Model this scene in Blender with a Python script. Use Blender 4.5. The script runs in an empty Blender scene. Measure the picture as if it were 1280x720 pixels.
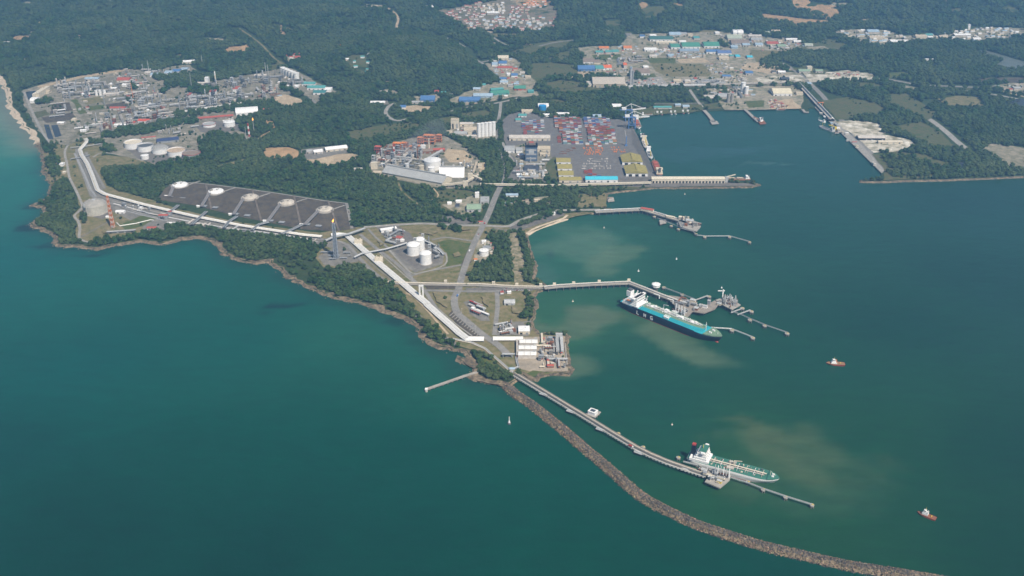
import bpy, bmesh, math, random
import numpy as np
from mathutils import Vector, Matrix
R = math.radians
rnd = random.Random(7)
sc = bpy.context.scene
COL = sc.collection

# ---------------------------------------------------------------- camera
CAM_H, PITCH, LENS = 1020.0, R(26.7), 35.0
F = 1280 * LENS / 36.0
cam_d = bpy.data.cameras.new('camera'); cam = bpy.data.objects.new('camera', cam_d); COL.objects.link(cam)
cam.location = (0, 0, CAM_H); cam.rotation_euler = (math.pi / 2 - PITCH, 0, 0)
cam_d.lens = LENS; cam_d.sensor_width = 36; cam_d.clip_start = 5; cam_d.clip_end = 120000
sc.camera = cam
# ---------------------------------------------------------------- sky, sun, exposure
SUN_EL, SUN_AZ = R(52), R(146)
w = bpy.data.worlds.new("World"); sc.world = w; w.use_nodes = True
nt = w.node_tree; nt.nodes.clear()
sky = nt.nodes.new('ShaderNodeTexSky'); sky.sky_type = 'NISHITA'; sky.sun_disc = False
sky.sun_elevation = SUN_EL; sky.sun_rotation = SUN_AZ; sky.altitude = 0; sky.dust_density = 1.5
bg = nt.nodes.new('ShaderNodeBackground'); bg.inputs[1].default_value = 0.055
ow = nt.nodes.new('ShaderNodeOutputWorld')
nt.links.new(sky.outputs[0], bg.inputs[0]); nt.links.new(bg.outputs[0], ow.inputs[0])
sd = bpy.data.lights.new('sun', 'SUN'); sun = bpy.data.objects.new('sun', sd); COL.objects.link(sun)
sd.energy = 4.9; sd.angle = R(0.53); sd.color = (1.0, 0.93, 0.82)
S = Vector((math.sin(SUN_AZ) * math.cos(SUN_EL), math.cos(SUN_AZ) * math.cos(SUN_EL), math.sin(SUN_EL)))
sun.rotation_euler = S.to_track_quat('Z', 'Y').to_euler()
sun.location = (0, 0, 3000)
vs = sc.view_settings
vs.view_transform = 'Standard'; vs.look = 'None'; vs.gamma = 1; vs.exposure = 0.46; vs.use_curve_mapping = False
sc.cycles.use_denoising = True
sc.cycles.max_bounces = 5; sc.cycles.diffuse_bounces = 2; sc.cycles.glossy_bounces = 2
sc.cycles.volume_bounces = 0; sc.cycles.transmission_bounces = 2; sc.cycles.transparent_max_bounces = 16

# ---------------------------------------------------------------- survey: photo bearings to ground positions
CT, ST = math.cos(PITCH), math.sin(PITCH)
LZ = 3.0
def P(px, py, z=LZ):
    u = (px - 640) / F; v = (360 - py) / F
    t = (z - CAM_H) / (-ST + v * CT)
    return Vector((u * t, (CT + v * ST) * t, z))
def PP(pts, z=LZ): return [P(x, y, z) for x, y in pts]
def mpp(py):                      # metres per photo pixel, across / into the picture
    a = P(640, py); b = P(641, py); c = P(640, py - 1)
    return b.x - a.x, c.y - a.y

# ---------------------------------------------------------------- numpy noise
def vhash(ix, iy, s):
    n = (ix * 374761393 + iy * 668265263 + s * 974634177) & 0xffffffff
    n = ((n ^ (n >> 13)) * 1274126177) & 0xffffffff
    return ((n ^ (n >> 16)) & 0xffff) / 65535.0
def vnoise(x, y, s=0):
    ix = np.floor(x).astype(np.int64); iy = np.floor(y).astype(np.int64)
    fx = x - ix; fy = y - iy
    fx = fx * fx * (3 - 2 * fx); fy = fy * fy * (3 - 2 * fy)
    a = vhash(ix, iy, s); b = vhash(ix + 1, iy, s); c = vhash(ix, iy + 1, s); d = vhash(ix + 1, iy + 1, s)
    return (a * (1 - fx) + b * fx) * (1 - fy) + (c * (1 - fx) + d * fx) * fy
def fbm(x, y, s=0, o=4):
    r = 0; a = .5; t = 0
    for k in range(o):
        r = r + a * vnoise(x * 2 ** k, y * 2 ** k, s + k * 17); t += a; a *= .5
    return r / t
def sstep(a, b, x):
    t = np.clip((x - a) / (b - a), 0, 1); return t * t * (3 - 2 * t)
def inpoly(x, y, poly):
    px = np.array([p[0] for p in poly]); py = np.array([p[1] for p in poly])
    r = np.zeros(x.shape, bool)
    bb = (x > px.min()) & (x < px.max()) & (y > py.min()) & (y < py.max())
    if not bb.any(): return r
    X = x[bb]; Y = y[bb]; q = np.zeros(X.shape, bool); n = len(px); j = n - 1
    for i in range(n):
        if py[i] != py[j]:
            c = ((py[i] > Y) != (py[j] > Y)) & (X < (px[j] - px[i]) * (Y - py[i]) / (py[j] - py[i]) + px[i])
            q ^= c
        j = i
    r[bb] = q; return r
def segdist(x, y, pts, closed=False):
    d = np.full(x.shape, 1e9); n = len(pts)
    for i in range(n if closed else n - 1):
        ax, ay = pts[i][0], pts[i][1]; bx, by = pts[(i + 1) % n][0], pts[(i + 1) % n][1]
        l2 = (bx - ax) ** 2 + (by - ay) ** 2 + 1e-9
        t = np.clip(((x - ax) * (bx - ax) + (y - ay) * (by - ay)) / l2, 0, 1)
        d = np.minimum(d, np.hypot(x - ax - t * (bx - ax), y - ay - t * (by - ay)))
    return d

# ---------------------------------------------------------------- materials
MATS = {}
def mat(name, rgb, rough=.75, var=.18, scale=.06, metal=0.0, tint=None, island=0.0, rand=0.0, bump=0.0, spec=.3):
    if name in MATS: return MATS[name]
    m = bpy.data.materials.new(name); m.use_nodes = True; t = m.node_tree; N = t.nodes; L = t.links
    b = N['Principled BSDF']; b.inputs['Roughness'].default_value = rough; b.inputs['Metallic'].default_value = metal
    b.inputs['Specular IOR Level'].default_value = spec
    g = N.new('ShaderNodeNewGeometry')
    n1 = N.new('ShaderNodeTexNoise'); n1.inputs['Scale'].default_value = scale; n1.inputs['Detail'].default_value = 6; n1.inputs['Roughness'].default_value = .65
    L.new(g.outputs['Position'], n1.inputs['Vector'])
    r = N.new('ShaderNodeMapRange'); r.inputs[1].default_value = .3; r.inputs[2].default_value = .7
    L.new(n1.outputs['Fac'], r.inputs[0])
    c = N.new('ShaderNodeMix'); c.data_type = 'RGBA'
    t2 = tint or tuple(x * (1 - var) for x in rgb)
    t1 = rgb if tint else tuple(min(.95, x * (1 + var * .5)) for x in rgb)
    c.inputs[6].default_value = (*t2, 1); c.inputs[7].default_value = (*t1, 1)
    L.new(r.outputs[0], c.inputs[0]); out = c.outputs[2]
    if island or rand:
        h = N.new('ShaderNodeHueSaturation')
        if island: src = g.outputs['Random Per Island']
        else:
            oi = N.new('ShaderNodeObjectInfo'); src = oi.outputs['Random']
        a = island or rand
        q = N.new('ShaderNodeMapRange'); q.inputs[3].default_value = 1 - a; q.inputs[4].default_value = 1 + a
        L.new(src, q.inputs[0]); L.new(q.outputs[0], h.inputs['Value'])
        q2 = N.new('ShaderNodeMapRange'); q2.inputs[3].default_value = .5 - a * .07; q2.inputs[4].default_value = .5 + a * .05
        mm = N.new('ShaderNodeMath'); mm.operation = 'FRACT'; mu = N.new('ShaderNodeMath'); mu.operation = 'MULTIPLY'; mu.inputs[1].default_value = 7.31
        L.new(src, mu.inputs[0]); L.new(mu.outputs[0], mm.inputs[0]); L.new(mm.outputs[0], q2.inputs[0]); L.new(q2.outputs[0], h.inputs['Hue'])
        L.new(out, h.inputs['Color']); out = h.outputs[0]
    L.new(out, b.inputs['Base Color'])
    if bump:
        bp = N.new('ShaderNodeBump'); bp.inputs['Strength'].default_value = bump; bp.inputs['Distance'].default_value = 1.0
        L.new(n1.outputs['Fac'], bp.inputs['Height']); L.new(bp.outputs[0], b.inputs['Normal'])
    MATS[name] = m; return m

def ground_mat(name, a, b, c, s1=.012, s2=.09, rough=.9, lo=.35, hi=.65):
    """three real ground colours broken up by noise at two sizes"""
    if name in MATS: return MATS[name]
    m = bpy.data.materials.new(name); m.use_nodes = True; t = m.node_tree; N = t.nodes; L = t.links
    p = N['Principled BSDF']; p.inputs['Roughness'].default_value = rough; p.inputs['Specular IOR Level'].default_value = .15
    g = N.new('ShaderNodeNewGeometry')
    def noise(s, d=7, off=0):
        v = N.new('ShaderNodeVectorMath'); v.operation = 'ADD'; v.inputs[1].default_value = (off, off * .7, 0)
        L.new(g.outputs['Position'], v.inputs[0])
        n = N.new('ShaderNodeTexNoise'); n.inputs['Scale'].default_value = s; n.inputs['Detail'].default_value = d; n.inputs['Roughness'].default_value = .68
        L.new(v.outputs[0], n.inputs['Vector'])
        r = N.new('ShaderNodeMapRange'); r.inputs[1].default_value = lo; r.inputs[2].default_value = hi
        L.new(n.outputs['Fac'], r.inputs[0]); return r.outputs[0]
    x = N.new('ShaderNodeMix'); x.data_type = 'RGBA'; x.inputs[6].default_value = (*a, 1); x.inputs[7].default_value = (*b, 1)
    L.new(noise(s1), x.inputs[0])
    y = N.new('ShaderNodeMix'); y.data_type = 'RGBA'; y.inputs[7].default_value = (*c, 1)
    L.new(x.outputs[2], y.inputs[6]); L.new(noise(s2, 5, 813), y.inputs[0])
    L.new(y.outputs[2], p.inputs['Base Color'])
    MATS[name] = m; return m

# ---------------------------------------------------------------- mesh builder
class MB:
    def __init__(s): s.v = []; s.f = []; s.m = []
    def add(s, vs_, fs, mi=0):
        o = len(s.v); s.v += [tuple(v) for v in vs_]
        for f in fs: s.f.append(tuple(i + o for i in f)); s.m.append(mi)
        return s
    def box(s, cx, cy, z0, sx, sy, h, rot=0, mi=0, bottom=True):
        c, n = math.cos(rot), math.sin(rot); q = []
        for z in (z0, z0 + h):
            for dx, dy in ((-1, -1), (1, -1), (1, 1), (-1, 1)):
                x, y = dx * sx / 2, dy * sy / 2
                q.append((cx + x * c - y * n, cy + x * n + y * c, z))
        return s.add(q, ([(3, 2, 1, 0)] if bottom else []) + [(4, 5, 6, 7), (0, 1, 5, 4), (1, 2, 6, 5), (2, 3, 7, 6), (3, 0, 4, 7)], mi)
    def cyl(s, cx, cy, z0, r, h, n=16, r2=None, mi=0, cap=True):
        r2 = r if r2 is None else r2; q = []
        for z, rr in ((z0, r), (z0 + h, r2)):
            for k in range(n): a = 2 * math.pi * k / n; q.append((cx + rr * math.cos(a), cy + rr * math.sin(a), z))
        f = [(k, (k + 1) % n, n + (k + 1) % n, n + k) for k in range(n)]
        if cap: f += [tuple(range(n, 2 * n)), tuple(range(n - 1, -1, -1))]
        return s.add(q, f, mi)
    def lathe(s, cx, cy, prof, n=24, mi=0):
        q = []; f = []
        for r, z in prof:
            for k in range(n): a = 2 * math.pi * k / n; q.append((cx + r * math.cos(a), cy + r * math.sin(a), z))
        for j in range(len(prof) - 1):
            for k in range(n): f.append((j * n + k, j * n + (k + 1) % n, (j + 1) * n + (k + 1) % n, (j + 1) * n + k))
        return s.add(q, f, mi)
    def bar(s, a, b, t, t2=None, mi=0):
        a = Vector(a); b = Vector(b); d = (b - a)
        if d.length < 1e-6: return s
        d.normalize(); u = Vector((0, 0, 1)) if abs(d.z) < .95 else Vector((1, 0, 0))
        x = d.cross(u).normalized(); y = x.cross(d); t2 = t2 or t; q = []
        for p in (a, b):
            for i, j in ((-1, -1), (1, -1), (1, 1), (-1, 1)): q.append(p + x * i * t / 2 + y * j * t2 / 2)
        return s.add(q, [(3, 2, 1, 0), (4, 5, 6, 7), (0, 1, 5, 4), (1, 2, 6, 5), (2, 3, 7, 6), (3, 0, 4, 7)], mi)
    def tube(s, pts, r, n=8, mi=0):
        pts = [Vector(p) for p in pts]; q = []; f = []
        for i, p in enumerate(pts):
            d = (pts[min(i + 1, len(pts) - 1)] - pts[max(i - 1, 0)]).normalized()
            u = Vector((0, 0, 1)) if abs(d.z) < .95 else Vector((1, 0, 0)); x = d.cross(u).normalized(); y = x.cross(d)
            for k in range(n): a = 2 * math.pi * k / n; q.append(p + x * r * math.cos(a) + y * r * math.sin(a))
        for i in range(len(pts) - 1):
            for k in range(n): f.append((i * n + k, (i + 1) * n + k, (i + 1) * n + (k + 1) % n, i * n + (k + 1) % n))
        f += [tuple(range(n)), tuple(range(len(pts) * n - 1, (len(pts) - 1) * n - 1, -1))]
        return s.add(q, f, mi)
    def ribbon(s, pts, w_, th, mi=0):
        """a slab of width w_ and thickness th that follows a polyline (its top at the points)"""
        L_, R_ = offset(pts, w_ / 2), offset(pts, -w_ / 2); n = len(pts)
        q = [(p.x, p.y, p.z) for p in L_] + [(p.x, p.y, p.z) for p in R_] + [(p.x, p.y, p.z - th) for p in L_] + [(p.x, p.y, p.z - th) for p in R_]
        f = []
        for i in range(n - 1):
            f += [(n + i, n + i + 1, i + 1, i)]
            if th: f += [(2 * n + i, 2 * n + i + 1, 3 * n + i + 1, 3 * n + i), (i, i + 1, 2 * n + i + 1, 2 * n + i), (n + i + 1, n + i, 3 * n + i, 3 * n + i + 1)]
        if th: f += [(0, 2 * n, 3 * n, n), (n - 1, 2 * n - 1, 4 * n - 1, 3 * n - 1)]
        return s.add(q, f, mi)
    def prism(s, poly, z0, z1, mi=0):
        n = len(poly); q = [(p[0], p[1], z0) for p in poly] + [(p[0], p[1], z1) for p in poly]
        return s.add(q, [tuple(range(n, 2 * n))] + [(i, (i + 1) % n, n + (i + 1) % n, n + i) for i in range(n)], mi)
    def gable(s, cx, cy, z, sx, sy, rise, rot=0, over=.6, mi=0, axis='x', gmi=None):
        """pitched roof, ridge along local x (or y), with closed gable ends"""
        if axis == 'y': rot += math.pi / 2; sx, sy = sy, sx
        c, n = math.cos(rot), math.sin(rot); a, b = sx / 2 + over, sy / 2 + over
        T = lambda x, y, zz: (cx + x * c - y * n, cy + x * n + y * c, zz)
        q = [T(-a, -b, z), T(a, -b, z), T(a, b, z), T(-a, b, z), T(-a, 0, z + rise), T(a, 0, z + rise)]
        s.add(q, [(0, 1, 5, 4), (2, 3, 4, 5), (3, 2, 1, 0)], mi)
        s.add(q, [(1, 2, 5), (3, 0, 4)], mi if gmi is None else gmi); return s
    def build(s, name, mats, parent=None, smooth=False):
        me = bpy.data.meshes.new(name); me.from_pydata(s.v, [], s.f); me.update()
        if not isinstance(mats, (list, tuple)): mats = [mats]
        for m in mats: me.materials.append(m)
        if len(mats) > 1: me.polygons.foreach_set('material_index', np.array(s.m, dtype=np.int32))
        if smooth: me.polygons.foreach_set('use_smooth', np.ones(len(me.polygons), dtype=bool))
        o = bpy.data.objects.new(name, me); COL.objects.link(o)
        if parent: o.parent = parent
        return o
def offset(pts, d):
    r = []; n = len(pts); pts = [Vector(p) for p in pts]
    for i in range(n):
        a = pts[i] - pts[i - 1] if i > 0 else pts[1] - pts[0]
        b = pts[i + 1] - pts[i] if i < n - 1 else pts[i] - pts[i - 1]
        na = Vector((-a.y, a.x, 0)).normalized(); nb = Vector((-b.y, b.x, 0)).normalized()
        m = (na + nb); m = m.normalized() if m.length > 1e-3 else na
        k = 1 / max(.5, m.dot(na)); r.append(pts[i] + m * d * k)
    return r
def resample(pts, step):
    pts = [Vector(p) for p in pts]; out = [pts[0]]
    for a, b in zip(pts, pts[1:]):
        n = max(1, int((b - a).length / step))
        for k in range(1, n + 1): out.append(a.lerp(b, k / n))
    return out
def smooth_line(pts, n=5):
    """Catmull-Rom through the points"""
    pts = [Vector(p) for p in pts]; out = []
    for i in range(len(pts) - 1):
        p0, p1, p2, p3 = pts[max(i - 1, 0)], pts[i], pts[i + 1], pts[min(i + 2, len(pts) - 1)]
        for k in range(n):
            t = k / n
            out.append(.5 * ((2 * p1) + (p2 - p0) * t + (2 * p0 - 5 * p1 + 4 * p2 - p3) * t * t + (3 * p1 - p0 - 3 * p2 + p3) * t ** 3))
    out.append(pts[-1]); return out
def jitter_poly(pts, step=18, amp=4, seed=0):
    r_ = random.Random(seed); q = resample(list(pts) + [pts[0]], step)[:-1]
    return [Vector((p.x + r_.uniform(-amp, amp), p.y + r_.uniform(-amp, amp), p.z)) for p in q]

# ---------------------------------------------------------------- things
THINGS = []; KEEP_OUT = []
def tag(o, label, cat, group=None, order=None):
    o['label'] = label; o['category'] = cat
    if group: o['group'] = group
    THINGS.append(o); return o
def thing(name, label, cat, loc=(0, 0, 0), rz=0, group=None):
    o = bpy.data.objects.new(name, None); COL.objects.link(o); o.location = loc; o.rotation_euler = (0, 0, rz)
    o.empty_display_size = 2
    return tag(o, label, cat, group)
def struct(o): o['kind'] = 'structure'; return o
def dup(root, loc=None, rz=None, label=None, group=None):
    r = root.copy(); COL.objects.link(r)
    if loc is not None: r.location = loc
    if rz is not None: r.rotation_euler = (0, 0, rz)
    if label: r['label'] = label
    if group: r['group'] = group
    for ch in list(root.children):
        c = ch.copy(); COL.objects.link(c); c.parent = r
        for g in list(ch.children):
            d = g.copy(); COL.objects.link(d); d.parent = c
    THINGS.append(r); return r
# ================================================================ SETTING: water, land, hills, clearings, roads
COAST_A = [(0,98),(5,107),(11,117),(12,132),(22,144),(27,156),(37,165),(47,180)]                                   # sand
COAST_B = [(47,180),(54,194),(56,202),(54,215),(60,222),(66,232),(61,243),(58,250),(42,257),(57,260),(60,266),(54,271),(41,280),(44,285),(52,287),
 (64,291),(70,297),(70,303),(72,306),(86,308),(100,309),(120,312),(140,307),(160,304),(175,302),(188,304),(200,305),(212,303),(225,299),(237,298),(250,297),(270,302),(278,310),(283,319),
 (300,326),(320,329),(337,327),(347,334),(360,344),(372,352),(390,360),(405,368),(430,374),(455,380),(470,384),(486,391),(500,396),(513,402),(523,409),(528,420),(540,429),(553,435),
 (569,437),(582,440),(589,447),(584,450),(578,448),(576,452),(586,456),(594,459),(595,465),(588,469),(596,474),(606,477),(622,479),(634,484)]      # rock
COAST_C = [(634,484),(655,470),(669,476),(673,470),(684,467),(711,468),(715,462),(710,457),(708,424),(711,421),(708,418),(697,417),(673,418),(666,411),(664,404),(669,395),(669,388),(671,380),(667,372),(672,365),(686,360),
 (676,352),(667,350),(670,332),(664,317),(660,300),(659,294)]                                                       # rock and scrub
COAST_D = [(659,294),(668,288),(680,283),(695,278),(707,274),(711,270)]                                            # sand
COAST_E = [(711,270),(730,267.5),(748,268),(764,266),(764,261.5),(752,260.5),(757,251),(758,243),(778,240),(800,238),(815,236),(860,235.5),(900,235),(940,234.5),(949,231.5),(938,228.5)]
COAST_F = [(938,228.5),(905,227.5),(880,226.5),(824,225),(816,209),(806,190),(799,175),(788,152),(795,149),(812,144),(835,141.5),(865,140.5),(902,138.5),(932,137.5),(960,137),(997,136.5),(1003,141),(1012,140),(1009,136),
 (1018,136),(1036,152),(1060,175),(1102,217),(1100,223.5),(1076,226),(1076,228),(1102,228.5),(1130,227),(1180,226),(1230,224),(1280,222)]
COAST = COAST_A + COAST_B[1:] + COAST_C[1:] + COAST_D[1:] + COAST_E[1:] + COAST_F[1:]
def jit_line(px, step, amp, seed):
    r_ = random.Random(seed); q = resample(PP(px, 0), step)
    return [q[0]] + [Vector((p.x + r_.uniform(-amp, amp), p.y + r_.uniform(-amp, amp), 0)) for p in q[1:-1]] + [q[-1]]
LA, LB, LC = jit_line(COAST_A, 30, 5, 1), jit_line(COAST_B, 11, 4.0, 2), jit_line(COAST_C, 11, 2.5, 3)
LD, LE, LF = jit_line(COAST_D, 18, 1.5, 4), jit_line(COAST_E, 18, 1.2, 5), PP(COAST_F, 0)
SHORE = LA + LB[1:] + LC[1:] + LD[1:] + LE[1:] + LF[1:]
d0 = (LA[0] - P(47, 180, 0)).normalized()
far_l = [Vector((-45000, 90000, 0)), LA[0] + d0 * 40000, LA[0] + d0 * 9000, LA[0] + d0 * 2500]
far_r = [Vector((LF[-1].x + 700, LF[-1].y + 60, 0)), Vector((45000, 3300, 0)), Vector((60000, 90000, 0))]
LAND = far_l + SHORE + far_r
LAND_XY = [(p.x, p.y) for p in LAND]

# hills of the hinterland: centre in the photo, half width and depth in metres, height
HILLS = [(480,72,330,260,44),(400,95,230,160,26),(560,90,180,150,26),(300,45,500,300,38),(120,40,520,420,34),(60,75,300,150,14),(640,8,600,220,40),(420,22,300,240,30),
 (820,14,500,260,56),(1000,5,520,260,60),(1200,14,420,260,48),(700,60,160,140,14),(1120,78,300,120,14),(430,150,170,110,20),(360,162,140,90,16),
 (300,205,130,55,14),(400,215,110,55,16),(470,255,90,60,14),(170,218,80,40,8),(500,225,70,35,6),(1120,10,300,200,40),(200,8,600,250,50),(1235,95,130,90,8)]
HILLW = [(P(a, b).x, P(a, b).y, c, d, e) for a, b, c, d, e in HILLS]
FLATS = []; FM = {}
def flat_mask():
    gx_ = np.arange(-3500, 3501, 50.); gy_ = np.arange(1200, 7700, 50.); X_, Y_ = np.meshgrid(gx_, gy_); x_ = X_.ravel(); y_ = Y_.ravel(); d_ = np.full(x_.shape, 400.)
    for po in FLATS:
        a_ = np.array(po); bb = np.where((x_ > a_[:, 0].min() - 300) & (x_ < a_[:, 0].max() + 300) & (y_ > a_[:, 1].min() - 300) & (y_ < a_[:, 1].max() + 300))[0]
        if len(bb): dd = segdist(x_[bb], y_[bb], po, True); dd[inpoly(x_[bb], y_[bb], po)] = 0; d_[bb] = np.minimum(d_[bb], dd)
    FM['g'] = sstep(35, 230, d_).reshape(X_.shape)
def hill(x, y):
    h = hill_raw(x, y)
    if 'g' not in FM: return h
    u = np.clip((np.asarray(x, float) + 3500) / 50, 0, FM['g'].shape[1] - 1.001); v = np.clip((np.asarray(y, float) - 1200) / 50, 0, FM['g'].shape[0] - 1.001); i = u.astype(int); j = v.astype(int); u = u - i; v = v - j; g = FM['g']
    return h * ((g[j, i] * (1 - u) + g[j, i + 1] * u) * (1 - v) + (g[j + 1, i] * (1 - u) + g[j + 1, i + 1] * u) * v)
def hill_raw(x, y):
    x = np.asarray(x, float); y = np.asarray(y, float); h = np.zeros(x.shape)
    for a, b, c, d, e in HILLW: h = np.maximum(h, e * np.exp(-((x - a) / c) ** 2 - ((y - b) / d) ** 2)) + .15 * np.minimum(h, e * np.exp(-((x - a) / c) ** 2 - ((y - b) / d) ** 2))
    n = fbm(x / 210, y / 210, 5, 4)
    h = h * (.7 + 1.1 * n) + 9 * (n - .45) * sstep(4000, 4600, y)
    return h

M_forest = ground_mat('forest_floor', (.02,.042,.014), (.03,.058,.018), (.05,.068,.026), .01, .05)
M_scrub = ground_mat('scrub_ground', (.05,.085,.022), (.085,.10,.035), (.12,.105,.055), .012, .06)
M_grass = ground_mat('dry_grass', (.085,.105,.03), (.14,.13,.05), (.24,.19,.11), .014, .07)
M_green = ground_mat('green_grass', (.05,.09,.018), (.075,.105,.026), (.12,.12,.045), .02, .08)
M_soil = ground_mat('dark_soil', (.05,.042,.038), (.095,.078,.064), (.115,.095,.066), .03, .06)
M_gravel = ground_mat('gravel', (.20,.185,.165), (.26,.24,.21), (.15,.14,.12), .02, .08)
M_dark_gravel = ground_mat('dark_gravel', (.10,.095,.09), (.15,.14,.13), (.19,.17,.15), .02, .1)
M_plant = ground_mat('plant_ground', (.25,.225,.185), (.36,.315,.25), (.13,.125,.08), .008, .05)
M_sand = ground_mat('sand', (.46,.36,.24), (.56,.45,.31), (.34,.26,.17), .015, .06)
M_white_sand = ground_mat('pale_sand', (.58,.52,.42), (.76,.71,.62), (.20,.18,.11), .014, .03, lo=.4, hi=.62)
M_orange = ground_mat('orange_earth', (.42,.25,.13), (.52,.34,.19), (.28,.19,.10), .012, .04)
M_mixed = ground_mat('estate_ground', (.25,.215,.165), (.10,.12,.055), (.36,.31,.23), .011, .04, lo=.38, hi=.6)
M_asphalt = ground_mat('asphalt', (.085,.082,.08), (.11,.105,.10), (.14,.13,.12), .02, .12)
M_yard = ground_mat('port_paving', (.16,.15,.145), (.20,.19,.18), (.135,.125,.12), .012, .07)
M_road = ground_mat('road_asphalt', (.25,.235,.215), (.30,.28,.255), (.19,.18,.165), .02, .1)
M_conc = ground_mat('concrete', (.33,.31,.28), (.40,.375,.335), (.24,.225,.20), .03, .12)
M_rock = ground_mat('shore_rock', (.21,.155,.095), (.36,.27,.175), (.085,.07,.05), .03, .12, lo=.3, hi=.6)
M_beach = ground_mat('beach_sand', (.56,.46,.34), (.64,.54,.42), (.42,.33,.23), .02, .06)
M_pond = ground_mat('pond_water', (.045,.052,.06), (.06,.065,.07), (.035,.04,.045), .01, .03, rough=.2)

# ---- land sheet
m = MB()
n = len(LAND)
top = [(p.x, p.y, LZ) for p in LAND]; bot = [(p.x, p.y, -6) for p in LAND]
m.add(top + bot, [tuple(range(n))] + [(i, n + i, n + (i + 1) % n, (i + 1) % n) for i in range(n)])
struct(m.build('ground', M_forest))
def gz(x, y):                         # ground height at one place
    return LZ + max(0., float(hill(np.array([x]), np.array([y]))[0]) - 1.2)

# ---- shore strips (rock and sand running down into the water)
def shore(name, line, inn, out, material, seed, amp, zin=LZ + .35):
    r_ = random.Random(seed); L_ = offset(line, inn); O_ = offset(line, -out); M_ = offset(line, inn * .1)
    mb = MB(); k = len(line); q = []
    for i in range(k):
        a, b, c = L_[i], M_[i], O_[i]; j = lambda s: r_.uniform(-s, s)
        q += [(a.x + j(amp), a.y + j(amp), zin), (b.x + j(amp), b.y + j(amp), LZ + .12 + abs(j(.3))), (c.x + j(amp * 1.4), c.y + j(amp * 1.4), -.8)]
    f = []
    for i in range(k - 1):
        a = 3 * i; f += [(a, a + 1, a + 4, a + 3), (a + 1, a + 2, a + 5, a + 4)]
    mb.add(q, f); struct(mb.build(name, material))
shore('beach', [LA[0] + d0 * 600] + LA, 11, 13, M_beach, 1, 4)
shore('rocky_shore', LB, 5, 9, M_rock, 2, 3.4)
shore('shore', LC, 5, 5, M_rock, 3, 1.6)
shore('beach', LD, 7, 8, M_beach, 4, 1)
shore('shore', LE, 3, 5, M_rock, 5, 1.5)
shore('shore', LF[-7:], 3, 6, M_rock, 6, 1)

r_ = random.Random(31); m = MB()
for a, b in zip(LB, LB[1:]):
    d = (b - a); n_ = Vector((d.y, -d.x, 0)).normalized()
    for k in range(9):
        c = a.lerp(b, r_.random()) + n_ * r_.uniform(-6, 9 + 9 * (r_.random() < .15)); e = r_.uniform(.5, 1.9); m.cyl(c.x, c.y, -.6, e, r_.uniform(.8, 2.4), 5, e * r_.uniform(.4, .8))
o = m.build('shore_boulders', mat('boulder', (.24,.18,.12), .9, .3, .1, island=.6)); o['kind'] = 'stuff'
# ---- water: one sheet to the horizon; its own colour (depth, silt) varies from place to place
gx = np.concatenate([[-60000, -20000, -7000, -4000], np.arange(-3000, 2600, 14.), [3500, 7000, 20000, 60000]])
gy = np.concatenate([[-40000, -8000, -1500, 200, 600], np.arange(900, 4100, 14.), [5000, 8000, 20000, 90000]])
X, Y = np.meshgrid(gx, gy); x = X.ravel(); y = Y.ravel()
wx = x + 160 * (fbm(x / 260, y / 260, 31) - .5); wy = y + 160 * (fbm(x / 260, y / 260, 57) - .5)
BREAK_PX = [(632,482),(646,494),(663,505),(683,521),(704,538),(727,558),(750,577),(772,596),(800,620),(832,638),(868,655),(905,668),(950,682),(1000,694),(1060,707.5),(1120,717),(1180,727),(1270,742)]
BREAK = smooth_line(PP(BREAK_PX, 0), 6)
outer = inpoly(x, y, [(p.x, p.y) for p in [LAND[2]] + SHORE[:len(LA) + len(LB) - 1]] + [(p.x, p.y) for p in BREAK] + [(3000, 850), (3000, -9000), (-30000, -9000), (-30000, 9000)])
lin = lambda c: tuple((v / 255 / 12.92) if v / 255 <= .04045 else ((v / 255 + .055) / 1.055) ** 2.4 for v in c)
def idw(ctrl):
    W = np.zeros(x.shape); C = np.zeros((x.size, 3))
    for a, b, c in ctrl:
        p = P(a, b, 0); w_ = 1 / (((wx - p.x) ** 2 + (wy - p.y) ** 2) / 1e4 + .3) ** 1.3
        W += w_; C += w_[:, None] * np.array(lin(c))
    return C / W[:, None]
C_OUT = [(8,135,(112,158,158)),(15,190,(78,146,148)),(30,240,(54,126,132)),(20,330,(34,108,118)),(150,340,(38,112,116)),(260,345,(34,106,108)),(330,350,(38,100,98)),(100,450,(22,94,100)),(300,430,(28,98,100)),(440,425,(46,106,102)),(560,500,(42,104,98)),
 (300,600,(0,80,76)),(100,690,(0,68,66)),(500,600,(6,82,78)),(640,580,(14,86,80)),(760,690,(4,78,70)),(900,715,(6,78,70)),(0,560,(0,80,82)),(500,700,(0,74,70)),(300,715,(0,66,64))]
C_IN = [(830,160,(56,98,104)),(950,180,(50,94,98)),(1040,210,(44,88,92)),(1200,260,(38,80,82)),(1000,300,(38,84,82)),(860,330,(44,92,84)),(1100,400,(26,72,66)),(1250,350,(28,72,68)),(1000,460,(34,84,74)),(800,500,(34,88,80)),
 (720,500,(36,90,82)),(700,400,(76,116,98)),(690,330,(66,112,106)),(740,310,(70,116,106)),(800,250,(50,98,100)),(1250,560,(22,70,58)),(1100,560,(36,84,66)),(950,560,(52,94,70)),(900,640,(44,90,66)),(1050,660,(42,86,64)),(1250,690,(20,68,54)),(780,560,(38,88,74))]
Cc = np.where(outer[:, None], idw(C_OUT), idw(C_IN)) * np.array([.74, 1.02, .70])
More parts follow.
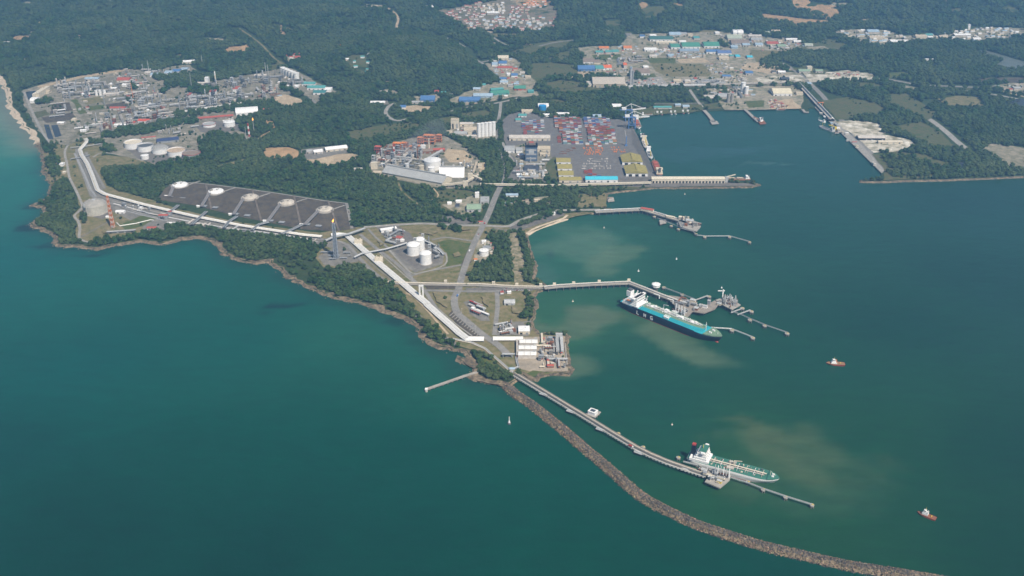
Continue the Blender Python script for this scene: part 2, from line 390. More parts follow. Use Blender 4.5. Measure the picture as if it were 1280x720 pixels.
def plume(px, py, rx, ry, rot, col, k, edge=.5, seed=0):
    global Cc
    p = P(px, py, 0); c, s = math.cos(rot), math.sin(rot); dx, dy = wx - p.x, wy - p.y
    dx = dx + 150 * (fbm(x / 110 + seed, y / 110, 41, 5) - .5); dy = dy + 150 * (fbm(x / 110 + seed, y / 110, 43, 5) - .5); u = (dx * c + dy * s) / (rx * 1.22); v = (-dx * s + dy * c) / (ry * 1.22)
    d = np.sqrt(u * u + v * v) + 1.15 * (fbm(x / 90 + seed, y / 90, 11 + seed, 6) - .5)
    a = (k * (1 - sstep(1 - edge * .8, 1.0, d)) * (.55 + .9 * fbm(x / 55, y / 30 + seed, 5, 5)) * (~outer)).clip(0, .9)[:, None]
    Cc = Cc * (1 - a) + np.array(lin(col)) * a
SILT = (108,132,102)
plume(742,302,150,90,.2,(104,140,116),.7,.9,1); plume(775,318,100,45,.5,(116,142,112),.55,.8,2); plume(690,345,45,90,0,(92,130,118),.4,.7,3)
plume(885,438,130,58,-.62,SILT,.65,.7,4); plume(815,412,150,40,-.75,SILT,.45,.8,5); plume(735,460,55,48,.4,(106,132,104),.65,.9,6)
plume(715,400,110,75,.3,(112,132,104),.75,.6,7); plume(985,558,150,62,-.25,(96,118,84),.55,.9,8); plume(1010,592,150,50,-.3,(70,104,76),.4,.95,9); plume(965,550,95,28,-.45,(100,118,84),.45,.9,18)
plume(935,590,60,40,0,(88,112,82),.35,.8,10); plume(900,190,240,60,.1,(70,112,118),.35,.9,12); plume(985,212,130,14,.02,(96,130,122),.5,.8,13); plume(950,545,110,26,-.3,(98,114,80),.4,.9,14)
# shoal water and reefs near the open coast
ds = segdist(x, y, SHORE[:len(LA) + len(LB)])
sh = (1 - sstep(0, 60, ds + 26 * (fbm(x / 30, y / 30, 3) - .5)))[:, None] * outer[:, None]
Cc = Cc * (1 - .45 * sh) + .45 * sh * np.array(lin((48,62,60)))
pbeach = (1 - sstep(0, 150, segdist(x, y, LA) + 50 * (fbm(x / 60, y / 60, 8) - .5)))[:, None]
Cc = Cc * (1 - .55 * pbeach) + .55 * pbeach * np.array(lin((176,168,146)))
def reef(px, py, rx, ry, k, col=(24,52,56)):
    global Cc
    p = P(px, py, 0); d = np.hypot((wx - p.x) / rx, (wy - p.y) / ry) + 1.1 * (fbm(x / 22, y / 22, 77, 4) - .5)
    a = (k * (1 - sstep(.3, 1, d)))[:, None]; Cc = Cc * (1 - a) + np.array(lin(col)) * a
for a in [(362,378,60,20,.8),(345,388,34,12,.6),(40,262,60,25,.7),(35,284,50,28,.65),(62,306,50,22,.6),(110,316,70,16,.6),(510,412,40,26,.5),(600,484,60,14,.6),(690,318,14,70,.4,(60,84,84)),(676,335,20,30,.5,(66,84,80)),(665,425,20,20,.2)]: reef(*a)
Cc = Cc * (1 + .16 * (fbm(x / 420, y / 160, 91, 4) - .5))[:, None]
q = np.arange(X.size).reshape(X.shape); q = np.stack([q[:-1, :-1], q[:-1, 1:], q[1:, 1:], q[1:, :-1]], -1).reshape(-1, 4)
me = bpy.data.meshes.new('water'); me.from_pydata(np.stack([x, y, 0 * x], -1).tolist(), [], q.tolist())
at = me.attributes.new('silt', 'FLOAT_COLOR', 'POINT'); at.data.foreach_set('color', np.concatenate([Cc, np.ones((x.size, 1))], 1).astype(np.float32).ravel())
mw = bpy.data.materials.new('sea_water'); mw.use_nodes = True; N = mw.node_tree.nodes; L = mw.node_tree.links; b = N['Principled BSDF']
ca = N.new('ShaderNodeVertexColor'); ca.layer_name = 'silt'
WATER_K = .53
hs = N.new('ShaderNodeHueSaturation'); hs.inputs['Value'].default_value = WATER_K; hs.inputs['Saturation'].default_value = 1.05
L.new(ca.outputs[0], hs.inputs['Color'])
g = N.new('ShaderNodeNewGeometry')
sw = N.new('ShaderNodeTexNoise'); sw.inputs['Scale'].default_value = .05; sw.inputs['Detail'].default_value = 6; sw.inputs['Roughness'].default_value = .7
mp = N.new('ShaderNodeMapping'); mp.inputs['Rotation'].default_value = (0, 0, .5); mp.inputs['Scale'].default_value = (.3, 1, 1); L.new(g.outputs['Position'], mp.inputs['Vector']); L.new(mp.outputs[0], sw.inputs['Vector'])
mr = N.new('ShaderNodeMapRange'); mr.inputs[1].default_value = .3; mr.inputs[2].default_value = .7; mr.inputs[3].default_value = .84; mr.inputs[4].default_value = 1.16
L.new(sw.outputs['Fac'], mr.inputs[0])
mx = N.new('ShaderNodeMix'); mx.data_type = 'RGBA'; mx.blend_type = 'MULTIPLY'; mx.inputs[0].default_value = 1
L.new(hs.outputs[0], mx.inputs[6]); L.new(mr.outputs[0], mx.inputs[7]); L.new(mx.outputs[2], b.inputs['Base Color'])
b.inputs['Roughness'].default_value = .22; b.inputs['IOR'].default_value = 1.33; b.inputs['Specular IOR Level'].default_value = .2
wv = N.new('ShaderNodeTexNoise'); wv.inputs['Scale'].default_value = .12; wv.inputs['Detail'].default_value = 8; wv.inputs['Roughness'].default_value = .75
L.new(g.outputs['Position'], wv.inputs['Vector'])
bp = N.new('ShaderNodeBump'); bp.inputs['Strength'].default_value = .6; bp.inputs['Distance'].default_value = 1.3
L.new(wv.outputs['Fac'], bp.inputs['Height']); L.new(bp.outputs[0], b.inputs['Normal'])
me.materials.append(mw); o = bpy.data.objects.new('water', me); COL.objects.link(o); struct(o)

# ---- clearings: what the trees leave open
CLEAR = []; OPEN = []; BUSHY = []      # world polygons without trees
LAYER = [0]
def patch(name, px, material, clear=True, z=None, amp=3, step=22, hilly=False, seed=None):
    LAYER[0] += 1; zz = LZ + .04 + .012 * LAYER[0] if z is None else z
    q = jitter_poly(PP(px), step, amp, LAYER[0]) if amp else PP(px)
    if clear: CLEAR.append([(p.x, p.y) for p in q])
    if material in (M_mixed, M_scrub, M_grass, M_plant) or material.name == 'town_ground': BUSHY.append([(p.x, p.y) for p in q])
    if not hilly: FLATS.append([(p.x, p.y) for p in q])
    mb = MB()
    if hilly:
        # follow the hill: grid clipped to the outline
        xs = [p.x for p in q]; ys = [p.y for p in q]; st = 10 if max(xs) - min(xs) < 400 else 16
        ax = np.arange(min(xs), max(xs) + st, st); ay = np.arange(min(ys), max(ys) + st, st); AX, AY = np.meshgrid(ax, ay)
        ins = inpoly(AX.ravel(), AY.ravel(), [(p.x, p.y) for p in q]).reshape(AX.shape)
        AZ = LZ + np.maximum(0, hill(AX, AY) - 1.2) + .8
        idx = np.arange(AX.size).reshape(AX.shape)
        qq = np.stack([idx[:-1, :-1], idx[:-1, 1:], idx[1:, 1:], idx[1:, :-1]], -1).reshape(-1, 4)
        kp = ins.ravel()[qq].sum(1) >= 3
        mb.add(np.stack([AX.ravel(), AY.ravel(), AZ.ravel()], -1).tolist(), qq[kp].tolist())
    else: mb.add([(p.x, p.y, zz) for p in q], [tuple(range(len(q)))])
    return struct(mb.build(name, material))
def road(px, width, material=None, name='road', z=None, clear=8, sm=4, hilly=False):
    LAYER[0] += 1; fd = min(p[1] for p in px) < 135; width *= 1.35 if fd else 1; clear = 15 if fd else clear; zz = LZ + .35 + .008 * (LAYER[0] % 60) if z is None else z
    pts = smooth_line(PP(px), sm) if sm > 1 else PP(px)
    pts = resample(pts, 40)
    pts = [Vector((p.x, p.y, gz(p.x, p.y) + 1.4 if hilly else zz)) for p in pts]
    OPEN.append(([(p.x, p.y) for p in pts], width / 2 + clear))
    return struct(MB().ribbon(pts, width, 0).build(name, material or M_road))

# main headland, pipeline corridor and terminal
patch('grass_field', [(84,182),(96,174),(108,170),(125,177),(128,190),(126,205),(133,232),(150,239),(190,250),(225,262),(300,278),(400,291),(440,284),(452,284),(495,279),(540,279),(575,281),(604,279),(650,283),(690,273),(705,267),(730,265),(744,266),(720,270),(700,275),(660,291),(650,291),(640,289),(628,291),(606,300),(594,330),(585,352),(660,353),(672,356),(686,359),(671,363),(665,378),(662,395),(657,405),(664,410),(672,418),(708,419),(712,462),(700,466),(668,469),(655,466),(640,470),(630,462),(612,446),(590,437),(566,430),(546,418),(530,402),(512,380),(500,366),(478,352),(465,340),(455,333),(447,329),(433,331),(418,335),(404,334),(393,322),(395,317),(410,306),(396,300),(360,291),(330,288),(300,289),(250,277),(212,282),(180,292),(140,297),(112,303),(100,300),(94,292),(96,280),(90,269),(100,259),(90,225),(85,221),(75,217),(67,202),(75,199),(81,196)], M_grass, amp=2)
patch('green_bank', [(140,298),(180,290),(212,280),(240,276),(238,279),(214,287),(182,297),(150,302)], M_green, clear=False)
patch('gravel_corridor', [(97,196),(108,190),(118,215),(130,239),(150,248),(210,263),(300,283),(412,299),(436,304),(455,326),(480,350),(504,372),(540,408),(576,432),(560,431),(540,418),(520,396),(492,362),(466,338),(440,320),(404,307),(330,292),(260,281),(225,281),(205,288),(180,285),(150,268),(135,262),(112,245)], M_gravel, clear=False, amp=1.5)
patch('tank_apron', [(102,258),(112,270),(128,274),(140,268),(141,260),(130,252),(110,252)], M_dark_gravel, clear=False, amp=0)
patch('green_lawn', [(150,281),(176,270),(196,268),(196,272),(178,283),(158,287)], M_green, clear=False)
patch('green_lawn', [(104,297),(126,286),(140,280),(140,287),(126,296),(112,301)], M_grass, clear=False)
patch('gravel_yard', [(178,285),(200,276),(225,270),(232,279),(214,282),(186,289)], M_gravel, clear=False)
patch('gravel_yard', [(398,321),(415,311),(432,309),(446,316),(452,321),(448,327),(434,329),(419,333),(405,331)], M_gravel, clear=False, amp=1)
patch('grass_field', [(53,186),(66,180),(82,181),(86,222),(72,228),(64,231),(60,222),(57,208)], M_grass, amp=1.5)
# LPG tank compound
patch('gravel_yard', [(470,284),(495,281),(512,290),(522,306),(500,313),(484,300)], M_dark_gravel, clear=False, amp=1)
patch('gravel_yard', [(484,313),(510,306),(536,300),(556,316),(553,330),(519,341),(506,333)], M_gravel, clear=False, amp=0)
patch('tank_apron', [(492,314),(512,308),(533,304),(550,318),(548,328),(521,337)], M_dark_gravel, clear=False, amp=0)
patch('green_lawn', [(546,303),(562,300),(590,304),(578,330),(556,334),(560,318)], M_green, clear=False)
patch('bare_ground', [(500,283),(520,281),(545,288),(530,293),(512,291)], M_grass, clear=False)
patch('bare_ground', [(545,273),(570,268),(596,271),(598,279),(560,280),(540,277)], M_dark_gravel, clear=False)
patch('bare_ground', [(528,352),(578,354),(575,361),(534,362)], M_soil, clear=False, amp=.5)
patch('bare_ground', [(560,394),(566,386),(596,413),(603,420),(588,422)], M_soil, clear=False, amp=1)
patch('gravel_yard', [(580,378),(592,374),(608,390),(612,402),(600,402),(588,392)], M_gravel, clear=False)
patch('gravel_yard', [(582,360),(686,357),(676,362),(622,365),(618,372),(640,364),(614,364),(584,366)], M_dark_gravel, clear=False, amp=.5)
patch('gravel_yard', [(622,410),(630,404),(652,402),(664,412),(660,420),(622,420)], M_gravel, clear=False)
patch('concrete_yard', [(645,422),(706,420),(710,464),(668,466),(646,460)], ground_mat('island_paving', (.30,.24,.17), (.24,.21,.17), (.38,.32,.25), .02, .08), clear=False, amp=.5)
patch('green_bank', [(657,466),(668,464),(690,465),(672,468),(664,471)], M_green, clear=False)
patch('rocky_point', [(575,449),(588,444),(598,452),(597,468),(612,474),(632,480),(638,484),(620,481),(598,476),(588,470),(594,461),(580,454)], M_rock, amp=2, step=8)
patch('green_bank', [(597,462),(604,448),(618,452),(632,466),(628,474),(610,472)], M_green)
patch('dirt_field', [(636,292),(646,290),(654,320),(655,352),(644,352),(638,325)], ground_mat('dirt_strip', (.17,.15,.075), (.10,.11,.045), (.34,.28,.20), .03, .09, lo=.42, hi=.62))
patch('gravel_yard', [(597,300),(610,298),(618,308),(620,316),(612,322),(596,330),(592,330)], M_mixed)
patch('sandy_track', [(634,282),(690,266),(706,263),(704,270),(664,284),(642,290)], M_dark_gravel, clear=False)
patch('clearing', [(540,240),(562,236),(600,240),(606,250),(602,268),(575,271),(552,264),(545,252)], M_scrub)
patch('clearing', [(552,256),(575,250),(598,243),(606,255),(598,268),(575,270)], M_mixed, clear=False)
patch('clearing', [(628,253),(640,250),(662,250),(664,257),(640,259),(628,258)], M_mixed)
patch('clearing', [(668,247),(690,245),(712,250),(708,257),(680,260),(664,262)], M_mixed)
patch('clearing', [(725,243),(757,241),(758,258),(720,260)], M_grass)
patch('clearing', [(628,232),(760,230),(800,232),(800,236),(756,237),(640,238)], M_scrub)
patch('wharf_paving', [(690,227),(823,222),(905,228),(940,230),(945,232),(815,234),(700,231)], M_dark_gravel)
# plant ground of the gas works
patch('plant_ground', [(28,113),(45,108),(60,103),(100,95),(165,86),(190,90),(214,101),(232,103),(262,102),(290,97),(330,90),(352,85),(365,86),(410,110),(424,116),(395,128),(385,120),(370,117),(340,128),(318,133),(300,142),(292,160),(320,172),(318,178),(300,178),(280,172),(262,168),(250,175),(255,188),(245,200),(225,202),(196,207),(180,200),(150,195),(122,182),(108,171),(84,182),(62,178),(50,165),(40,150),(30,135)], M_plant, amp=4)
patch('bare_ground', [(46,108),(100,95),(160,85.5),(164,87.5),(100,98),(50,110.5)], M_sand, amp=1)
patch('plant_ground', [(184,92),(214,83),(236,81),(248,90),(232,93),(200,98)], M_plant)
patch('grass_field', [(102,124),(128,120),(131,127),(108,131)], M_grass, clear=False); patch('grass_field', [(89,125),(96,124),(108,141),(100,143)], M_green, clear=False)
patch('grass_field', [(108,133),(130,131),(131,136),(112,139)], M_green, clear=False); patch('dirt_field', [(132,131),(158,127),(160,133),(136,137)], M_soil, clear=False)
patch('dirt_field', [(66,131),(86,128),(92,138),(62,143)], M_soil, clear=False); patch('dirt_field', [(52,147),(90,141),(96,149),(58,154)], M_soil, clear=False)
patch('grass_field', [(40,141),(58,137),(62,143),(46,148)], M_scrub, clear=False); patch('grass_field', [(96,168),(110,152),(116,158),(108,170)], M_scrub, clear=False)
patch('settling_pond', [(32,115),(45,113.5),(48,122),(35,125)], M_pond, clear=False, amp=0)
patch('settling_pond', [(64,157),(72,156),(77,170),(69,172)], M_pond, clear=False, amp=0); patch('settling_pond', [(55,156),(61,156),(67,174),(60,174)], M_pond, clear=False, amp=0)
patch('tank_bund', [(160,188),(180,180),(215,182),(248,190),(246,199),(225,201),(200,206),(176,200)], M_dark_gravel, clear=False)
patch('tank_bund', [(246,158),(265,151),(300,153),(300,163),(270,166),(250,165)], M_dark_gravel, clear=False)
patch('grass_field', [(116,200),(132,194),(160,197),(182,203),(178,207),(126,212)], M_grass)
patch('dirt_track', [(330,185),(360,184),(374,189),(372,199),(350,198),(332,201)], M_orange)
patch('dirt_field', [(376,200),(396,196),(425,193),(440,192),(452,195),(440,203),(410,210),(388,207)], M_sand)
patch('clearing', [(376,187),(400,184),(436,182),(440,190),(420,194),(394,199),(378,199)], M_gravel)
patch('dirt_track', [(270,208),(300,200),(326,196),(328,199),(300,205),(272,212)], M_grass)
patch('dirt_track', [(332,150),(342,152),(347,162),(340,172),(326,178),(318,176),(330,168),(340,162)], M_orange)
patch('clearing', [(340,122),(355,118),(376,124),(378,131),(356,135),(344,132)], M_sand)
# fertiliser works
patch('plant_ground', [(460,213),(466,196),(480,183),(500,176),(530,170),(556,170),(575,180),(594,193),(604,208),(596,226),(606,231),(590,236),(572,236),(552,236),(520,230),(490,224),(466,220)], M_plant, amp=3)
patch('sandy_yard', [(553,193),(560,186),(580,188),(592,198),(586,204),(562,203)], M_sand, clear=False, amp=1)
patch('plant_ground', [(556,166),(566,156),(590,153),(622,151),(622,173),(600,178),(578,176),(562,172)], M_plant)
patch('sandy_yard', [(597,204),(606,203),(609,212),(604,218),(600,214)], M_sand)
# port
patch('port_yard', [(628,150),(640,141),(665,139),(682,147),(770,149),(788,152),(799,175),(806,190),(816,209),(823,222),(700,228),(655,229),(632,227),(645,205),(636,190),(630,175)], M_yard, amp=1)
patch('grass_field', [(682,200),(692,196),(700,200),(701,227),(686,228),(680,220)], M_scrub, clear=False)
patch('plant_ground', [(634,186),(655,180),(688,182),(690,198),(682,206),(680,226),(648,228),(650,205)], M_plant, clear=False)
patch('asphalt_pad', [(789,160),(797,172),(818,213),(813,216),(790,180)], M_asphalt, clear=False, amp=0)
patch('clearing', [(770,138),(800,134),(850,130),(876,131),(880,137),(865,141),(835,142),(812,145),(798,150),(790,148)], M_scrub)
patch('clearing', [(762,133),(778,131),(780,136),(765,137)], M_sand)
# estates across the back
patch('estate_ground', [(786,44),(810,42),(870,41),(900,40),(930,42),(985,50),(1015,58),(1012,64),(985,66),(960,72),(948,79),(960,86),(1000,92),(1010,104),(960,107),(880,109),(830,109),(800,92),(790,80),(780,62),(776,56)], M_mixed, amp=6)
patch('grass_field', [(806,79),(878,80),(890,92),(886,96),(834,96),(816,88)], M_grass, clear=False); patch('grass_field', [(806,72),(845,73),(845,79),(812,79)], M_green, clear=False)
patch('grass_field', [(936,62),(980,64),(972,76),(946,78)], M_grass, clear=False)
patch('bare_ground', [(846,74),(880,73),(888,78),(850,79)], M_sand, clear=False); patch('bare_ground', [(935,79),(965,77),(990,88),(960,92),(925,86)], M_sand, clear=False)
patch('estate_ground', [(722,60),(744,58),(798,58),(806,72),(822,92),(834,106),(780,112),(778,100),(764,98),(730,96),(724,84),(726,74)], M_mixed, amp=4)
patch('grass_field', [(740,69),(776,68),(776,74),(744,76)], M_green, clear=False); patch('green_field', [(795,94),(818,92),(822,100),(800,102)], M_green, clear=False)
patch('bare_ground', [(698,95),(722,90),(744,91),(742,97),(700,98)], M_sand)
patch('bare_ground', [(782,100),(826,96),(836,108),(782,110)], M_conc, clear=False)
patch('bare_ground', [(836,102),(868,98),(905,100),(906,107),(840,108)], M_conc, clear=False)
patch('sand_yard', [(944,98),(968,95),(1000,94),(1008,100),(985,103),(950,104)], M_white_sand, clear=False)
patch('sand_yard', [(1004,92),(1040,90),(1060,88),(1075,91),(1090,92),(1100,99),(1060,101),(1012,103)], M_white_sand, amp=4)
patch('bare_ground', [(990,86),(1010,84),(1036,88),(1030,93),(1000,92)], M_scrub)
patch('port_yard', [(870,112),(905,110),(960,108),(990,106),(1000,112),(1005,125),(1000,136),(932,138),(906,138),(896,124)], M_mixed, amp=2)
patch('grass_field', [(885,117),(905,113),(925,120),(906,128),(896,124)], M_scrub, clear=False); patch('grass_field', [(930,127),(955,126),(955,134),(936,135)], M_green, clear=False)
patch('port_yard', [(960,126),(990,124),(1003,136),(962,137)], M_sand, clear=False)
patch('quay_paving', [(1018,134),(1026,132),(1046,152),(1074,178),(1106,214),(1102,217),(1060,175),(1036,152)], M_conc, amp=0)
patch('sand_yard', [(1044,152),(1066,151),(1096,153),(1112,164),(1100,168),(1140,176),(1146,184),(1120,190),(1092,191),(1070,172),(1056,162)], M_white_sand, amp=4)
patch('green_field', [(1026,126),(1060,122),(1100,130),(1106,142),(1060,150),(1046,150)], M_scrub)
patch('grass_field', [(1090,193),(1118,190),(1150,192),(1190,205),(1170,222),(1104,226),(1106,214)], M_scrub)
patch('green_field', [(1108,118),(1130,116),(1150,128),(1172,142),(1160,150),(1136,142),(1112,134)], M_scrub); patch('green_field', [(1150,152),(1176,166),(1192,182),(1170,188),(1140,172),(1112,160)], M_scrub); patch('green_field', [(1060,104),(1090,103),(1108,108),(1080,114)], M_scrub)
patch('green_field', [(430,166),(470,158),(512,152),(530,158),(500,168),(462,176),(436,176)], M_scrub); patch('green_field', [(540,150),(572,144),(580,150),(556,158)], M_scrub); patch('green_field', [(330,82),(352,76),(360,82),(340,88)], M_scrub); patch('green_field', [(720,62),(700,66),(684,74),(710,76)], M_scrub); patch('green_field', [(880,131),(900,128),(902,136),(884,137)], M_scrub); patch('green_field', [(690,112),(740,108),(760,114),(720,118)], M_scrub)
patch('grass_field', [(1172,124),(1196,120),(1224,122),(1236,133),(1215,137),(1186,136)], M_grass); patch('green_field', [(1192,143),(1206,143),(1204,148),(1194,147)], M_green)
patch('green_field', [(1112,92),(1130,90),(1140,94),(1126,100),(1112,98)], M_green)
patch('pond', [(1218,64),(1232,63),(1282,78),(1282,87),(1246,87),(1240,82),(1250,78)], ground_mat('fish_pond', (.13,.15,.13), (.17,.18,.155), (.10,.12,.10), .02, .05, rough=.3))
patch('dirt_field', [(1222,98),(1282,97),(1282,104),(1226,103)], M_soil)
patch('estate_ground', [(1238,108),(1260,104),(1284,104),(1284,118),(1270,118)], M_mixed); patch('pond', [(1256,128),(1270,124),(1285,124),(1285,140),(1268,134)], M_pond)
patch('scrub_clearing', [(1218,182),(1245,180),(1284,186),(1284,216),(1262,208),(1236,196)], ground_mat('sandy_scrub', (.16,.15,.09), (.10,.11,.05), (.34,.29,.22), .02, .06))
patch('pond', [(1196,204),(1208,202),(1206,210),(1200,212)], M_pond)
# valley of sheds along the middle road
patch('estate_ground', [(596,82),(618,78),(640,72),(650,78),(655,92),(668,100),(680,103),(668,112),(676,120),(640,122),(610,128),(585,132),(568,133),(560,126),(582,116),(604,108),(630,100),(618,90)], M_mixed, amp=4)
patch('green_field', [(660,80),(690,78),(720,82),(722,95),(690,98),(676,106),(664,98)], M_scrub); patch('green_field', [(650,58),(700,50),(722,54),(700,62),(660,66)], M_scrub)
patch('clearing', [(498,134),(520,132),(546,134),(540,140),(510,140)], M_sand); patch('estate_ground', [(518,121),(548,118),(552,126),(524,131)], M_mixed)
patch('clearing', [(470,127),(484,125),(486,131),(472,132)], M_gravel); patch('clearing', [(470,113),(486,112),(500,116),(496,121),(478,120)], M_mixed)
patch('green_field', [(576,142),(606,138),(618,143),(600,148),(580,148)], M_scrub)
flat_mask()
patch('clearing', [(800,22),(830,20),(835,26),(806,30)], M_scrub, hilly=True); patch('clearing', [(756,30),(776,29),(778,37),(758,38)], M_scrub, hilly=True)
for k in range(120):
    r_ = random.Random(500 + k); a, b = r_.uniform(10, 1270), r_.uniform(3, 60) if k % 3 else r_.uniform(40, 130); c = r_.uniform(5, 19); d = r_.uniform(.7, 3); pw = P(a, b)
    if not inpoly(np.array([pw.x]), np.array([pw.y]), LAND_XY)[0] or any(inpoly(np.array([pw.x]), np.array([pw.y]), q)[0] for q in CLEAR): continue
    patch('clearing', [(a - c, b), (a - c * .4, b - d), (a + c * .6, b - d * .8), (a + c, b + d * .3), (a, b + d)], [M_scrub, M_scrub, M_mixed, M_grass, M_orange][k % 5], hilly=True, amp=8)
# raw earth and town sites in the hills
patch('estate_ground', [(544,18),(580,14),(640,10),(690,12),(700,24),(690,36),(668,42),(640,41),(600,38),(572,32),(560,24)], ground_mat('town_ground', (.17,.15,.11), (.07,.095,.045), (.24,.19,.14), .012, .03), hilly=True)
patch('bare_ground', [(640,12),(668,9),(690,12),(680,16),(650,16)], M_orange, hilly=True); patch('bare_ground', [(612,42),(650,42),(664,44),(640,48),(620,47)], M_grass, hilly=True)
patch('bare_ground', [(566,34),(590,36),(616,39),(618,42),(590,40),(568,37)], M_sand, hilly=True)
patch('bare_ground', [(447,12),(460,9),(478,11),(487,18),(470,21),(448,19)], M_sand, hilly=True)
patch('bare_ground', [(280,67),(290,63),(312,62),(315,67),(306,70),(296,68),(286,70)], M_orange, hilly=True)
patch('bare_ground', [(984,11),(1000,10),(1020,15),(1046,16),(1050,23),(1036,26),(1010,20),(990,16)], M_orange, hilly=True)
patch('bare_ground', [(950,20),(972,22),(1000,25),(1040,27),(1036,31),(1008,34),(980,31),(952,28)], M_orange, hilly=True)
patch('bare_ground', [(347,45),(352,43),(360,54),(357,57)], M_orange, hilly=True); patch('bare_ground', [(44,34),(54,34),(58,38),(48,38)], M_sand, hilly=True); patch('bare_ground', [(247,26),(258,27),(268,31),(252,31)], M_orange, hilly=True)
patch('clearing', [(430,82),(445,79),(460,82),(461,95),(450,100),(438,94)], M_scrub, hilly=True)
patch('clearing', [(355,72),(372,70),(374,76),(360,80)], M_mixed, hilly=True)
patch('estate_ground', [(1040,40),(1070,36),(1110,38),(1130,45),(1180,44),(1220,36),(1284,36),(1284,46),(1225,54),(1180,52),(1140,54),(1100,58),(1060,50)], M_mixed, amp=6, hilly=True)
patch('sand_patch', [(1070,26),(1086,25),(1088,28),(1072,29)], M_sand, hilly=True)

# ---- hills that rise out of it
gx = np.arange(-3400, 3401, 50.); gy = np.arange(2200, 7600, 50.)
X, Y = np.meshgrid(gx, gy); H = hill(X, Y)
inl = inpoly(X.ravel(), Y.ravel(), LAND_XY).reshape(X.shape)
dsh = segdist(X.ravel(), Y.ravel(), SHORE).reshape(X.shape)
Z = np.where(inl & (dsh > 45), LZ + H - 1.2, -5)
idx = np.arange(X.size).reshape(X.shape)
q = np.stack([idx[:-1, :-1], idx[:-1, 1:], idx[1:, 1:], idx[1:, :-1]], -1).reshape(-1, 4)
keep = (Z.ravel()[q].max(1) > LZ + .05) & (Z.ravel()[q].min(1) > -4)
me = bpy.data.meshes.new('hills'); me.from_pydata(np.stack([X.ravel(), Y.ravel(), Z.ravel()], -1).tolist(), [], q[keep].tolist()); me.materials.append(M_forest)
me.polygons.foreach_set('use_smooth', np.ones(len(me.polygons), dtype=bool))
o = bpy.data.objects.new('hills', me); COL.objects.link(o); struct(o)
OPEN.append(([(p.x, p.y) for p in LA], 24))
patch('green_field', [(1000,57),(1030,52),(1062,56),(1050,64),(1020,68),(1004,65)], M_scrub); patch('estate_ground', [(1008,60),(1030,58),(1040,64),(1020,67)], M_mixed); patch('green_field', [(676,106),(700,101),(728,104),(720,110),(690,113)], M_scrub); patch('green_field', [(640,64),(664,58),(700,60),(660,72)], M_scrub)
# ---- roads and tracks
road([(637,446),(622,431),(604,419),(584,402),(571,390),(568,374),(573,362),(580,337),(592,306),(604,282),(612,265),(619,247),(627,231)], 16)
road([(627,232),(631,214),(627,195),(621,181),(622,165),(624,146)], 6, clear=1)
road([(96,186),(97,199),(106,222),(114,242),(124,252),(145,256),(180,268),(230,279),(300,288),(396,299),(430,304),(447,320),(460,334),(474,346),(490,352.5),(520,354)], 9)
road([(108,190),(111,199),(122,219),(131,236)], 7); road([(450,293),(470,310),(496,330),(514,348),(531,364),(544,384),(560,402),(582,420)], 9)
road([(531,363),(575,364),(622,364),(650,358)], 9); road([(621,364),(622,382),(620,402),(618,419)], 10)
road([(514,345),(530,340),(556,335),(584,330)], 7); road([(540,300),(556,297),(575,299),(594,302)], 7)
road([(455,284),(476,282.5),(498,281),(530,279.5),(570,281.5),(604,282),(634,283),(648,276.5),(666,270),(688,264),(705,263),(724,262.6),(762,262)], 12, M_conc)
road([(86,180),(81,190),(84,206),(87,222),(95,238),(103,257),(100,263),(93,270),(98,277),(100,286),(99,296),(104,301),(114,303)], 7, M_conc)
road([(102,296),(118,287),(134,278),(150,269),(172,263)], 5, M_gravel); road([(460,286),(470,297),(485,310),(506,333),(514,345)], 6)
road([(538,272),(552,270),(566,275),(585,281)], 6, M_gravel); road([(498,228),(502,238),(514,249),(528,259)], 6, M_grass)
road([(452,297),(470,312),(490,330),(508,346),(520,356)], 3, M_conc, name='kerb_track'); road([(436,302),(452,319),(474,338),(496,354)], 3, M_gravel, name='kerb_track'); road([(548,386),(566,402),(590,420)], 3, M_conc, name='kerb_track')
road([(140,251),(175,260),(212,269),(260,277),(330,289),(396,302)], 4, M_conc, name='kerb_track'); road([(486,312),(506,334),(521,342),(556,331),(557,316)], 4, M_conc, name='kerb_track'); road([(590,326),(580,334),(578,330),(586,312)], 4, M_soil, name='track')
for k, q_ in enumerate([[(524,292),(536,288),(548,290),(540,295)], [(566,318),(574,316),(576,321),(568,323)], [(540,366),(556,366),(564,374),(558,386),(546,378)], [(602,372),(612,374),(610,384),(604,380)], [(640,384),(652,386),(650,394),(640,392)], [(560,284),(580,284),(590,288),(570,290)], [(470,300),(480,306),(476,309)], [(108,206),(112,208),(122,230),(118,231)], [(128,288),(138,284),(140,290),(130,293)]]): patch('bare_ground', q_, ground_mat('worn_turf', (.24,.19,.11), (.30,.24,.15), (.14,.13,.06), .03, .1), clear=False, amp=2, step=8)
for k in range(12): t_ = k / 11; road([(562 + 34 * t_, 395 + 25 * t_), (567 + 33 * t_, 391 + 24 * t_)], 2.4, M_conc, name='drain', clear=0, sm=1)
road([(664,402),(650,404),(638,410),(624,412)], 5, M_gravel); road([(507,366),(518,372),(534,388),(546,402),(560,418)], 5, M_sand, name='track')
road([(616,285),(636,288),(660,283)], 6, M_gravel); road([(540,250),(548,244),(538,232)], 4, M_sand, name='track')
road([(785,41),(797,58),(807,72),(820,90),(834,108)], 22); road([(781,110),(840,108.5),(910,107),(1000,103.6),(1040,100),(1100,98.5),(1120,101),(1150,106),(1200,108.5),(1238,110)], 14)
road([(898,40),(912,55),(922,66),(934,77),(942,82)], 14); road([(978,79),(996,90),(1012,104),(1030,122),(1048,146),(1074,175),(1104,212)], 14)
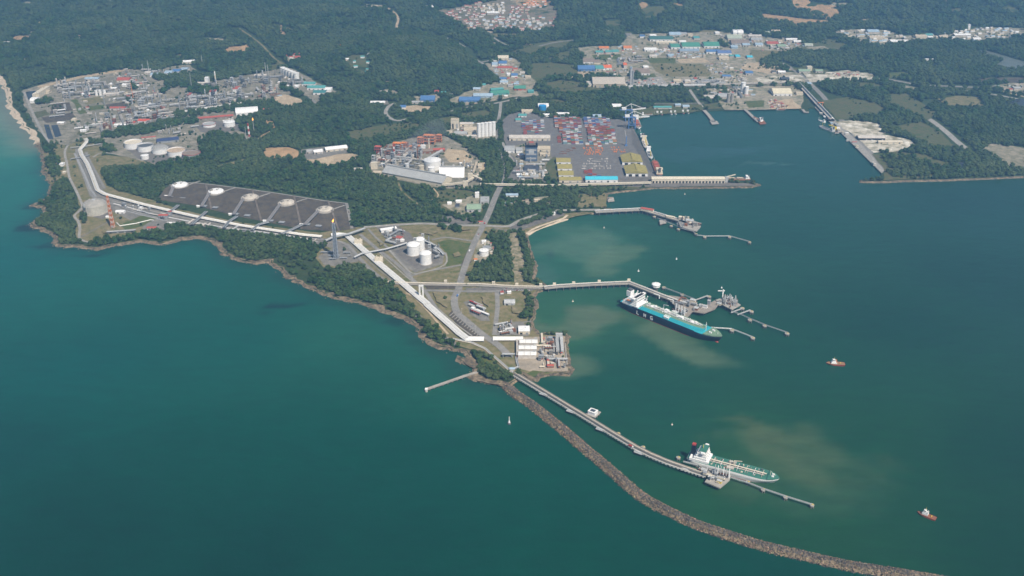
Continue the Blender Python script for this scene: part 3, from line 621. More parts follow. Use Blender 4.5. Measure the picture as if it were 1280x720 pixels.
road([(1115,120),(1128,128),(1146,140),(1166,152),(1184,166),(1196,177),(1208,186)], 16, M_conc); road([(1112,103),(1150,111),(1200,113),(1240,118),(1284,126)], 10, M_conc)
road([(1238,109),(1256,115),(1284,122)], 8, M_sand, name='track'); road([(1234,60),(1250,59),(1270,57)], 8, M_sand, name='track')
road([(424,0),(450,6),(476,12),(494,22),(498,28),(496,36),(504,42)], 9, M_sand, name='track', hilly=True)
road([(516,38),(530,43),(548,47),(562,51),(572,57),(581,63)], 10, M_conc, hilly=True); road([(581,63),(594,74),(608,82),(620,92),(634,104),(650,112),(672,118)], 9, M_conc)
road([(600,78),(612,76),(640,68),(664,61),(690,54),(722,50)], 10, hilly=True); road([(610,40),(618,48),(632,56),(648,59)], 8, M_conc, hilly=True)
road([(672,118),(650,122),(626,128),(600,132),(575,136),(556,142)], 9, M_conc); road([(512,148),(498,151),(488,148),(482,141),(486,133),(494,129)], 10, M_conc)
road([(632,127),(660,124),(680,120),(700,118),(740,116)], 6, M_gravel, name='track'); road([(800,130),(840,130),(880,129)], 8, M_gravel); road([(862,112),(870,124),(878,134)], 8, M_conc)
road([(30,115),(36,130),(46,152),(56,170),(64,180)], 6, M_conc); road([(88,124),(96,134),(104,146),(114,160),(118,172)], 9); road([(66,153),(92,150),(118,146),(150,140),(182,136)], 8)
road([(136,92),(146,103),(156,114),(166,120)], 9); road([(160,93),(178,106),(196,118),(206,124)], 9); road([(70,107),(76,119),(82,130)], 7); road([(108,124),(120,136),(128,148),(140,164)], 7)
road([(110,172),(140,176),(170,172),(208,165),(250,160),(280,150),(300,146)], 9, M_conc); road([(116,197),(128,191),(150,194),(175,200),(186,206)], 6, M_conc, name='track')
road([(236,82),(246,90),(262,94)], 8, M_gravel); road([(366,87),(384,98),(404,108),(424,117)], 9); road([(372,110),(386,120),(396,130)], 9)
road([(320,148),(345,144),(372,142)], 6, M_grass, name='track', hilly=True); road([(626,128),(625,140),(623,150)], 8, M_conc)
road([(646,206),(638,196),(630,182),(628,178)], 9, M_conc); road([(300,48),(330,64),(352,80)], 7, M_grass, name='track', hilly=True)
# ================================================================ TREES
M_leaf = mat('leaf', (.050,.098,.022), .85, scale=.25, tint=(.013,.035,.010), rand=.4, spec=.15)
M_leaf_lo = mat('leaf_pale', (.064,.10,.027), .85, scale=.25, tint=(.028,.056,.016), rand=.3, spec=.15)
M_bark = mat('bark', (.13,.10,.075), .9)
def woodland(m, pale):
    t = m.node_tree; N = t.nodes; L = t.links; b = N['Principled BSDF']; src = b.inputs['Base Color'].links[0].from_socket
    oi = N.new('ShaderNodeObjectInfo'); n = N.new('ShaderNodeTexNoise'); n.inputs['Scale'].default_value = .0045; n.inputs['Detail'].default_value = 5; L.new(oi.outputs['Location'], n.inputs['Vector'])
    r = N.new('ShaderNodeMapRange'); r.inputs[1].default_value = .42; r.inputs[2].default_value = .62; r.inputs[4].default_value = .85; L.new(n.outputs['Fac'], r.inputs[0])
    x = N.new('ShaderNodeMix'); x.data_type = 'RGBA'; L.new(r.outputs[0], x.inputs[0]); L.new(src, x.inputs[6]); x.inputs[7].default_value = (*pale, 1); L.new(x.outputs[2], b.inputs['Base Color'])
woodland(M_leaf, (.068,.10,.036)); woodland(M_leaf_lo, (.09,.118,.045))
def crown_mesh(name, seed, lobes, cards, tall=1.0):
    """unit crown (about 1 wide, base at z=0): uneven lobes wrapped in leaf clumps"""
    r_ = random.Random(seed); bm = bmesh.new(); cs = []
    for k in range(lobes):
        a = r_.uniform(0, 6.28); d = r_.uniform(.06, .30) if k else 0
        c = Vector((d * math.cos(a), d * math.sin(a), (r_.uniform(.24, .52) + (.12 if k == 0 else 0)) * tall)); s = r_.uniform(.15, .25) if k else .27
        cs.append((c, s)); b2 = bmesh.new(); bmesh.ops.create_icosphere(b2, subdivisions=1, radius=s)
        for v in b2.verts: v.co = Vector((v.co.x, v.co.y, v.co.z * .8)) * r_.uniform(.72, 1.2) + c
        t_ = bpy.data.meshes.new('t'); b2.to_mesh(t_); bm.from_mesh(t_); b2.free(); bpy.data.meshes.remove(t_)
    for k in range(cards):
        c, s = cs[r_.randrange(len(cs))]; n = Vector((r_.gauss(0, 1), r_.gauss(0, 1), abs(r_.gauss(.25, .9)))).normalized()
        p = c + Vector((n.x, n.y, n.z * .85)) * s * r_.uniform(.92, 1.28); u = n.orthogonal().normalized(); w_ = n.cross(u); e = r_.uniform(.035, .085)
        u = (u + n * r_.uniform(-.6, .6)).normalized(); a = r_.uniform(0, 6.28); u, w_ = u * math.cos(a) + w_ * math.sin(a), w_ * math.cos(a) - u * math.sin(a)
        bm.faces.new([bm.verts.new(p + u * e * i + w_ * e * j) for i, j in ((-1, -.5), (.3, -1), (1, .4), (-.2, 1))])
    me = bpy.data.meshes.new(name); bm.to_mesh(me); bm.free(); return me
CROWNS = [crown_mesh('crown', k, 7 + k % 3, 110, 1 + .12 * (k % 3)) for k in range(6)]
for i, c_ in enumerate(CROWNS): c_.materials.append(M_leaf if i % 3 else M_leaf_lo)
def trunk_mesh():
    mb = MB(); mb.cyl(0, 0, 0, .035, .34, 7, .022)
    for a in (0, 2.1, 4.2): mb.bar((0, 0, .26), (.16 * math.cos(a), .16 * math.sin(a), .42), .022)
    o = mb.build('trunk', M_bark); me = o.data; bpy.data.objects.remove(o); return me
TRUNK = trunk_mesh()

WOODS = []          # woods that stand inside cleared ground
def wood(px): WOODS.append([(p.x, p.y) for p in PP(px)])
wood([(96,176),(110,172),(122,170),(135,164),(170,158),(212,152),(250,148),(252,153),(212,161),(180,168),(140,175),(124,181)])
wood([(214,143),(250,138),(300,131),(330,127),(336,131),(300,138),(250,145),(218,149)]); wood([(58,200),(66,196),(73,204),(74,217),(66,222),(60,212)])
wood([(46,183),(58,178),(70,180),(66,190),(56,193)]); wood([(122,188),(135,182),(143,188),(142,194),(126,196)]); wood([(163,104),(170,100),(174,112),(168,114)]); wood([(157,121),(166,120),(166,126),(158,127)]); wood([(42,127),(60,125),(64,130),(44,134)])
wood([(186,96),(215,96),(232,101),(290,94),(296,97),(262,103),(246,107),(220,112),(205,106)]); wood([(345,106),(354,106),(372,114),(366,120),(352,114)]); wood([(190,115),(208,113),(208,118),(192,119)])
wood([(236,112),(250,108),(278,112),(276,116),(250,117),(238,118)]); wood([(246,175),(262,167),(300,172),(306,178),(284,184),(258,188)]); wood([(101,270),(106,270),(107,279),(102,281)])
wood([(604,290),(628,290),(636,296),(640,320),(642,352),(590,352),(592,334),(612,324),(620,314),(618,302)]); wood([(648,290),(658,290),(660,300),(663,318),(669,332),(667,350),(658,352),(656,322)]); wood([(655,366),(668,364),(665,380),(660,396),(656,404),(650,398),(660,384)])
wood([(590,268),(600,268),(604,272),(596,275)]); wood([(540,280),(560,281),(576,287),(574,292),(554,288)]); wood([(615,234),(628,236),(640,240),(655,246),(650,254),(660,262),(670,255),(688,246),(720,242),(722,258),(690,262),(668,268),(650,276),(630,279),(616,272),(620,256)])
wood([(640,232),(690,232),(730,236),(700,242),(650,240)]); wood([(784,92),(800,95),(812,100),(790,99)]); wood([(896,52),(908,50),(920,58),(905,60)]); wood([(900,112),(908,110),(906,118),(898,117)])
wood([(682,222),(690,224),(690,228),(680,228)]); wood([(730,240),(756,240),(752,246),(735,246)]); wood([(1104,196),(1130,194),(1170,206),(1196,212),(1180,220),(1120,222),(1106,214)])
wood([(528,398),(536,402),(552,416),(545,420),(532,408)]); wood([(482,352),(494,360),(512,378),(524,395),(516,394),(498,378),(486,366)])

def free(x, y):
    """True where trees may stand"""
    ok = inpoly(x, y, LAND_XY); far = sstep(2650, 3100, y); X0, Y0 = x, y
    x = x + 46 * far * (fbm(x / 70, y / 70, 61) - .5); y = y + 70 * far * (fbm(X0 / 70, y / 70, 67) - .5)
    wd = np.zeros(x.shape, bool)
    for p in WOODS: wd |= inpoly(x, y, p)
    for p in CLEAR: ok &= ~(inpoly(x, y, p) & ~wd)
    x, y = X0, Y0
    for pts, dist in OPEN:
        px = [p[0] for p in pts]; py = [p[1] for p in pts]
        bb = (x > min(px) - dist) & (x < max(px) + dist) & (y > min(py) - dist) & (y < max(py) + dist)
        if bb.any():
            i = np.where(bb)[0]; ok[i] &= segdist(x[i], y[i], pts) > dist
    for a, b, r_ in KEEP_OUT: ok &= ((x - a) ** 2 + (y - b) ** 2) > r_ * r_
    return ok
def scatter(y0, y1, step, seed):
    g = np.random.default_rng(seed); ys = np.arange(y0, y1, step); out = []
    for yy in ys:
        half = yy * .56 + 140; xs = np.arange(-half, half, step)
        out.append(np.stack([xs + g.uniform(-.48, .48, xs.size) * step, yy + g.uniform(-.48, .48, xs.size) * step], 1))
    q = np.concatenate(out); q = q[free(q[:, 0], q[:, 1])]
    return q, g
def make_trees():
    bands = [(1500, 2750, 9.0, 1.55), (2750, 3500, 10.5, 1.6), (3500, 4500, 13, 1.6), (4500, 6400, 17, 1.6)]
    PT = []; SC = []
    for k, (a, b, st, f) in enumerate(bands):
        q, g = scatter(a, b, st, 40 + k)
        gap = fbm(q[:, 0] / 90, q[:, 1] / 90, 21); gap2 = fbm(q[:, 0] / 300, q[:, 1] / 300, 26)
        keep = g.uniform(0, 1, len(q)) < np.clip(.45 + 5.2 * (gap - .30) + 1.2 * (gap2 - .4), .3, 1)
        ds_ = segdist(q[:, 0], q[:, 1], SHORE); keep &= ds_ > 7
        q = q[keep]; s = st * f * g.uniform(.62, 1.28, len(q)) * (.75 + .5 * fbm(q[:, 0] / 60, q[:, 1] / 60, 9))
        PT.append(q); SC.append(s)
    # bushes and small trees over rough open ground
    g = np.random.default_rng(78); q = g.uniform((-2600, 1700), (2600, 4700), (60000, 2)); q = q[inpoly(q[:, 0], q[:, 1], LAND_XY)]; ok = np.zeros(len(q), bool)
    for p in BUSHY: ok |= inpoly(q[:, 0], q[:, 1], p)
    ok &= g.uniform(0, 1, len(q)) < np.clip(3.2 * (fbm(q[:, 0] / 60, q[:, 1] / 60, 33) - .5), 0, 1) * np.where(q[:, 1] < 2500, .12, 1)
    q = q[ok]; ok = np.ones(len(q), bool)
    for pts, dist in OPEN: ok &= segdist(q[:, 0], q[:, 1], pts) > dist - 3
    for a, b, r_ in KEEP_OUT: ok &= ((q[:, 0] - a) ** 2 + (q[:, 1] - b) ** 2) > (r_ - 2) ** 2
    q = q[ok]; PT.append(q); SC.append(g.uniform(5, 11, len(q)))
    q = np.array([tuple(P(597 + 30 * u, 452 + 22 * v).xy) for u, v in g.uniform(0, 1, (160, 2)) if v > u * .55 - .1 and v < .62 + .5 * u]); PT.append(q); SC.append(g.uniform(4, 8.5, len(q)))
    return np.concatenate(PT), np.concatenate(SC)
# ================================================================ colours of built things
WHITE = mat('white_paint', (.82,.80,.77), .5, .12, .15); CREAM = mat('cream_paint', (.66,.58,.45), .6, .14, .12); GREY = mat('grey_steel', (.30,.31,.32), .55, .2, .2)
LGREY = mat('light_grey', (.46,.46,.45), .6, .15, .12); DGREY = mat('dark_steel', (.11,.115,.12), .6, .25, .2); CONC = mat('concrete_deck', (.36,.33,.29), .85, .22, .09); PILE = mat('pile_concrete', (.17,.15,.13), .9, .3, .2)
RED = mat('red_paint', (.42,.06,.045), .55, .2, .2); ORANGE = mat('orange_paint', (.62,.20,.06), .55, .2, .15); BLUE = mat('blue_paint', (.05,.16,.42), .5, .2, .15); NAVY = mat('navy_paint', (.003,.006,.018), .45, .25, .1)
TEAL = mat('teal_paint', (.03,.36,.42), .5, .12, .1); DECKG = mat('deck_green', (.045,.165,.12), .6, .2, .15); OLIVE = mat('olive_roof', (.32,.27,.09), .7, .16, .08); CYAN = mat('cyan_roof', (.07,.50,.62), .55, .1, .06)
RGREEN = mat('green_roof', (.08,.27,.19), .6, .2, .08); RTEAL = mat('teal_roof', (.10,.32,.30), .6, .18, .08); RBLUE = mat('blue_roof', (.09,.19,.38), .55, .18, .08); RLBLUE = mat('pale_blue_roof', (.36,.46,.54), .6, .2, .08)
RRED = mat('red_roof', (.42,.10,.07), .7, .2, .1); RORANGE = mat('orange_roof', (.66,.22,.07), .65, .18, .1); RBROWN = mat('brown_roof', (.26,.20,.16), .75, .2, .08); RTAN = mat('tan_roof', (.50,.42,.31), .7, .1, .05)
RGREY = mat('grey_roof', (.38,.38,.37), .65, .15, .06); RDARK = mat('dark_roof', (.07,.08,.10), .6, .2, .08); GLASS = mat('dark_glass', (.02,.028,.035), .15, .2, .2, spec=.6); YELLOW = mat('yellow_paint', (.70,.52,.05), .5, .15, .2)
RUST = mat('rust_steel', (.25,.10,.05), .8, .3, .2); OPENING = mat('dark_opening', (.025,.025,.025), .9); RUBBER = mat('black_rubber', (.018,.018,.018), .8); PALEDECK = mat('pale_green_deck', (.17,.26,.17), .7, .2, .1)
WORN = mat('worn_white', (.55,.50,.44), .7, .25, .12); MACH = mat('weathered_machinery', (.30,.28,.25), .65, .35, .3); HULLGREY = mat('hull_grey', (.36,.36,.35), .55, .15, .1)

# ================================================================ VESSELS
def hull(mb, L, B, zs, stern=.8, bow0=.78, sharp=1.7, rake=.05, mi=0, run=.16, n=26, cap=True):
    """lofted hull, stern at x=0, bow at x=L; zs = list of (z, waterline fullness 0..1)"""
    sec = []
    for z, full in zs:
        row = []
        for i in range(n + 1):
            t = i / n
            b = B / 2
            if t < run: b *= stern * (.82 + .18 * full) + (1 - stern * (.82 + .18 * full)) * math.sin(t / run * math.pi / 2)
            b0 = bow0 - .07 * (1 - full)
            if t > b0: b *= max(0.0, 1 - ((t - b0) / (1 - b0)) ** (sharp + .9 * full))
            row.append((t * L * (1 - rake * (1 - full)) + rake * .35 * L * (1 - full) * (1 - t), max(b, .08), z))
        sec.append(row)
    q = []
    for row in sec: q += [(x, -b, z) for x, b, z in row] + [(x, b, z) for x, b, z in row]
    m = 2 * (n + 1); f = []
    for k in range(len(sec) - 1):
        for i in range(n):
            a = k * m + i; f.append((a, a + 1, a + m + 1, a + m)); a += n + 1; f.append((a + 1, a, a + m, a + m + 1))
        f.append((k * m, k * m + m, k * m + m + n + 1, k * m + n + 1)); f.append((k * m + n, k * m + 2 * n + 1, k * m + m + 2 * n + 1, k * m + m + n))
    if cap:
        k = (len(sec) - 1) * m
        for i in range(n): f.append((k + i, k + i + 1, k + n + 2 + i, k + n + 1 + i))
    mb.add(q, f, mi); return sec
def place(a, b, extra=0):
    """stern point a, bow point b -> location, heading, length"""
    d = b - a; return (a.x, a.y, 0), math.atan2(d.y, d.x), d.length
def windows(mb, x, y0, y1, z, h, n, mi=0):
    st = (y1 - y0) / n
    for k in range(n): mb.box(x, y0 + st * (k + .5), z, .3, st * .62, h, 0, mi)
def letters(mb, text, x, y, z, h, gap):
    """block letters on the starboard side, proud of the plating"""
    t = h * .24
    for k, c in enumerate(text):
        X = x + k * gap; w_ = h * .66
        S_ = {'L': [((0, 0), (0, h)), ((0, 0), (w_, 0))], 'N': [((0, 0), (0, h)), ((w_, 0), (w_, h)), ((0, h), (w_, 0))],
              'G': [((0, 0), (0, h)), ((0, h), (w_, h)), ((0, 0), (w_, 0)), ((w_, 0), (w_, h * .45)), ((w_ * .5, h * .45), (w_, h * .45))]}[c]
        for (a, b), (c2, d) in S_: mb.bar((X + a, y, z + b), (X + c2, y, z + d), .5, t)

# ---- gas carrier at the long jetty
loc, rz, L = place(P(780, 381, 0), P(902, 429.5, 0))
t = thing('gas_carrier', 'long gas carrier with black-blue hull and turquoise deck moored at the long jetty', 'ship', loc, rz)
B, D = 41, 15.5; sc_ = L / 252
h_ = MB(); hull(h_, L, B, [(-1.5, .0), (1.2, .15), (8, .6), (D, 1)], stern=.86, bow0=.80, rake=.045); ho = h_.build('hull', NAVY, t, True)
b2 = MB(); hull(b2, L - 2, B + .5, [(-1.6, .0), (1.0, .12)], stern=.86, bow0=.80, rake=.045, cap=False); b2.build('boot_topping', RED, ho)
b2 = MB(); b2.lathe(0, 0, [(.1, 0), (2.2, 1.5), (2.6, 5), (2.2, 9), (.6, 12)], 10); bo = b2.build('bulbous_bow', RED, ho); bo.location = (L - 19, 0, -.6); bo.rotation_euler = (0, math.pi / 2, 0)
b2 = MB(); letters(b2, 'LNG', L * .20, -B / 2 - .35, 4, 7.4, L * .072); b2.build('lettering', WHITE, ho)
dk = MB(); hull(dk, L - 2.4, B - 1.4, [(D, 1), (D + .35, 1)], stern=.86, bow0=.80, rake=0); dk.build('main_deck', TEAL, t).location = (1.2, 0, 0)
bw = MB()
for s in (-1, 1): bw.ribbon([(x, s * (B / 2 - .4), D + 1.5) for x in np.linspace(L * .14, L * .78, 12)], .3, 1.4)
bw.build('bulwark', NAVY, t)
# trunk deck with sloping turquoise sides
x0, x1 = L * .225, L * .835; tw, bwid, ht = 25, 36, 6.4
tk = MB(); q = []
for x, k in ((x0, 1), (L * .72, 1), (x1, .62)): q += [(x, -bwid / 2 * k, D + .3), (x, -tw / 2 * k, D + ht), (x, tw / 2 * k, D + ht), (x, bwid / 2 * k, D + .3)]
tk.add(q, [(0, 1, 5, 4), (4, 5, 9, 8), (2, 3, 7, 6), (6, 7, 11, 10), (3, 2, 1, 0), (8, 9, 10, 11)], 0); tk.add(q, [(1, 2, 6, 5), (5, 6, 10, 9)], 1)
trunk = tk.build('trunk_deck', [TEAL, PALEDECK], t)
for k in range(4):
    x = x0 + 18 + k * L * .137; m = MB(); m.cyl(x, 0, D + ht, 3.6, 2.4, 14); m.box(x + 7, 3, D + ht, 5, 4, 3.2); m.cyl(x - 5, -2, D + ht, .7, 9, 8); m.build('tank_dome', WHITE, t)
for k, y in enumerate((-4, 3.4, 5.6)):
    m = MB(); m.tube([(x0 + 4, y, D + ht + 1.6), (L * .70, y, D + ht + 1.6), (L * .8, y * .5, D + ht + 1.6)], .55, 6)
    for x in np.arange(x0 + 8, L * .7, 11): m.box(x, y, D + ht, .8, 1.4, 1.6)
    m.build('cargo_pipe', WHITE, t)
m = MB(); m.box(L * .5, 0, D + ht + .2, L * .53, 2.2, 1.1)
for x in np.arange(x0 + 6, L * .76, 12): m.box(x, 0, D + ht, 1.4, 12, .8)
m.build('catwalk', LGREY, t)
for s in (-1, 1):
    m = MB(); m.box(L * .49, s * 14.5, D + 1.2, 12, 5, 4)
    for k in range(5): m.tube([(L * .47 + k * 3, s * 10, D + 7.4), (L * .47 + k * 3, s * 17.5, D + 7.4), (L * .47 + k * 3, s * 19, D + 6.2)], .6, 6)
    m.build('manifold', WHITE, t)
m = MB(); m.box(L * .44, 3, D + ht, 8, 7, 5); m.box(L * .60, -2, D + ht, 10, 6, 4.6); m.build('deck_house', WHITE, t)
for x in (.39, .575):
    m = MB(); m.cyl(L * x, 9, D + ht, .9, 10, 8); m.bar((L * x, 9, D + ht + 10), (L * x + 14, 5, D + ht + 14), 1.1); m.build('deck_crane', WHITE, t)
m = MB(); m.cyl(L * .84, 0, D, .8, 20, 8, .45); m.bar((L * .84, -3, D + 14), (L * .84, 3, D + 14), .5); m.build('foremast', WHITE, t)
fc2 = MB()
q = []; n_ = 10
for i in range(n_ + 1):
    tt = .86 + .137 * i / n_; b_ = (B - 1) / 2 * max(.01, 1 - ((tt - .80) / .2) ** 2.6) + .05; q += [(tt * L, -b_, D + 2.4), (tt * L, b_, D + 2.4), (tt * L, -b_, D + .3), (tt * L, b_, D + .3)]
f_ = [(0, 1, 3, 2)]
for i in range(n_): a = 4 * i; f_ += [(a, a + 4, a + 5, a + 1), (a + 2, a + 6, a + 4, a), (a + 1, a + 5, a + 7, a + 3)]
fc2.add(q, f_); fo = fc2.build('forecastle', PALEDECK, t)
m = MB(); m.box(L * .9, -6, D + 2.4, 6, 3, 2.4); m.box(L * .9, 6, D + 2.4, 6, 3, 2.4); m.cyl(L * .955, 0, D + 2.4, .5, 5, 8); m.build('mooring_winch', WHITE, fo)
# accommodation
ac = MB(); z = D
for k, (xa, xb, wd) in enumerate([(8, 50, 38), (10, 46, 36), (14, 45, 34), (18, 44, 32), (22, 44, 30)]): ac.box((xa + xb) / 2, 0, z + .01, xb - xa, wd, 3.4); z += 3.42
ao = ac.build('accommodation', WHITE, t)
br = MB(); br.box(38, 0, z, 12, 30, 3.8); br.box(38, 0, z + 1.6, 7, 43, 2.2); bo_ = br.build('bridge', WHITE, t); g_ = MB(); g_.box(44.05, 0, z + 1.7, .25, 28, 1.5); g_.build('bridge_window', GLASS, bo_)
m = MB()
for k in range(4): windows(m, 45.1 - (1 if k > 1 else 0) * .6 + (1 if k == 0 else 0) * 5, -14, 14, D + 1.4 + 3.42 * k, 1.3, 9)
m.build('front_window', GLASS, ao)
m = MB(); m.box(15, 0, z - 4, 11, 13, 13); m.box(15, 0, z + 9, 8, 9, 3.4, 0, 1); m.build('funnel', [WHITE, DGREY], t)
m = MB(); m.cyl(34, 0, z + 3.8, .7, 12, 8, .4); m.bar((34, -4, z + 11), (34, 4, z + 11), .5); m.box(34, 0, z + 13, 1, 5, .8); m.build('radar_mast', WHITE, t)
for s in (-1, 1):
    m = MB(); m.tube([(20, s * 18, D + 10.5), (22, s * 18, D + 11), (29, s * 18, D + 11), (31, s * 18, D + 10.5)], 1.6, 8); m.build('lifeboat', ORANGE, t)
m = MB(); m.cyl(48, 16, D, 1.2, 12, 8); m.bar((48, 16, D + 12), (56, 8, D + 22), 1.6); m.build('provision_crane', WHITE, t)
m = MB(); m.box(3.6, -6, D + .3, 3, 4, 2.2); m.box(3.6, 6, D + .3, 3, 4, 2.2); m.build('aft_winch', RUST, t)

# ---- product tanker at the breakwater jetty
loc, rz, L = place(P(860, 574, 0), P(973.5, 604.5, 0))
r_ = random.Random(8)
for k in range(34):
    x, y = r_.uniform(x0 + 8, L * .8), r_.uniform(-10, 10); m = MB(); (m.cyl(x, y, D + ht, .8, r_.uniform(1.5, 4), 8) if k % 2 else m.box(x, y, D + ht, r_.uniform(1.5, 6), r_.uniform(1.2, 3), r_.uniform(1, 3))); m.build('deck_fitting', [WHITE, WORN, PALEDECK, MACH, CREAM][k % 5], t)
t = thing('product_tanker', 'grey-hulled product tanker with green deck and white bridge beside the breakwater jetty', 'ship', loc, rz)
B, D = 31, 10
h_ = MB(); hull(h_, L, B, [(-1.2, 0), (1, .15), (5, .6), (D, 1)], stern=.7, bow0=.78, rake=.05); ho = h_.build('hull', mat('tanker_grey', (.52,.52,.50), .55, .15, .1), t, True)
b2 = MB(); hull(b2, L - 1.4, B + .4, [(-1.4, 0), (.8, .12)], stern=.7, bow0=.78, rake=.05, cap=False); b2.build('boot_topping', RED, ho)
dk = MB(); hull(dk, L - 1.6, B - 1, [(D, 1), (D + .3, 1)], stern=.7, bow0=.78, rake=0); dk.build('main_deck', DECKG, t).location = (.8, 0, 0)
m = MB(); q = []
for i in range(9):
    tt = .88 + .118 * i / 8; b_ = (B - .6) / 2 * max(.01, 1 - ((tt - .78) / .22) ** 2.6) + .05; q += [(tt * L, -b_, D + 2.2), (tt * L, b_, D + 2.2), (tt * L, -b_, D + .2), (tt * L, b_, D + .2)]
f_ = [(0, 1, 3, 2)]
for i in range(8): a = 4 * i; f_ += [(a, a + 4, a + 5, a + 1), (a + 2, a + 6, a + 4, a), (a + 1, a + 5, a + 7, a + 3)]
m.add(q, f_); fo = m.build('forecastle', DECKG, t)
m = MB(); m.cyl(L * .9, 0, D + 2, .5, 9, 8, .3); m.bar((L * .9, 0, D + 10), (L * .955, 0, D + 4), .4); m.build('foremast', CREAM, fo)
m = MB(); m.box(L * .93, -3, D + 2.2, 4, 2.4, 1.8); m.box(L * .93, 3, D + 2.2, 4, 2.4, 1.8); m.build('mooring_winch', WHITE, fo)
ac = MB(); z = D
for xa, xb, wd in [(5, 38, 28), (12, 34, 26), (15, 33, 24), (17, 32, 23)]: ac.box((xa + xb) / 2, 0, z + .02, xb - xa, wd, 4.2); z += 4.22
ao = ac.build('accommodation', WHITE, t)
m = MB(); m.box(26, 0, z, 11, 22, 3.8); m.box(27, 0, z + 1.4, 6, 31, 2.2); bo_ = m.build('bridge', WHITE, t); m = MB(); m.box(31.6, 0, z + 1.5, .2, 20, 1.5); m.build('bridge_window', GLASS, bo_)
m = MB(); m.box(26, 0, z + 3.82, 11.4, 22.4, .25); m.build('bridge_roof', DECKG, bo_)
m = MB()
for k in range(4): windows(m, [38, 34, 33, 32][k] + .1, -9, 9, D + 1.6 + 4.22 * k, 1.1, 6)
m.build('front_window', GLASS, ao)
m = MB(); m.box(8, 1, D + 4, 7, 7, 18); m.box(8, 1, D + 22, 6, 6, 2.4, 0, 1); m.build('funnel', [NAVY, RED], t)
m = MB(); m.cyl(24, 0, z + 3.3, .5, 8, 8, .3); m.bar((24, -2.5, z + 8), (24, 2.5, z + 8), .4); m.build('radar_mast', YELLOW, t)
m = MB(); m.tube([(11, -8, D + 5), (12, -8, D + 5.6), (17, -8, D + 5.6), (18, -8, D + 5)], 1.4, 8); m.build('lifeboat', ORANGE, t)
m = MB(); m.box(L * .55, 0, D + 2.4, L * .62, 2.2, .7)
for x in np.arange(36, L * .86, 9): m.box(x, 0, D + .3, .7, 2.2, 2.1)
m.build('catwalk', CREAM, t)
for y in (-3.4, -2.2, 2.2, 3.4):
    m = MB(); m.tube([(34, y, D + 1.2), (L * .84, y, D + 1.2)], .45, 6); m.build('cargo_pipe', [WORN, LGREY][int(y > 0)], t)
for k, x in enumerate(np.linspace(44, L * .82, 7)):
    m = MB(); m.tube([(x, -9, D + .3), (x, -9, D + 2.6), (x, 9, D + 2.2), (x, 9, D + .3)], .4, 6); m.build('deck_rail', [CREAM, WHITE][k % 2], t)
m = MB(); m.cyl(L * .5, 3.6, D, .9, 9, 8); m.bar((L * .5, 3.6, D + 9), (L * .5 + 13, 4.5, D + 11), 1); m.build('hose_crane', CREAM, t)
for s in (-1, 1):
    m = MB(); m.box(L * .48, s * 8.5, D + .3, 12, 5, 2.2)
    for k in range(4): m.tube([(L * .45 + k * 3, s * 6, D + 3), (L * .45 + k * 3, s * 12, D + 3)], .4, 6)
    m.build('manifold', WORN, t)
r_ = random.Random(2)
for k in range(26):
    x, y = r_.uniform(42, L * .85), r_.choice((-1, 1)) * r_.uniform(5, 11); m = MB(); (m.cyl(x, y, D + .3, .9, r_.uniform(.8, 2.2), 8) if k % 2 else m.box(x, y, D + .3, r_.uniform(1, 4), r_.uniform(1, 2.4), r_.uniform(.8, 2.4))); m.build('deck_fitting', [DECKG, WORN, CREAM, DGREY, RUST][k % 5], t)
for x in np.arange(50, L * .8, 13): m = MB(); m.tube([(x, -11, D + .9), (x, -3, D + .9), (x + 3, -3, D + 1.6), (x + 3, 10, D + .9)], .35, 6); m.build('branch_pipe', MACH, t)
m = MB(); m.cyl(L * .82, -4, D + .3, 1.5, .8, 10); m.build('deck_hatch', YELLOW, t)

# ---- tugs and small craft
def tug(name, label, a, b, hullm, mode):
    loc, rz, L = place(a, b); t = thing(name, label, 'tugboat', loc, rz); B, D = L * .33, 2.6
    h_ = MB(); hull(h_, L, B, [(-.8, .2), (.9, .4), (D, 1)], stern=.85, bow0=.62, rake=.06, n=18); ho = h_.build('hull', hullm, t, True)
    m = MB(); hull(m, L - .5, B + .9, [(D - .5, 1), (D + .25, 1)], stern=.85, bow0=.62, rake=0, n=18, cap=False); m.build('fender', RUBBER, ho)
    m = MB(); hull(m, L - 1.2, B - .8, [(D, 1), (D + .12, 1)], stern=.85, bow0=.62, rake=0, n=18); m.build('deck', RUST if mode else mat('brown_deck', (.30,.16,.08), .8, .2, .2), t).location = (.6, 0, 0)
    x = L * .58; m = MB(); m.box(x, 0, D + .1, L * .30, B * .62, 3); m.box(x + .4, 0, D + 3.12, L * .2, B * .5, 2.6); do = m.build('deckhouse', WHITE, t)
    m = MB(); m.box(x + .8, 0, D + 5.74, L * .13, B * .44, 2.6); wo = m.build('wheelhouse', WHITE, t); m = MB(); m.box(x + .8, 0, D + 6.7, L * .134, B * .46, 1.1); m.build('window', GLASS, wo)
    m = MB(); m.cyl(x, 0, D + 8.3, .3, 6, 8, .15); m.bar((x, -1.4, D + 11), (x, 1.4, D + 11), .25); m.build('mast', YELLOW, t)
    for s in (-1, 1): m = MB(); m.cyl(x - L * .12, s * B * .2, D + 3, .8, 4.2, 10); m.build('funnel', [ORANGE, WHITE][mode], t)
    m = MB(); m.cyl(L * .25, 0, D, .9, 1.8, 10); m.bar((L * .25, -1.6, D + 1.6), (L * .25, 1.6, D + 1.6), .5); m.build('towing_bitt', YELLOW, t)
    return t
tug('tugboat', 'red tugboat with white deckhouse alone on open water off the long jetty', P(1056, 456, 0), P(1032, 454.5, 0), RED, 0)
tug('tugboat', 'rust-red tugboat with long open stern deck near the low edge of the harbour water', P(1170, 650, 0), P(1146, 640.5, 0), mat('rust_red_hull', (.34,.07,.03), .6, .2, .2), 1)

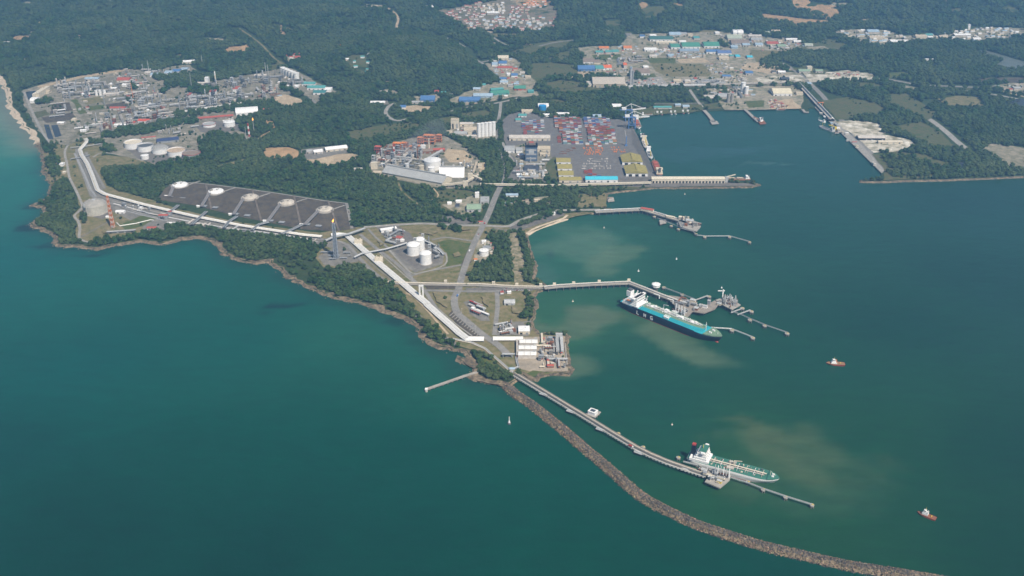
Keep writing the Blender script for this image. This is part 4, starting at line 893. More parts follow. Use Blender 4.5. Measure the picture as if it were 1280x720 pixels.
def freighter(label, cx, cy, Lm, B, D, hullm, deckm, housem, heading, cat='cargo ship', holds=3, cranes=0, holdm=None, funnelm=None, name='cargo_ship', hh=14, at=None):
    p = at or P(cx, cy, 0); c, s = math.cos(heading), math.sin(heading)
    t = thing(name, label, cat, (p.x - c * Lm / 2, p.y - s * Lm / 2, 0), heading)
    h_ = MB(); hull(h_, Lm, B, [(-1, 0), (1, .2), (D, 1)], stern=.78, bow0=.78, n=16); ho = h_.build('hull', hullm, t, True)
    m = MB(); hull(m, Lm - 1, B - .9, [(D, 1), (D + .2, 1)], stern=.78, bow0=.78, rake=0, n=16); m.build('deck', deckm, t).location = (.5, 0, 0)
    m = MB(); hl = Lm * .16; z = D
    for k in range(3): m.box(Lm * .04 + hl / 2, 0, z + .02, hl * (1 - .12 * k), B * (.86 - .08 * k), hh / 4); z += hh / 4 + .02
    m.box(Lm * .04 + hl * .6, 0, z, hl * .5, B * .9, hh / 4); m.build('deckhouse', housem, t)
    m = MB(); m.box(Lm * .05, 0, D + hh * .5, Lm * .035, B * .28, hh * .75); m.build('funnel', funnelm or DGREY, t)
    if holds:
        st = Lm * .62 / holds
        for k in range(holds):
            m = MB(); x = Lm * .24 + st * (k + .5); m.box(x, 0, D + .2, st * .82, B * .68, 1.8, 0, 0); m.box(x, 0, D + 2.01, st * .72, B * .56, .3, 0, 1); m.build('cargo_hatch', [deckm, holdm or RUST], t)
    for k in range(cranes):
        x = Lm * .24 + Lm * .62 * (k + .98) / max(cranes, 1) * .92; m = MB(); m.cyl(x, 0, D, 1.1, 13, 8); m.bar((x, 0, D + 12), (x - Lm * .13, 0, D + 15), 1.2); m.build('deck_crane', YELLOW if cranes < 3 else CREAM, t)
    m = MB(); m.cyl(Lm * .93, 0, D, .4, 9, 6); m.build('foremast', housem, t)
    return t
UP = math.pi / 2
EX = 421       # face of the general cargo quay
freighter('container ship with white bridge and brown deck under the port cranes', 0, 0, 118, 22, 8, WHITE, RBROWN, WHITE, -UP, 'container ship', 3, 0, RRED, at=Vector((EX + 1, 3255, 0)))
freighter('small green-decked coaster with dark hull behind the container ship', 0, 0, 62, 14, 5, DGREY, DECKG, WHITE, UP, holds=2, holdm=DECKG, at=Vector((EX + 2, 3135, 0)), hh=11)
freighter('cream geared cargo ship with two yellow cranes at the general cargo quay', 0, 0, 98, 18, 7, CREAM, WORN, CREAM, -UP, holds=3, cranes=2, holdm=CREAM, at=Vector((EX + 4, 3040, 0)))
freighter('pale grey cargo ship in the middle of the general cargo quay', 0, 0, 84, 16, 6, HULLGREY, LGREY, WHITE, -UP, holds=2, cranes=1, holdm=DGREY, at=Vector((EX + 5, 2940, 0)))
freighter('bulk carrier with open red-brown holds and cream bridge at the near end of the quay', 0, 0, 135, 22, 8, DGREY, RUST, CREAM, UP, 'bulk carrier', 3, 0, RRED, at=Vector((EX + 11, 2815, 0)), hh=15)
freighter('rust-brown barge with white wheelhouse at the tip of the shed wharf', 921, 225.5, 78, 16, 4, RUST, RBROWN, WHITE, math.pi, 'barge', 2, 0, RTAN, at=P(921, 224.5, 0), hh=8, name='barge')
freighter('white coaster with red hull beside the far jetty with the dark trestle', 0, 0, 62, 14, 5, RED, WORN, WHITE, math.pi * .62, holds=2, at=P(946, 150.5, 0), hh=12)
freighter('grey supply ship alongside the eastern quay with the long shed', 0, 0, 70, 16, 5, HULLGREY, LGREY, LGREY, R(118), 'supply ship', 1, 1, DGREY, at=P(1033, 162, 0), hh=11, name='supply_ship')
freighter('small white workboat moored above the grey supply ship on the eastern quay', 0, 0, 32, 9, 3, WHITE, LGREY, WHITE, R(118), 'workboat', 0, 0, at=P(1027, 152, 0), hh=7, name='workboat')
freighter('white survey ship lying off the quay end behind the port cranes', 0, 0, 52, 10, 3.5, WHITE, LGREY, WHITE, 0.2, 'ship', 1, 0, at=P(810, 144.6, 0), hh=9, name='survey_ship')
freighter('slim white launch lying furthest inside the basin behind the port cranes', 0, 0, 40, 8, 3, WHITE, LGREY, WHITE, 0.15, 'launch', 0, 0, at=P(801, 147, 0), hh=6, name='launch')
for k, (x, y, m_, lb) in enumerate([(822,143,WORN,'pale small boat with its stern to the grassy bank, first in line from the cranes'), (827,143,RED,'red and white small boat beside the pale boat off the grassy bank'), (839,142.6,WHITE,'white small boat on the left of the middle pair off the grassy bank'),
        (844,142.4,WHITE,'white small boat on the right of the middle pair off the grassy bank'), (854,141.5,RED,'red-hulled small boat with white cabin off the grassy bank beside the far pier'), (860,141.4,WORN,'small boat nearest the far pier off the grassy bank')]):
    freighter(lb, 0, 0, 24, 8, 2.6, m_, RBROWN, WHITE, -UP, 'boat', 0, 0, at=P(x, y, 0), hh=7, name='small_boat')
freighter('grey barge tied up at the red scrap yard in the far harbour corner', 0, 0, 36, 10, 2.4, DGREY, RUST, WORN, 0, 'barge', 1, 0, at=P(976, 137.8, 0), hh=5, name='barge')

# ---- buoys and beacons
def buoy(label, x, y, m_, s=1.0, cat='buoy'):
    p = P(x, y, 0); t = thing('buoy', label, cat, p)
    m = MB(); m.lathe(0, 0, [(.1, -1), (2.1 * s, -.6), (2.3 * s, .5), (1.8 * s, 1.2), (.5 * s, 1.4)], 14); m.build('float', m_, t, True)
    m = MB(); m.cyl(0, 0, 1.2, .9 * s, 3.2 * s, 6, .25 * s); m.cyl(0, 0, 1.2 + 3.2 * s, .6 * s, .9 * s, 8, .1); m.build('lantern_tower', m_, t)
buoy('pale buoy in the brown shallows of the upper bay', 755, 285, WORN, 1.0); buoy('small white buoy in the mouth of the upper bay', 845.5, 324, WHITE, 1.0); buoy('white buoy just above the long jetty trestle', 798, 339, WHITE, 1.1)
buoy('pale buoy below the long jetty close to the rocky point', 716, 377, CREAM, .9); buoy('tiny pale buoy alone in the harbour below the gas carrier', 840, 531, WORN, .8); buoy('small pale buoy off the shed wharf', 856, 243, WORN, .9); buoy('white marker buoy above the jetty head with loading arms', 902, 360, WHITE, .9)
t = thing('channel_beacon', 'white channel beacon with dark base in the open sea beside the breakwater', 'beacon', P(636.5, 530, 0))
m = MB(); m.cyl(0, 0, -2, 3.2, 5, 14); m.build('base', DGREY, t); m = MB(); m.cyl(0, 0, 3, 2.0, 3.2, 12, 1.6); m.cyl(0, 0, 6.2, .9, 8, 10, .5); m.build('tower', WHITE, t); m = MB(); m.cyl(0, 0, 14.2, 1.1, 2, 10, .3); m.build('lantern', WORN, t)
# ================================================================ JETTIES, DOLPHINS, BREAKWATER
def jetty(label, pts, z, wd, bent, name='jetty', cat='jetty', pipes=3, rail=True, deckm=None, pile_r=.7, pipem=None, side=1, cols=3):
    p0 = pts[0]; t = thing(name, label, cat, (p0.x, p0.y, 0)); T = Vector((p0.x, p0.y, 0)); L_ = [Vector((p.x, p.y, z)) - T for p in pts]
    m = MB(); m.ribbon(L_, wd, 1.6); m.build('deck', deckm or CONC, t)
    if pipes:
        for k in range(pipes):
            o_ = offset(L_, side * (wd * .44 - 1.5 * k - .7)); m = MB(); m.tube([Vector((q.x, q.y, z + 1.7 + .5 * (k % 2))) for q in o_], .62, 6); m.build('pipe', pipem[k % len(pipem)] if pipem else [WHITE, LGREY, CREAM][k % 3], t)
    if rail:
        for s in (-1, 1):
            m = MB(); m.ribbon([Vector((q.x, q.y, z + 1.0)) for q in offset(L_, s * wd * .485)], .3, 1.0); m.build('kerb', CONC, t)
    q = resample(L_, bent); i = 0
    for a, b in zip(q, q[1:]):
        d = (b - a).normalized(); n = Vector((-d.y, d.x, 0)); c = (a + b) / 2; m = MB()
        m.bar(c + n * wd * .5 + Vector((0, 0, -2.4)), c - n * wd * .5 + Vector((0, 0, -2.4)), 1.6)
        for k in range(cols):
            e = c + n * wd * (.42 - .84 * k / max(1, cols - 1)) if cols > 1 else c; m.cyl(e.x, e.y, -2, pile_r, z - 1, 8)
        m.build('pile_bent', PILE, t); i += 1
        if i > 99: break
    return t, T
def dolphin(label, x, y, s=9, z=6.5, group=None, top=None):
    p = P(x, y, z); t = thing('mooring_dolphin', label, 'dolphin', (p.x, p.y, 0), 0, group)
    m = MB(); m.cyl(0, 0, z - 2.2, s * .55, 2.2, 8); m.build('cap', top or CONC, t)
    m = MB()
    for a in range(6): m.bar((s * .42 * math.cos(a * 1.047), s * .42 * math.sin(a * 1.047), z - 2.2), (s * .6 * math.cos(a * 1.047), s * .6 * math.sin(a * 1.047), -2), .9)
    m.build('pile_cluster', PILE, t); m = MB(); m.cyl(0, 0, z, .6, 1.2, 8); m.box(1.6, 0, z, 1.2, 1.2, 1.1); m.build('bollard', YELLOW, t)
def walkway(label, px, z=6.4, w_=2.4, m_=None):
    pts = PP(px, z); p0 = pts[0]; t = thing('walkway', label, 'walkway', (p0.x, p0.y, 0)); T = Vector((p0.x, p0.y, 0)); L_ = [p - T for p in pts]
    m = MB(); m.ribbon(L_, w_, .5); m.build('deck', LGREY, t)
    for s in (-1, 1):
        m = MB(); m.ribbon([q + Vector((0, 0, 1.3)) for q in offset(L_, s * w_ * .48)], .22, .9); m.build('handrail', m_ or LGREY, t)
def platform(label, px, z, name='jetty_platform', cat='platform', deckm=None, step=16):
    poly = PP(px, z); c = sum(poly, Vector()) / len(poly); t = thing(name, label, cat, (c.x, c.y, 0)); T = Vector((c.x, c.y, 0)); q = [p - T for p in poly]
    m = MB(); m.prism([(p.x, p.y) for p in q], z - 2, z); m.build('deck', deckm or CONC, t)
    xs = [p.x for p in q]; ys = [p.y for p in q]; X, Y = np.meshgrid(np.arange(min(xs) + 3, max(xs), step), np.arange(min(ys) + 3, max(ys), step)); x = X.ravel(); y = Y.ravel(); i = inpoly(x, y, [(p.x, p.y) for p in q])
    for a, b in list(zip(x[i], y[i]))[:80]: m = MB(); m.cyl(a, b, -2, .8, z, 8); m.build('pile', PILE, t)
    return t, T
def loading_arm(label, x, y, z, h=24, m_=None, fold=1, group=None, rz=0, pos=None):
    p = pos or P(x, y, z); t = thing('loading_arm', label, 'loading arm', (p.x, p.y, z), rz, group); m_ = m_ or GREY
    m = MB(); m.cyl(0, 0, 0, 1.3, h * .55, 8, 1.0); m.build('riser', m_, t); m = MB(); m.bar((0, 0, h * .5), (2.2 * fold, 0, h), 1.4); m.box(-1.6 * fold, 0, h * .42, 2.4, 1.6, 2.6); m.build('inboard_arm', m_, t)
    m = MB(); m.bar((2.2 * fold, 0, h), (4.2 * fold, 0, h * .28), 1.3); m.build('outboard_arm', m_, t)
def frame_tower(label, pos, wx, wy, h, levels, m_, name='steel_tower', cat='tower', rz=0, deckm=None, group=None):
    t = thing(name, label, cat, pos, rz, group); m = MB()
    for sx in (-1, 1):
        for sy in (-1, 1): m.box(sx * wx / 2, sy * wy / 2, 0, .8, .8, h)
    for k in range(levels):
        z0, z1 = h * k / levels, h * (k + 1) / levels
        for s in (-1, 1): m.bar((-wx / 2, s * wy / 2, z0), (wx / 2, s * wy / 2, z1), .45); m.bar((s * wx / 2, -wy / 2, z0), (s * wx / 2, wy / 2, z1), .45)
    m.build('frame', m_, t); m = MB()
    for k in range(1, levels + 1): m.box(0, 0, h * k / levels - .3, wx + 1.2, wy + 1.2, .5)
    m.build('floor_grating', deckm or m_, t); m = MB()
    r_ = random.Random(int(pos[0] * 13) % 9973)
    for k in range(levels): m.cyl(r_.uniform(-.2, .2) * wx, r_.uniform(-.2, .2) * wy, h * k / levels, min(wx, wy) * .22, h / levels * .8, 8)
    m.build('vessel', LGREY, t); return t

# ---- long jetty with the gas carrier
JZ = 9.5
jp = PP([(680,359.5),(700,357.5),(740,355.2),(786,353.3),(806,361),(826,369),(846,376.5),(862,382)], JZ)
t, T = jetty('long straight trestle jetty on many piles leading to the gas carrier berth', jp, JZ, 13, 13, pipes=4, pipem=[WHITE, CREAM, WHITE, LGREY], side=1)
for x, y in [(693,356.5),(717,355),(749,353),(786,351.5)]:
    p = P(x, y, JZ) - T; m = MB(); m.box(p.x, p.y, JZ, 7, 5, 5.5); m.build('pipe_loop', CREAM, t)
vp = PP([(482,353),(512,354.5),(560,355.5),(600,356),(640,358.5),(680,359.3)], 6.2)
v, VT = jetty('raised concrete road bridge that carries the pipes across the point to the long jetty', [vp[0] + Vector((0, 0, 0))] + vp[1:], 6.2, 10, 26, name='viaduct', cat='viaduct', pipes=3, pipem=[WHITE, CREAM, CREAM], side=1, cols=2)
for x, y in [(557,352.5),(617,354.5),(646,356.5),(676,356.8)]:
    p = P(x, y, 6.2) - VT; m = MB(); m.box(p.x, p.y, 6.2, 7, 5, 5); m.build('pipe_loop', CREAM, v)
t, T = platform('berth platform with white gangway and machinery where the gas carrier loads', [(836,369),(850,371),(872,377.5),(868,382),(878,384),(893,375.5),(899,379),(894,386),(880,391.5),(866,389),(858,398),(842,392),(848,385),(838,377)], JZ, deckm=mat('brown_deck_concrete', (.29,.25,.21), .85, .3, .12))
p2, T2 = platform('outer jetty head with tall loading arms past the gas carrier', [(894,375),(908,370),(920,377),(926,381),(915,387),(905,382)], JZ + .5)
for k, (x, y) in enumerate([(906.5,381),(910,380),(914,381.5),(917,382.5),(919.5,382)]): loading_arm('tall grey loading arm in the row on the outer jetty head', x, y, JZ + .5, 25, LGREY, 1 if k % 2 else -1, 'loading arms on the outer jetty head')
p = P(903, 373, JZ + .5); t = thing('tower_crane', 'white T-shaped mast standing on the outer jetty head', 'mast', p); m = MB(); m.box(0, 0, 0, 2.4, 2.4, 22); m.build('mast', WHITE, t); m = MB(); m.box(-4, 0, 18, 15, 1.8, 1.8); m.build('jib', WHITE, t)
for k, (x, y) in enumerate([(845,390),(848.5,391.5),(852,393),(855.5,394.5)]): loading_arm('white loading arm reaching over the middle of the gas carrier', x, y, JZ, 21, WHITE, -1, 'loading arms at the gas carrier berth', R(60))
for i, (x, y, sx, sy, h, m_, lb) in enumerate([(866,377.5,12,8,6,CREAM,'cream equipment hut on the berth platform'), (879,384,18,6,5,WHITE,'long white pipe house on the berth platform'), (856,381,10,8,7,MACH,'dark machinery stack on the inner end of the berth platform'),
      (870,387,9,9,5,RUST,'rusty valve block on the seaward edge of the berth platform'), (912,376,12,10,8,RUST,'rust-brown deckhouse under the tall loading arms'), (899,381,9,6,4,CREAM,'cream hut on the neck between the two jetty heads'), (886,380,6,6,9,GREY,'slim grey tower on the berth platform')]):
    p = P(x, y, JZ + .02); t = thing('equipment_hut', lb, 'hut', p, R(-28)); m = MB(); m.box(0, 0, 0, sx, sy, h); m.build('wall', m_, t); m = MB(); m.box(0, 0, h, sx + .8, sy + .8, .5); m.build('roof', LGREY, t)
t = thing('control_house', 'white octagonal control house beside the bend of the long jetty', 'house', P(820, 358, JZ)); m = MB(); m.cyl(0, 0, -9, 5, 9, 8); m.build('support', PILE, t); m = MB(); m.cyl(0, 0, 0, 9.5, 6, 8); m.build('wall', WHITE, t); m = MB(); m.cyl(0, 0, 6, 10.5, 1.4, 8, 7); m.build('roof', WHITE, t)
for s, (x, y) in enumerate([(824,373),(841,379)]):
    p = P(x, y, JZ); t = thing('gangway', ['slanting white boarding gangway between trestle and carrier stern', 'second white boarding gangway midway along the carrier'][s], 'gangway', p, R(215)); m = MB(); m.cyl(0, 0, 0, 1.4, 8, 8); m.build('tower', WHITE, t); m = MB(); m.bar((0, 0, 8), (17, 0, 17), 1.6); m.build('ramp', WHITE, t)
walkway('walkway from the bend of the long jetty to the berth platform', [(830,359.5),(852,367.5),(868,374)]); dolphin('dolphin at the bend walkway beside the white octagonal house', 830, 359); dolphin('dolphin halfway along the bend walkway', 853, 368)
walkway('short walkway behind the berth platform', [(870,375),(885,369.5)]); dolphin('dolphin at the end of the short walkway behind the berth', 886.5, 370.5)
walkway('long straight walkway running out from the outer jetty head', [(914,389),(926,393),(938,398.5),(956,406),(985,416)]); walkway('short stub walkway out to the first of the side dolphins', [(914,391),(928,385.5)]); walkway('second stub walkway beside the outer jetty head', [(922,393.5),(938,387.5)])
for x, y, lb in [(928,385,'dolphin at the tip of the first stub walkway'), (939.5,389,'dolphin at the tip of the second stub walkway'), (937.5,399.5,'first dolphin along the long outer walkway'), (956,406.5,'middle dolphin along the long outer walkway'), (984,416.5,'last dolphin at the far end of the long outer walkway')]: dolphin(lb, x, y)
walkway('bent pale walkway running out ahead of the gas carrier bow', [(887,409.5),(914,411),(941,421.5)], m_=WHITE); dolphin('dolphin at the bend of the pale walkway ahead of the carrier', 915, 412.5); dolphin('dolphin at the tip of the pale walkway ahead of the carrier', 941, 422)

# ---- upper jetty
up = PP([(744,264.5),(770,263),(802,261.5),(826,268.5),(845,274),(858,278)], JZ)
t, T = jetty('upper trestle jetty with a bend, above the shallow bay', up, JZ, 15, 15, pipes=3, pipem=[CREAM, WHITE, LGREY], side=1)
platform('head platform of the upper jetty crowded with machinery', [(848,272),(862,273),(874,279),(876,283),(871,289),(862,287),(850,283)], JZ)
for i, (x, y, sx, sy, h, m_, lb) in enumerate([(809,263.5,34,12,6,RRED,'red-roofed shed at the bend of the upper jetty'), (852,274.5,14,10,8,CREAM,'cream deckhouse on the upper jetty head'), (862,278,18,12,7,LGREY,'grey machinery house in the middle of the upper jetty head'), (869,282,12,10,9,MACH,'dark machinery block at the tip of the upper jetty head'), (857,282,10,6,5,RUST,'rusty valve house at the low side of the upper jetty head'), (838,272,22,6,4,CREAM,'low cream pipe house along the upper jetty')]):
    p = P(x, y, JZ + .02); t = thing('deckhouse', lb, 'hut', p, R(-25)); m = MB(); m.box(0, 0, 0, sx, sy, h); m.build('wall', CREAM if m_ is RRED else m_, t); m = MB(); m.gable(0, 0, h, sx, sy, 1.8); m.build('roof', m_, t)
platform('small square mooring platform beside the upper jetty', [(824,275),(832,274.5),(833,278.5),(825,280)], 7)
for k, (x, y) in enumerate([(847,283),(850,284.5),(853,285.5)]): loading_arm('grey loading arm at the berth face of the upper jetty', x, y, JZ, 17, GREY, 1, 'loading arms on the upper jetty')
walkway('walkway along the berth face of the upper jetty', [(822,272.5),(838,279),(852,285.5),(866,289)], z=7); walkway('bent outer walkway beyond the upper jetty head', [(866,289),(872,294),(882,295.2),(912,295),(937,302)], z=6.4)
for x, y, lb in [(818,270.5,'small dolphin against the bend of the upper jetty'), (839,282,'first berth dolphin of the upper jetty'), (848,286,'second berth dolphin of the upper jetty'), (870,292,'dolphin just off the upper jetty head'), (881,296,'dolphin at the near bend of the outer walkway'), (912,296,'dolphin at the far bend of the outer walkway'), (937,302.3,'dolphin at the tip of the upper jetty walkway')]: dolphin(lb, x, y, 8)

# ---- breakwater jetty with the tanker
bp_ = PP([(644,466.5),(668,481),(692,495.5),(716,510),(740,524.5),(766,540.5),(796,558.5),(814,567.5),(834,576),(858,584.5),(884,593)], 7.5)
t, T = jetty('long narrow trestle jetty running beside the rock breakwater to the green tanker', bp_, 7.5, 8, 12, pipes=2, pipem=[MACH, CREAM], side=-1, deckm=mat('brown_deck_concrete', (.29,.25,.21), .85, .3, .12))
m = MB(); L_ = [p - T for p in bp_]; rr = resample([Vector((p.x, p.y, 6.4)) for p in offset(L_, -7.6)], 6)
for a, b in zip(rr, rr[1:]): m.bar(a.lerp(b, .12), a.lerp(b, .62), 4.6, .6)
m.build('pipe_deck', LGREY, t)
for k in range(3): m = MB(); m.tube([Vector((p.x, p.y, 7.3)) for p in offset(L_, -6.4 - 1.2 * k)], .42, 6); m.build('pipe', [LGREY, CREAM, GREY][k], t)
for x, y in [(679,492.5),(713,514),(750,536.5),(798,565.5),(856,587)]:
    p = P(x, y, 6.5) - T; m = MB(); m.box(p.x, p.y, 5.6, 15, 6, 1.2, R(-33)); m.box(p.x, p.y, 6.8, 9, 3, 1.6, R(-33)); m.build('expansion_loop', LGREY, t)
platform('square jetty head with loading arms beside the green tanker', [(872,585),(888,587),(914,594),(912,600),(900,610),(881,602),(886,596)], 8)
for k, (x, y) in enumerate([(893.5,592),(897,593),(900.5,594),(904,595),(907.5,596),(911,597)]): loading_arm('slim white-grey loading arm between the tanker and its jetty head', x, y, 8, 19, WHITE if k % 2 else LGREY, -1, 'loading arms at the tanker berth', R(75))
for i, (x, y, sx, sy, h, m_, lb) in enumerate([(889,598,10,7,4,MACH,'dark pump set on the square jetty head'), (899,603,8,5,4,YELLOW,'yellow-brown valve skid at the corner of the square jetty head'), (880,590,9,6,5,WORN,'pale hut where the trestle meets the square jetty head'), (893,592,7,5,6,WHITE,'white foam tank house on the square jetty head')]):
    p = P(x, y, 8.02); t = thing('pump_house', lb, 'hut', p, R(-30)); m = MB(); m.box(0, 0, 0, sx, sy, h); m.build('wall', m_, t); m = MB(); m.box(0, 0, h, sx + .6, sy + .6, .4); m.build('roof', LGREY, t)
p = P(741, 517, 7.5); t = thing('control_building', 'white square building on its own platform beside the breakwater jetty', 'building', p, R(-33))
m = MB(); m.box(0, 2, -1.4, 20, 22, 1.4); m.build('base_slab', CONC, t); m = MB(); m.box(0, 0, 0, 14, 12, 6); m.build('wall', WHITE, t); m = MB(); m.box(0, 0, 6, 15, 13, .8, 0, 0); m.box(0, 0, 6.81, 9, 7, .5, 0, 1); m.build('roof', [WHITE, RDARK], t)
m = MB()
for a in (-8, 0, 8):
    for b in (-7, 2, 11): m.cyl(a, b, -10, .8, 8.5, 8)
m.build('pile_cluster', PILE, t)
walkway('walkway running out along the tanker side to the last dolphin', [(914,597),(935,603.5),(954,611),(982,620.5),(1014,630.5)], z=6); walkway('walkway between the trestle and the tanker stern', [(854,577),(872,581.5)], z=6)
for x, y, lb in [(773,541.5,'lone pile cluster with white lamp beside the breakwater jetty'), (848,571.5,'dolphin with white fender beside the tanker stern'), (804,558.5,'small dolphin at the bend of the breakwater jetty'), (876,581,'dolphin against the tanker hull at the inner end of the berth'), (935,602,'first dolphin beyond the square jetty head'), (954,611.5,'second dolphin beyond the square jetty head'), (982,621,'third dolphin beyond the square jetty head'), (1015,630.8,'last dolphin at the tip of the tanker walkway')]: dolphin(lb, x, y, 7, 5.5)

# ---- small piers
def pier(label, px, z, wd, bent, m_=None, **k): return jetty(label, PP(px, z), z, wd, bent, name='pier', cat='pier', pipes=0, deckm=m_, cols=2, **k)
pier('narrow concrete pier sticking out from the rocky point into the open sea', [(597,465),(580,470),(556,478.5),(534,486)], 4.5, 5, 9); t = thing('pier_hut', 'small white hut at the tip of the narrow sea pier', 'hut', P(533, 487, 4.5)); m = MB(); m.cyl(0, 0, -6, 2.6, 6, 8); m.build('support', WORN, t); m = MB(); m.box(0, 0, 0, 5, 5, 2.6); m.build('wall', WHITE, t)
t, T = pier('grey pier with a T-shaped end in the far harbour basin', [(880,137.5),(886,144),(892,152)], 5, 14, 16); platform('T-shaped head of the grey far pier', [(887,151),(896,151),(899,154.5),(890,155)], 5)
pier('dark trestle pier with the red-hulled coaster in the far harbour', [(931,136.5),(936,141),(941,146),(948,152)], 5, 12, 14); platform('small rusty platform at the end of the dark far pier', [(947,151),(955,150.5),(958,154.5),(950,155)], 5, deckm=RUST)
platform('short landing stage with a small hut by the upper bay', [(759,247),(767,246.5),(768,251),(760,252)], 4); t = thing('landing_hut', 'small hut on the short landing stage by the upper bay', 'hut', P(763, 248.8, 4.02)); m = MB(); m.box(0, 0, 0, 9, 7, 4); m.build('wall', WORN, t); m = MB(); m.gable(0, 0, 4, 9, 7, 2); m.build('roof', RBROWN, t)
pier('short concrete stub pier at the corner of the red scrap yard', [(1003,136.5),(1006,140),(1011,140.5)], 4, 10, 14)

# ---- rock breakwater
def rock_bank(label, line, top_w, base_w, top, rocks, seed, mats=None, name='breakwater', dens=1.0, cat='breakwater'):
    p0 = line[0]; t = thing(name, label, cat, (p0.x, p0.y, 0)); L_ = [Vector((p.x - p0.x, p.y - p0.y, 0)) for p in resample(line, 14)]; r_ = random.Random(seed)
    prof = [(-base_w / 2, -2.5), (-top_w / 2, top), (top_w / 2, top), (base_w / 2, -2.5)]; q = []; f = []
    rows = [offset(L_, -d) for d, z in prof]
    for i in range(len(L_)):
        for (d, z), row in zip(prof, rows): q.append((row[i].x, row[i].y, z + r_.uniform(-.3, .3)))
    for i in range(len(L_) - 1):
        for k in range(3): a = 4 * i + k; f.append((a, a + 4, a + 5, a + 1))
    m = MB(); m.add(q, f); m.build('core', M_rock, t)
    v = []; fc = []; cube = [(-1,-1,-1),(1,-1,-1),(1,1,-1),(-1,1,-1),(-1,-1,1),(1,-1,1),(1,1,1),(-1,1,1)]; cf = [(3,2,1,0),(4,5,6,7),(0,1,5,4),(1,2,6,5),(2,3,7,6),(3,0,4,7)]
    for a, b in zip(L_, L_[1:]):
        d = (b - a); l = d.length; d.normalize(); n = Vector((d.y, -d.x, 0))
        for k in range(int(rocks * l * base_w / 14 * dens)):
            s = r_.uniform(-.5, .5) * base_w; z = top if abs(s) < top_w / 2 else top - (abs(s) - top_w / 2) / (base_w / 2 - top_w / 2) * (top + 1.5)
            c = a + d * r_.uniform(0, l) + n * s; c.z = z + r_.uniform(-.2, .7); e = r_.uniform(.5, 1.3); M = Matrix.Rotation(r_.uniform(0, 6.28), 3, Vector((r_.gauss(0, 1), r_.gauss(0, 1), r_.gauss(0, 1))))
            o_ = len(v); sx, sy, sz = e * r_.uniform(.7, 1.25), e * r_.uniform(.7, 1.1), e * r_.uniform(.6, 1)
            for i, j, h in cube: v.append(tuple(c + M @ Vector((i * sx * r_.uniform(.7, 1.1), j * sy * r_.uniform(.7, 1.1), h * sz * r_.uniform(.7, 1.1)))))
            fc += [tuple(i + o_ for i in ff) for ff in cf]
    m = MB(); m.add(v, fc); m.m = [1 if v[fc[i - i % 6][0]][2] > top - 1.1 else 2 if v[fc[i - i % 6][0]][2] < .4 and top > 4 else 0 for i in range(len(fc))]; o = m.build('armour_rock', [mats or mat('armour_stone', (.25,.18,.105), .9, .3, .05, island=.55, tint=(.16,.125,.08)), mat('crest_stone', (.115,.10,.085), .9, .3, .05, island=.55), mat('wet_stone', (.05,.043,.036), .6, .3, .05, island=.4)], t); o['kind'] = 'stuff'
rock_bank('long curving rock breakwater of grey-brown boulders between open sea and harbour', BREAK, 8, 27, 5.5, 3.4, 5)
rock_bank('low dark rock bank sheltering the wharf with the long cream shed', PP([(812,235),(850,235.5),(900,235),(938,234),(950,231.5)], 0), 4, 16, 2.6, .8, 6, mats=mat('dark_stone', (.12,.10,.085), .9, .3, .05, island=.4))
rock_bank('short dark rock spit at the foot of the eastern quay', PP([(1076,227),(1100,226.5),(1120,227.5)], 0), 3, 12, 2, .8, 7, mats=MATS['dark_stone'], name='rock_spit', cat='rock bank')
rock_bank('rock edging round the corner of the square process island', PP([(668,473),(690,468.5),(711,469.5),(716.5,462),(711,457)], 0), 3, 9, 2.6, 1.2, 8, mats=MATS['dark_stone'], name='rock_edging', cat='rock bank')
# ================================================================ TANKS
def keep(p, r_): KEEP_OUT.append((p.x, p.y, r_))
def tank(label, x, y, rpx, hm, wallm, roof='cone', roofm=None, name='storage_tank', group=None, rim=None, z=LZ, stair=True, base=True):
    p = P(x, y, z); r_ = rpx * mpp(y)[0]; t = thing(name, label, 'tank', (p.x, p.y, z), 0, group); keep(p, r_ + 8)
    n = 36 if rpx > 6 else 20; roofm = roofm or wallm
    m = MB(); m.cyl(0, 0, 0, r_, hm, n, cap=False)
    m.build('shell', wallm, t, False); m = MB()
    if roof == 'cone': m.cyl(0, 0, hm, r_ + .3, r_ * .12, n, r_ * .1)
    elif roof == 'dome': m.lathe(0, 0, [(r_ * math.cos(a), hm + r_ * .36 * math.sin(a)) for a in np.linspace(0, math.pi / 2 - .02, 7)], n)
    elif roof == 'float': m.cyl(0, 0, hm * .8, r_ - .4, .4, n)
    m.build('roof', roofm, t, roof == 'dome')
    m = MB(); m.lathe(0, 0, [(r_ + .5, hm - .7), (r_ + .7, hm - .1), (r_ + .5, hm + .5), (r_ - .1, hm + .5)], n); m.build('rim', rim or wallm, t)
    if base: m = MB(); m.cyl(0, 0, 0, r_ + 2.4, .6, n); m.build('footing', CONC, t)
    if stair and rpx > 3.5:
        m = MB(); k = 14
        for i in range(k): a = -2.3 + 1.5 * i / k; m.box((r_ + .4) * math.cos(a), (r_ + .4) * math.sin(a), hm * i / k, .8, 1.1, .4, a)
        m.build('stair', wallm, t)
    return t, r_
t, r_ = tank('big round concrete-grey tank with ribbed dome on the western headland', 120, 265, 13.9, 24, mat('grey_tank_wall', (.50,.47,.40), .85, .25, .12), 'dome', mat('grey_dome', (.36,.335,.295), .85, .25, .1), stair=False)
m = MB()
for k in range(24): a = k * 2 * math.pi / 24; m.bar((r_ * math.cos(a), r_ * math.sin(a), 24.2), (r_ * .1 * math.cos(a), r_ * .1 * math.sin(a), 24 + r_ * .365), .7)
m.build('dome_rib', DGREY, t); m = MB(); m.cyl(0, 0, 24 + r_ * .34, 5, 2.5, 12); m.build('crown_platform', LGREY, t)
m = MB()
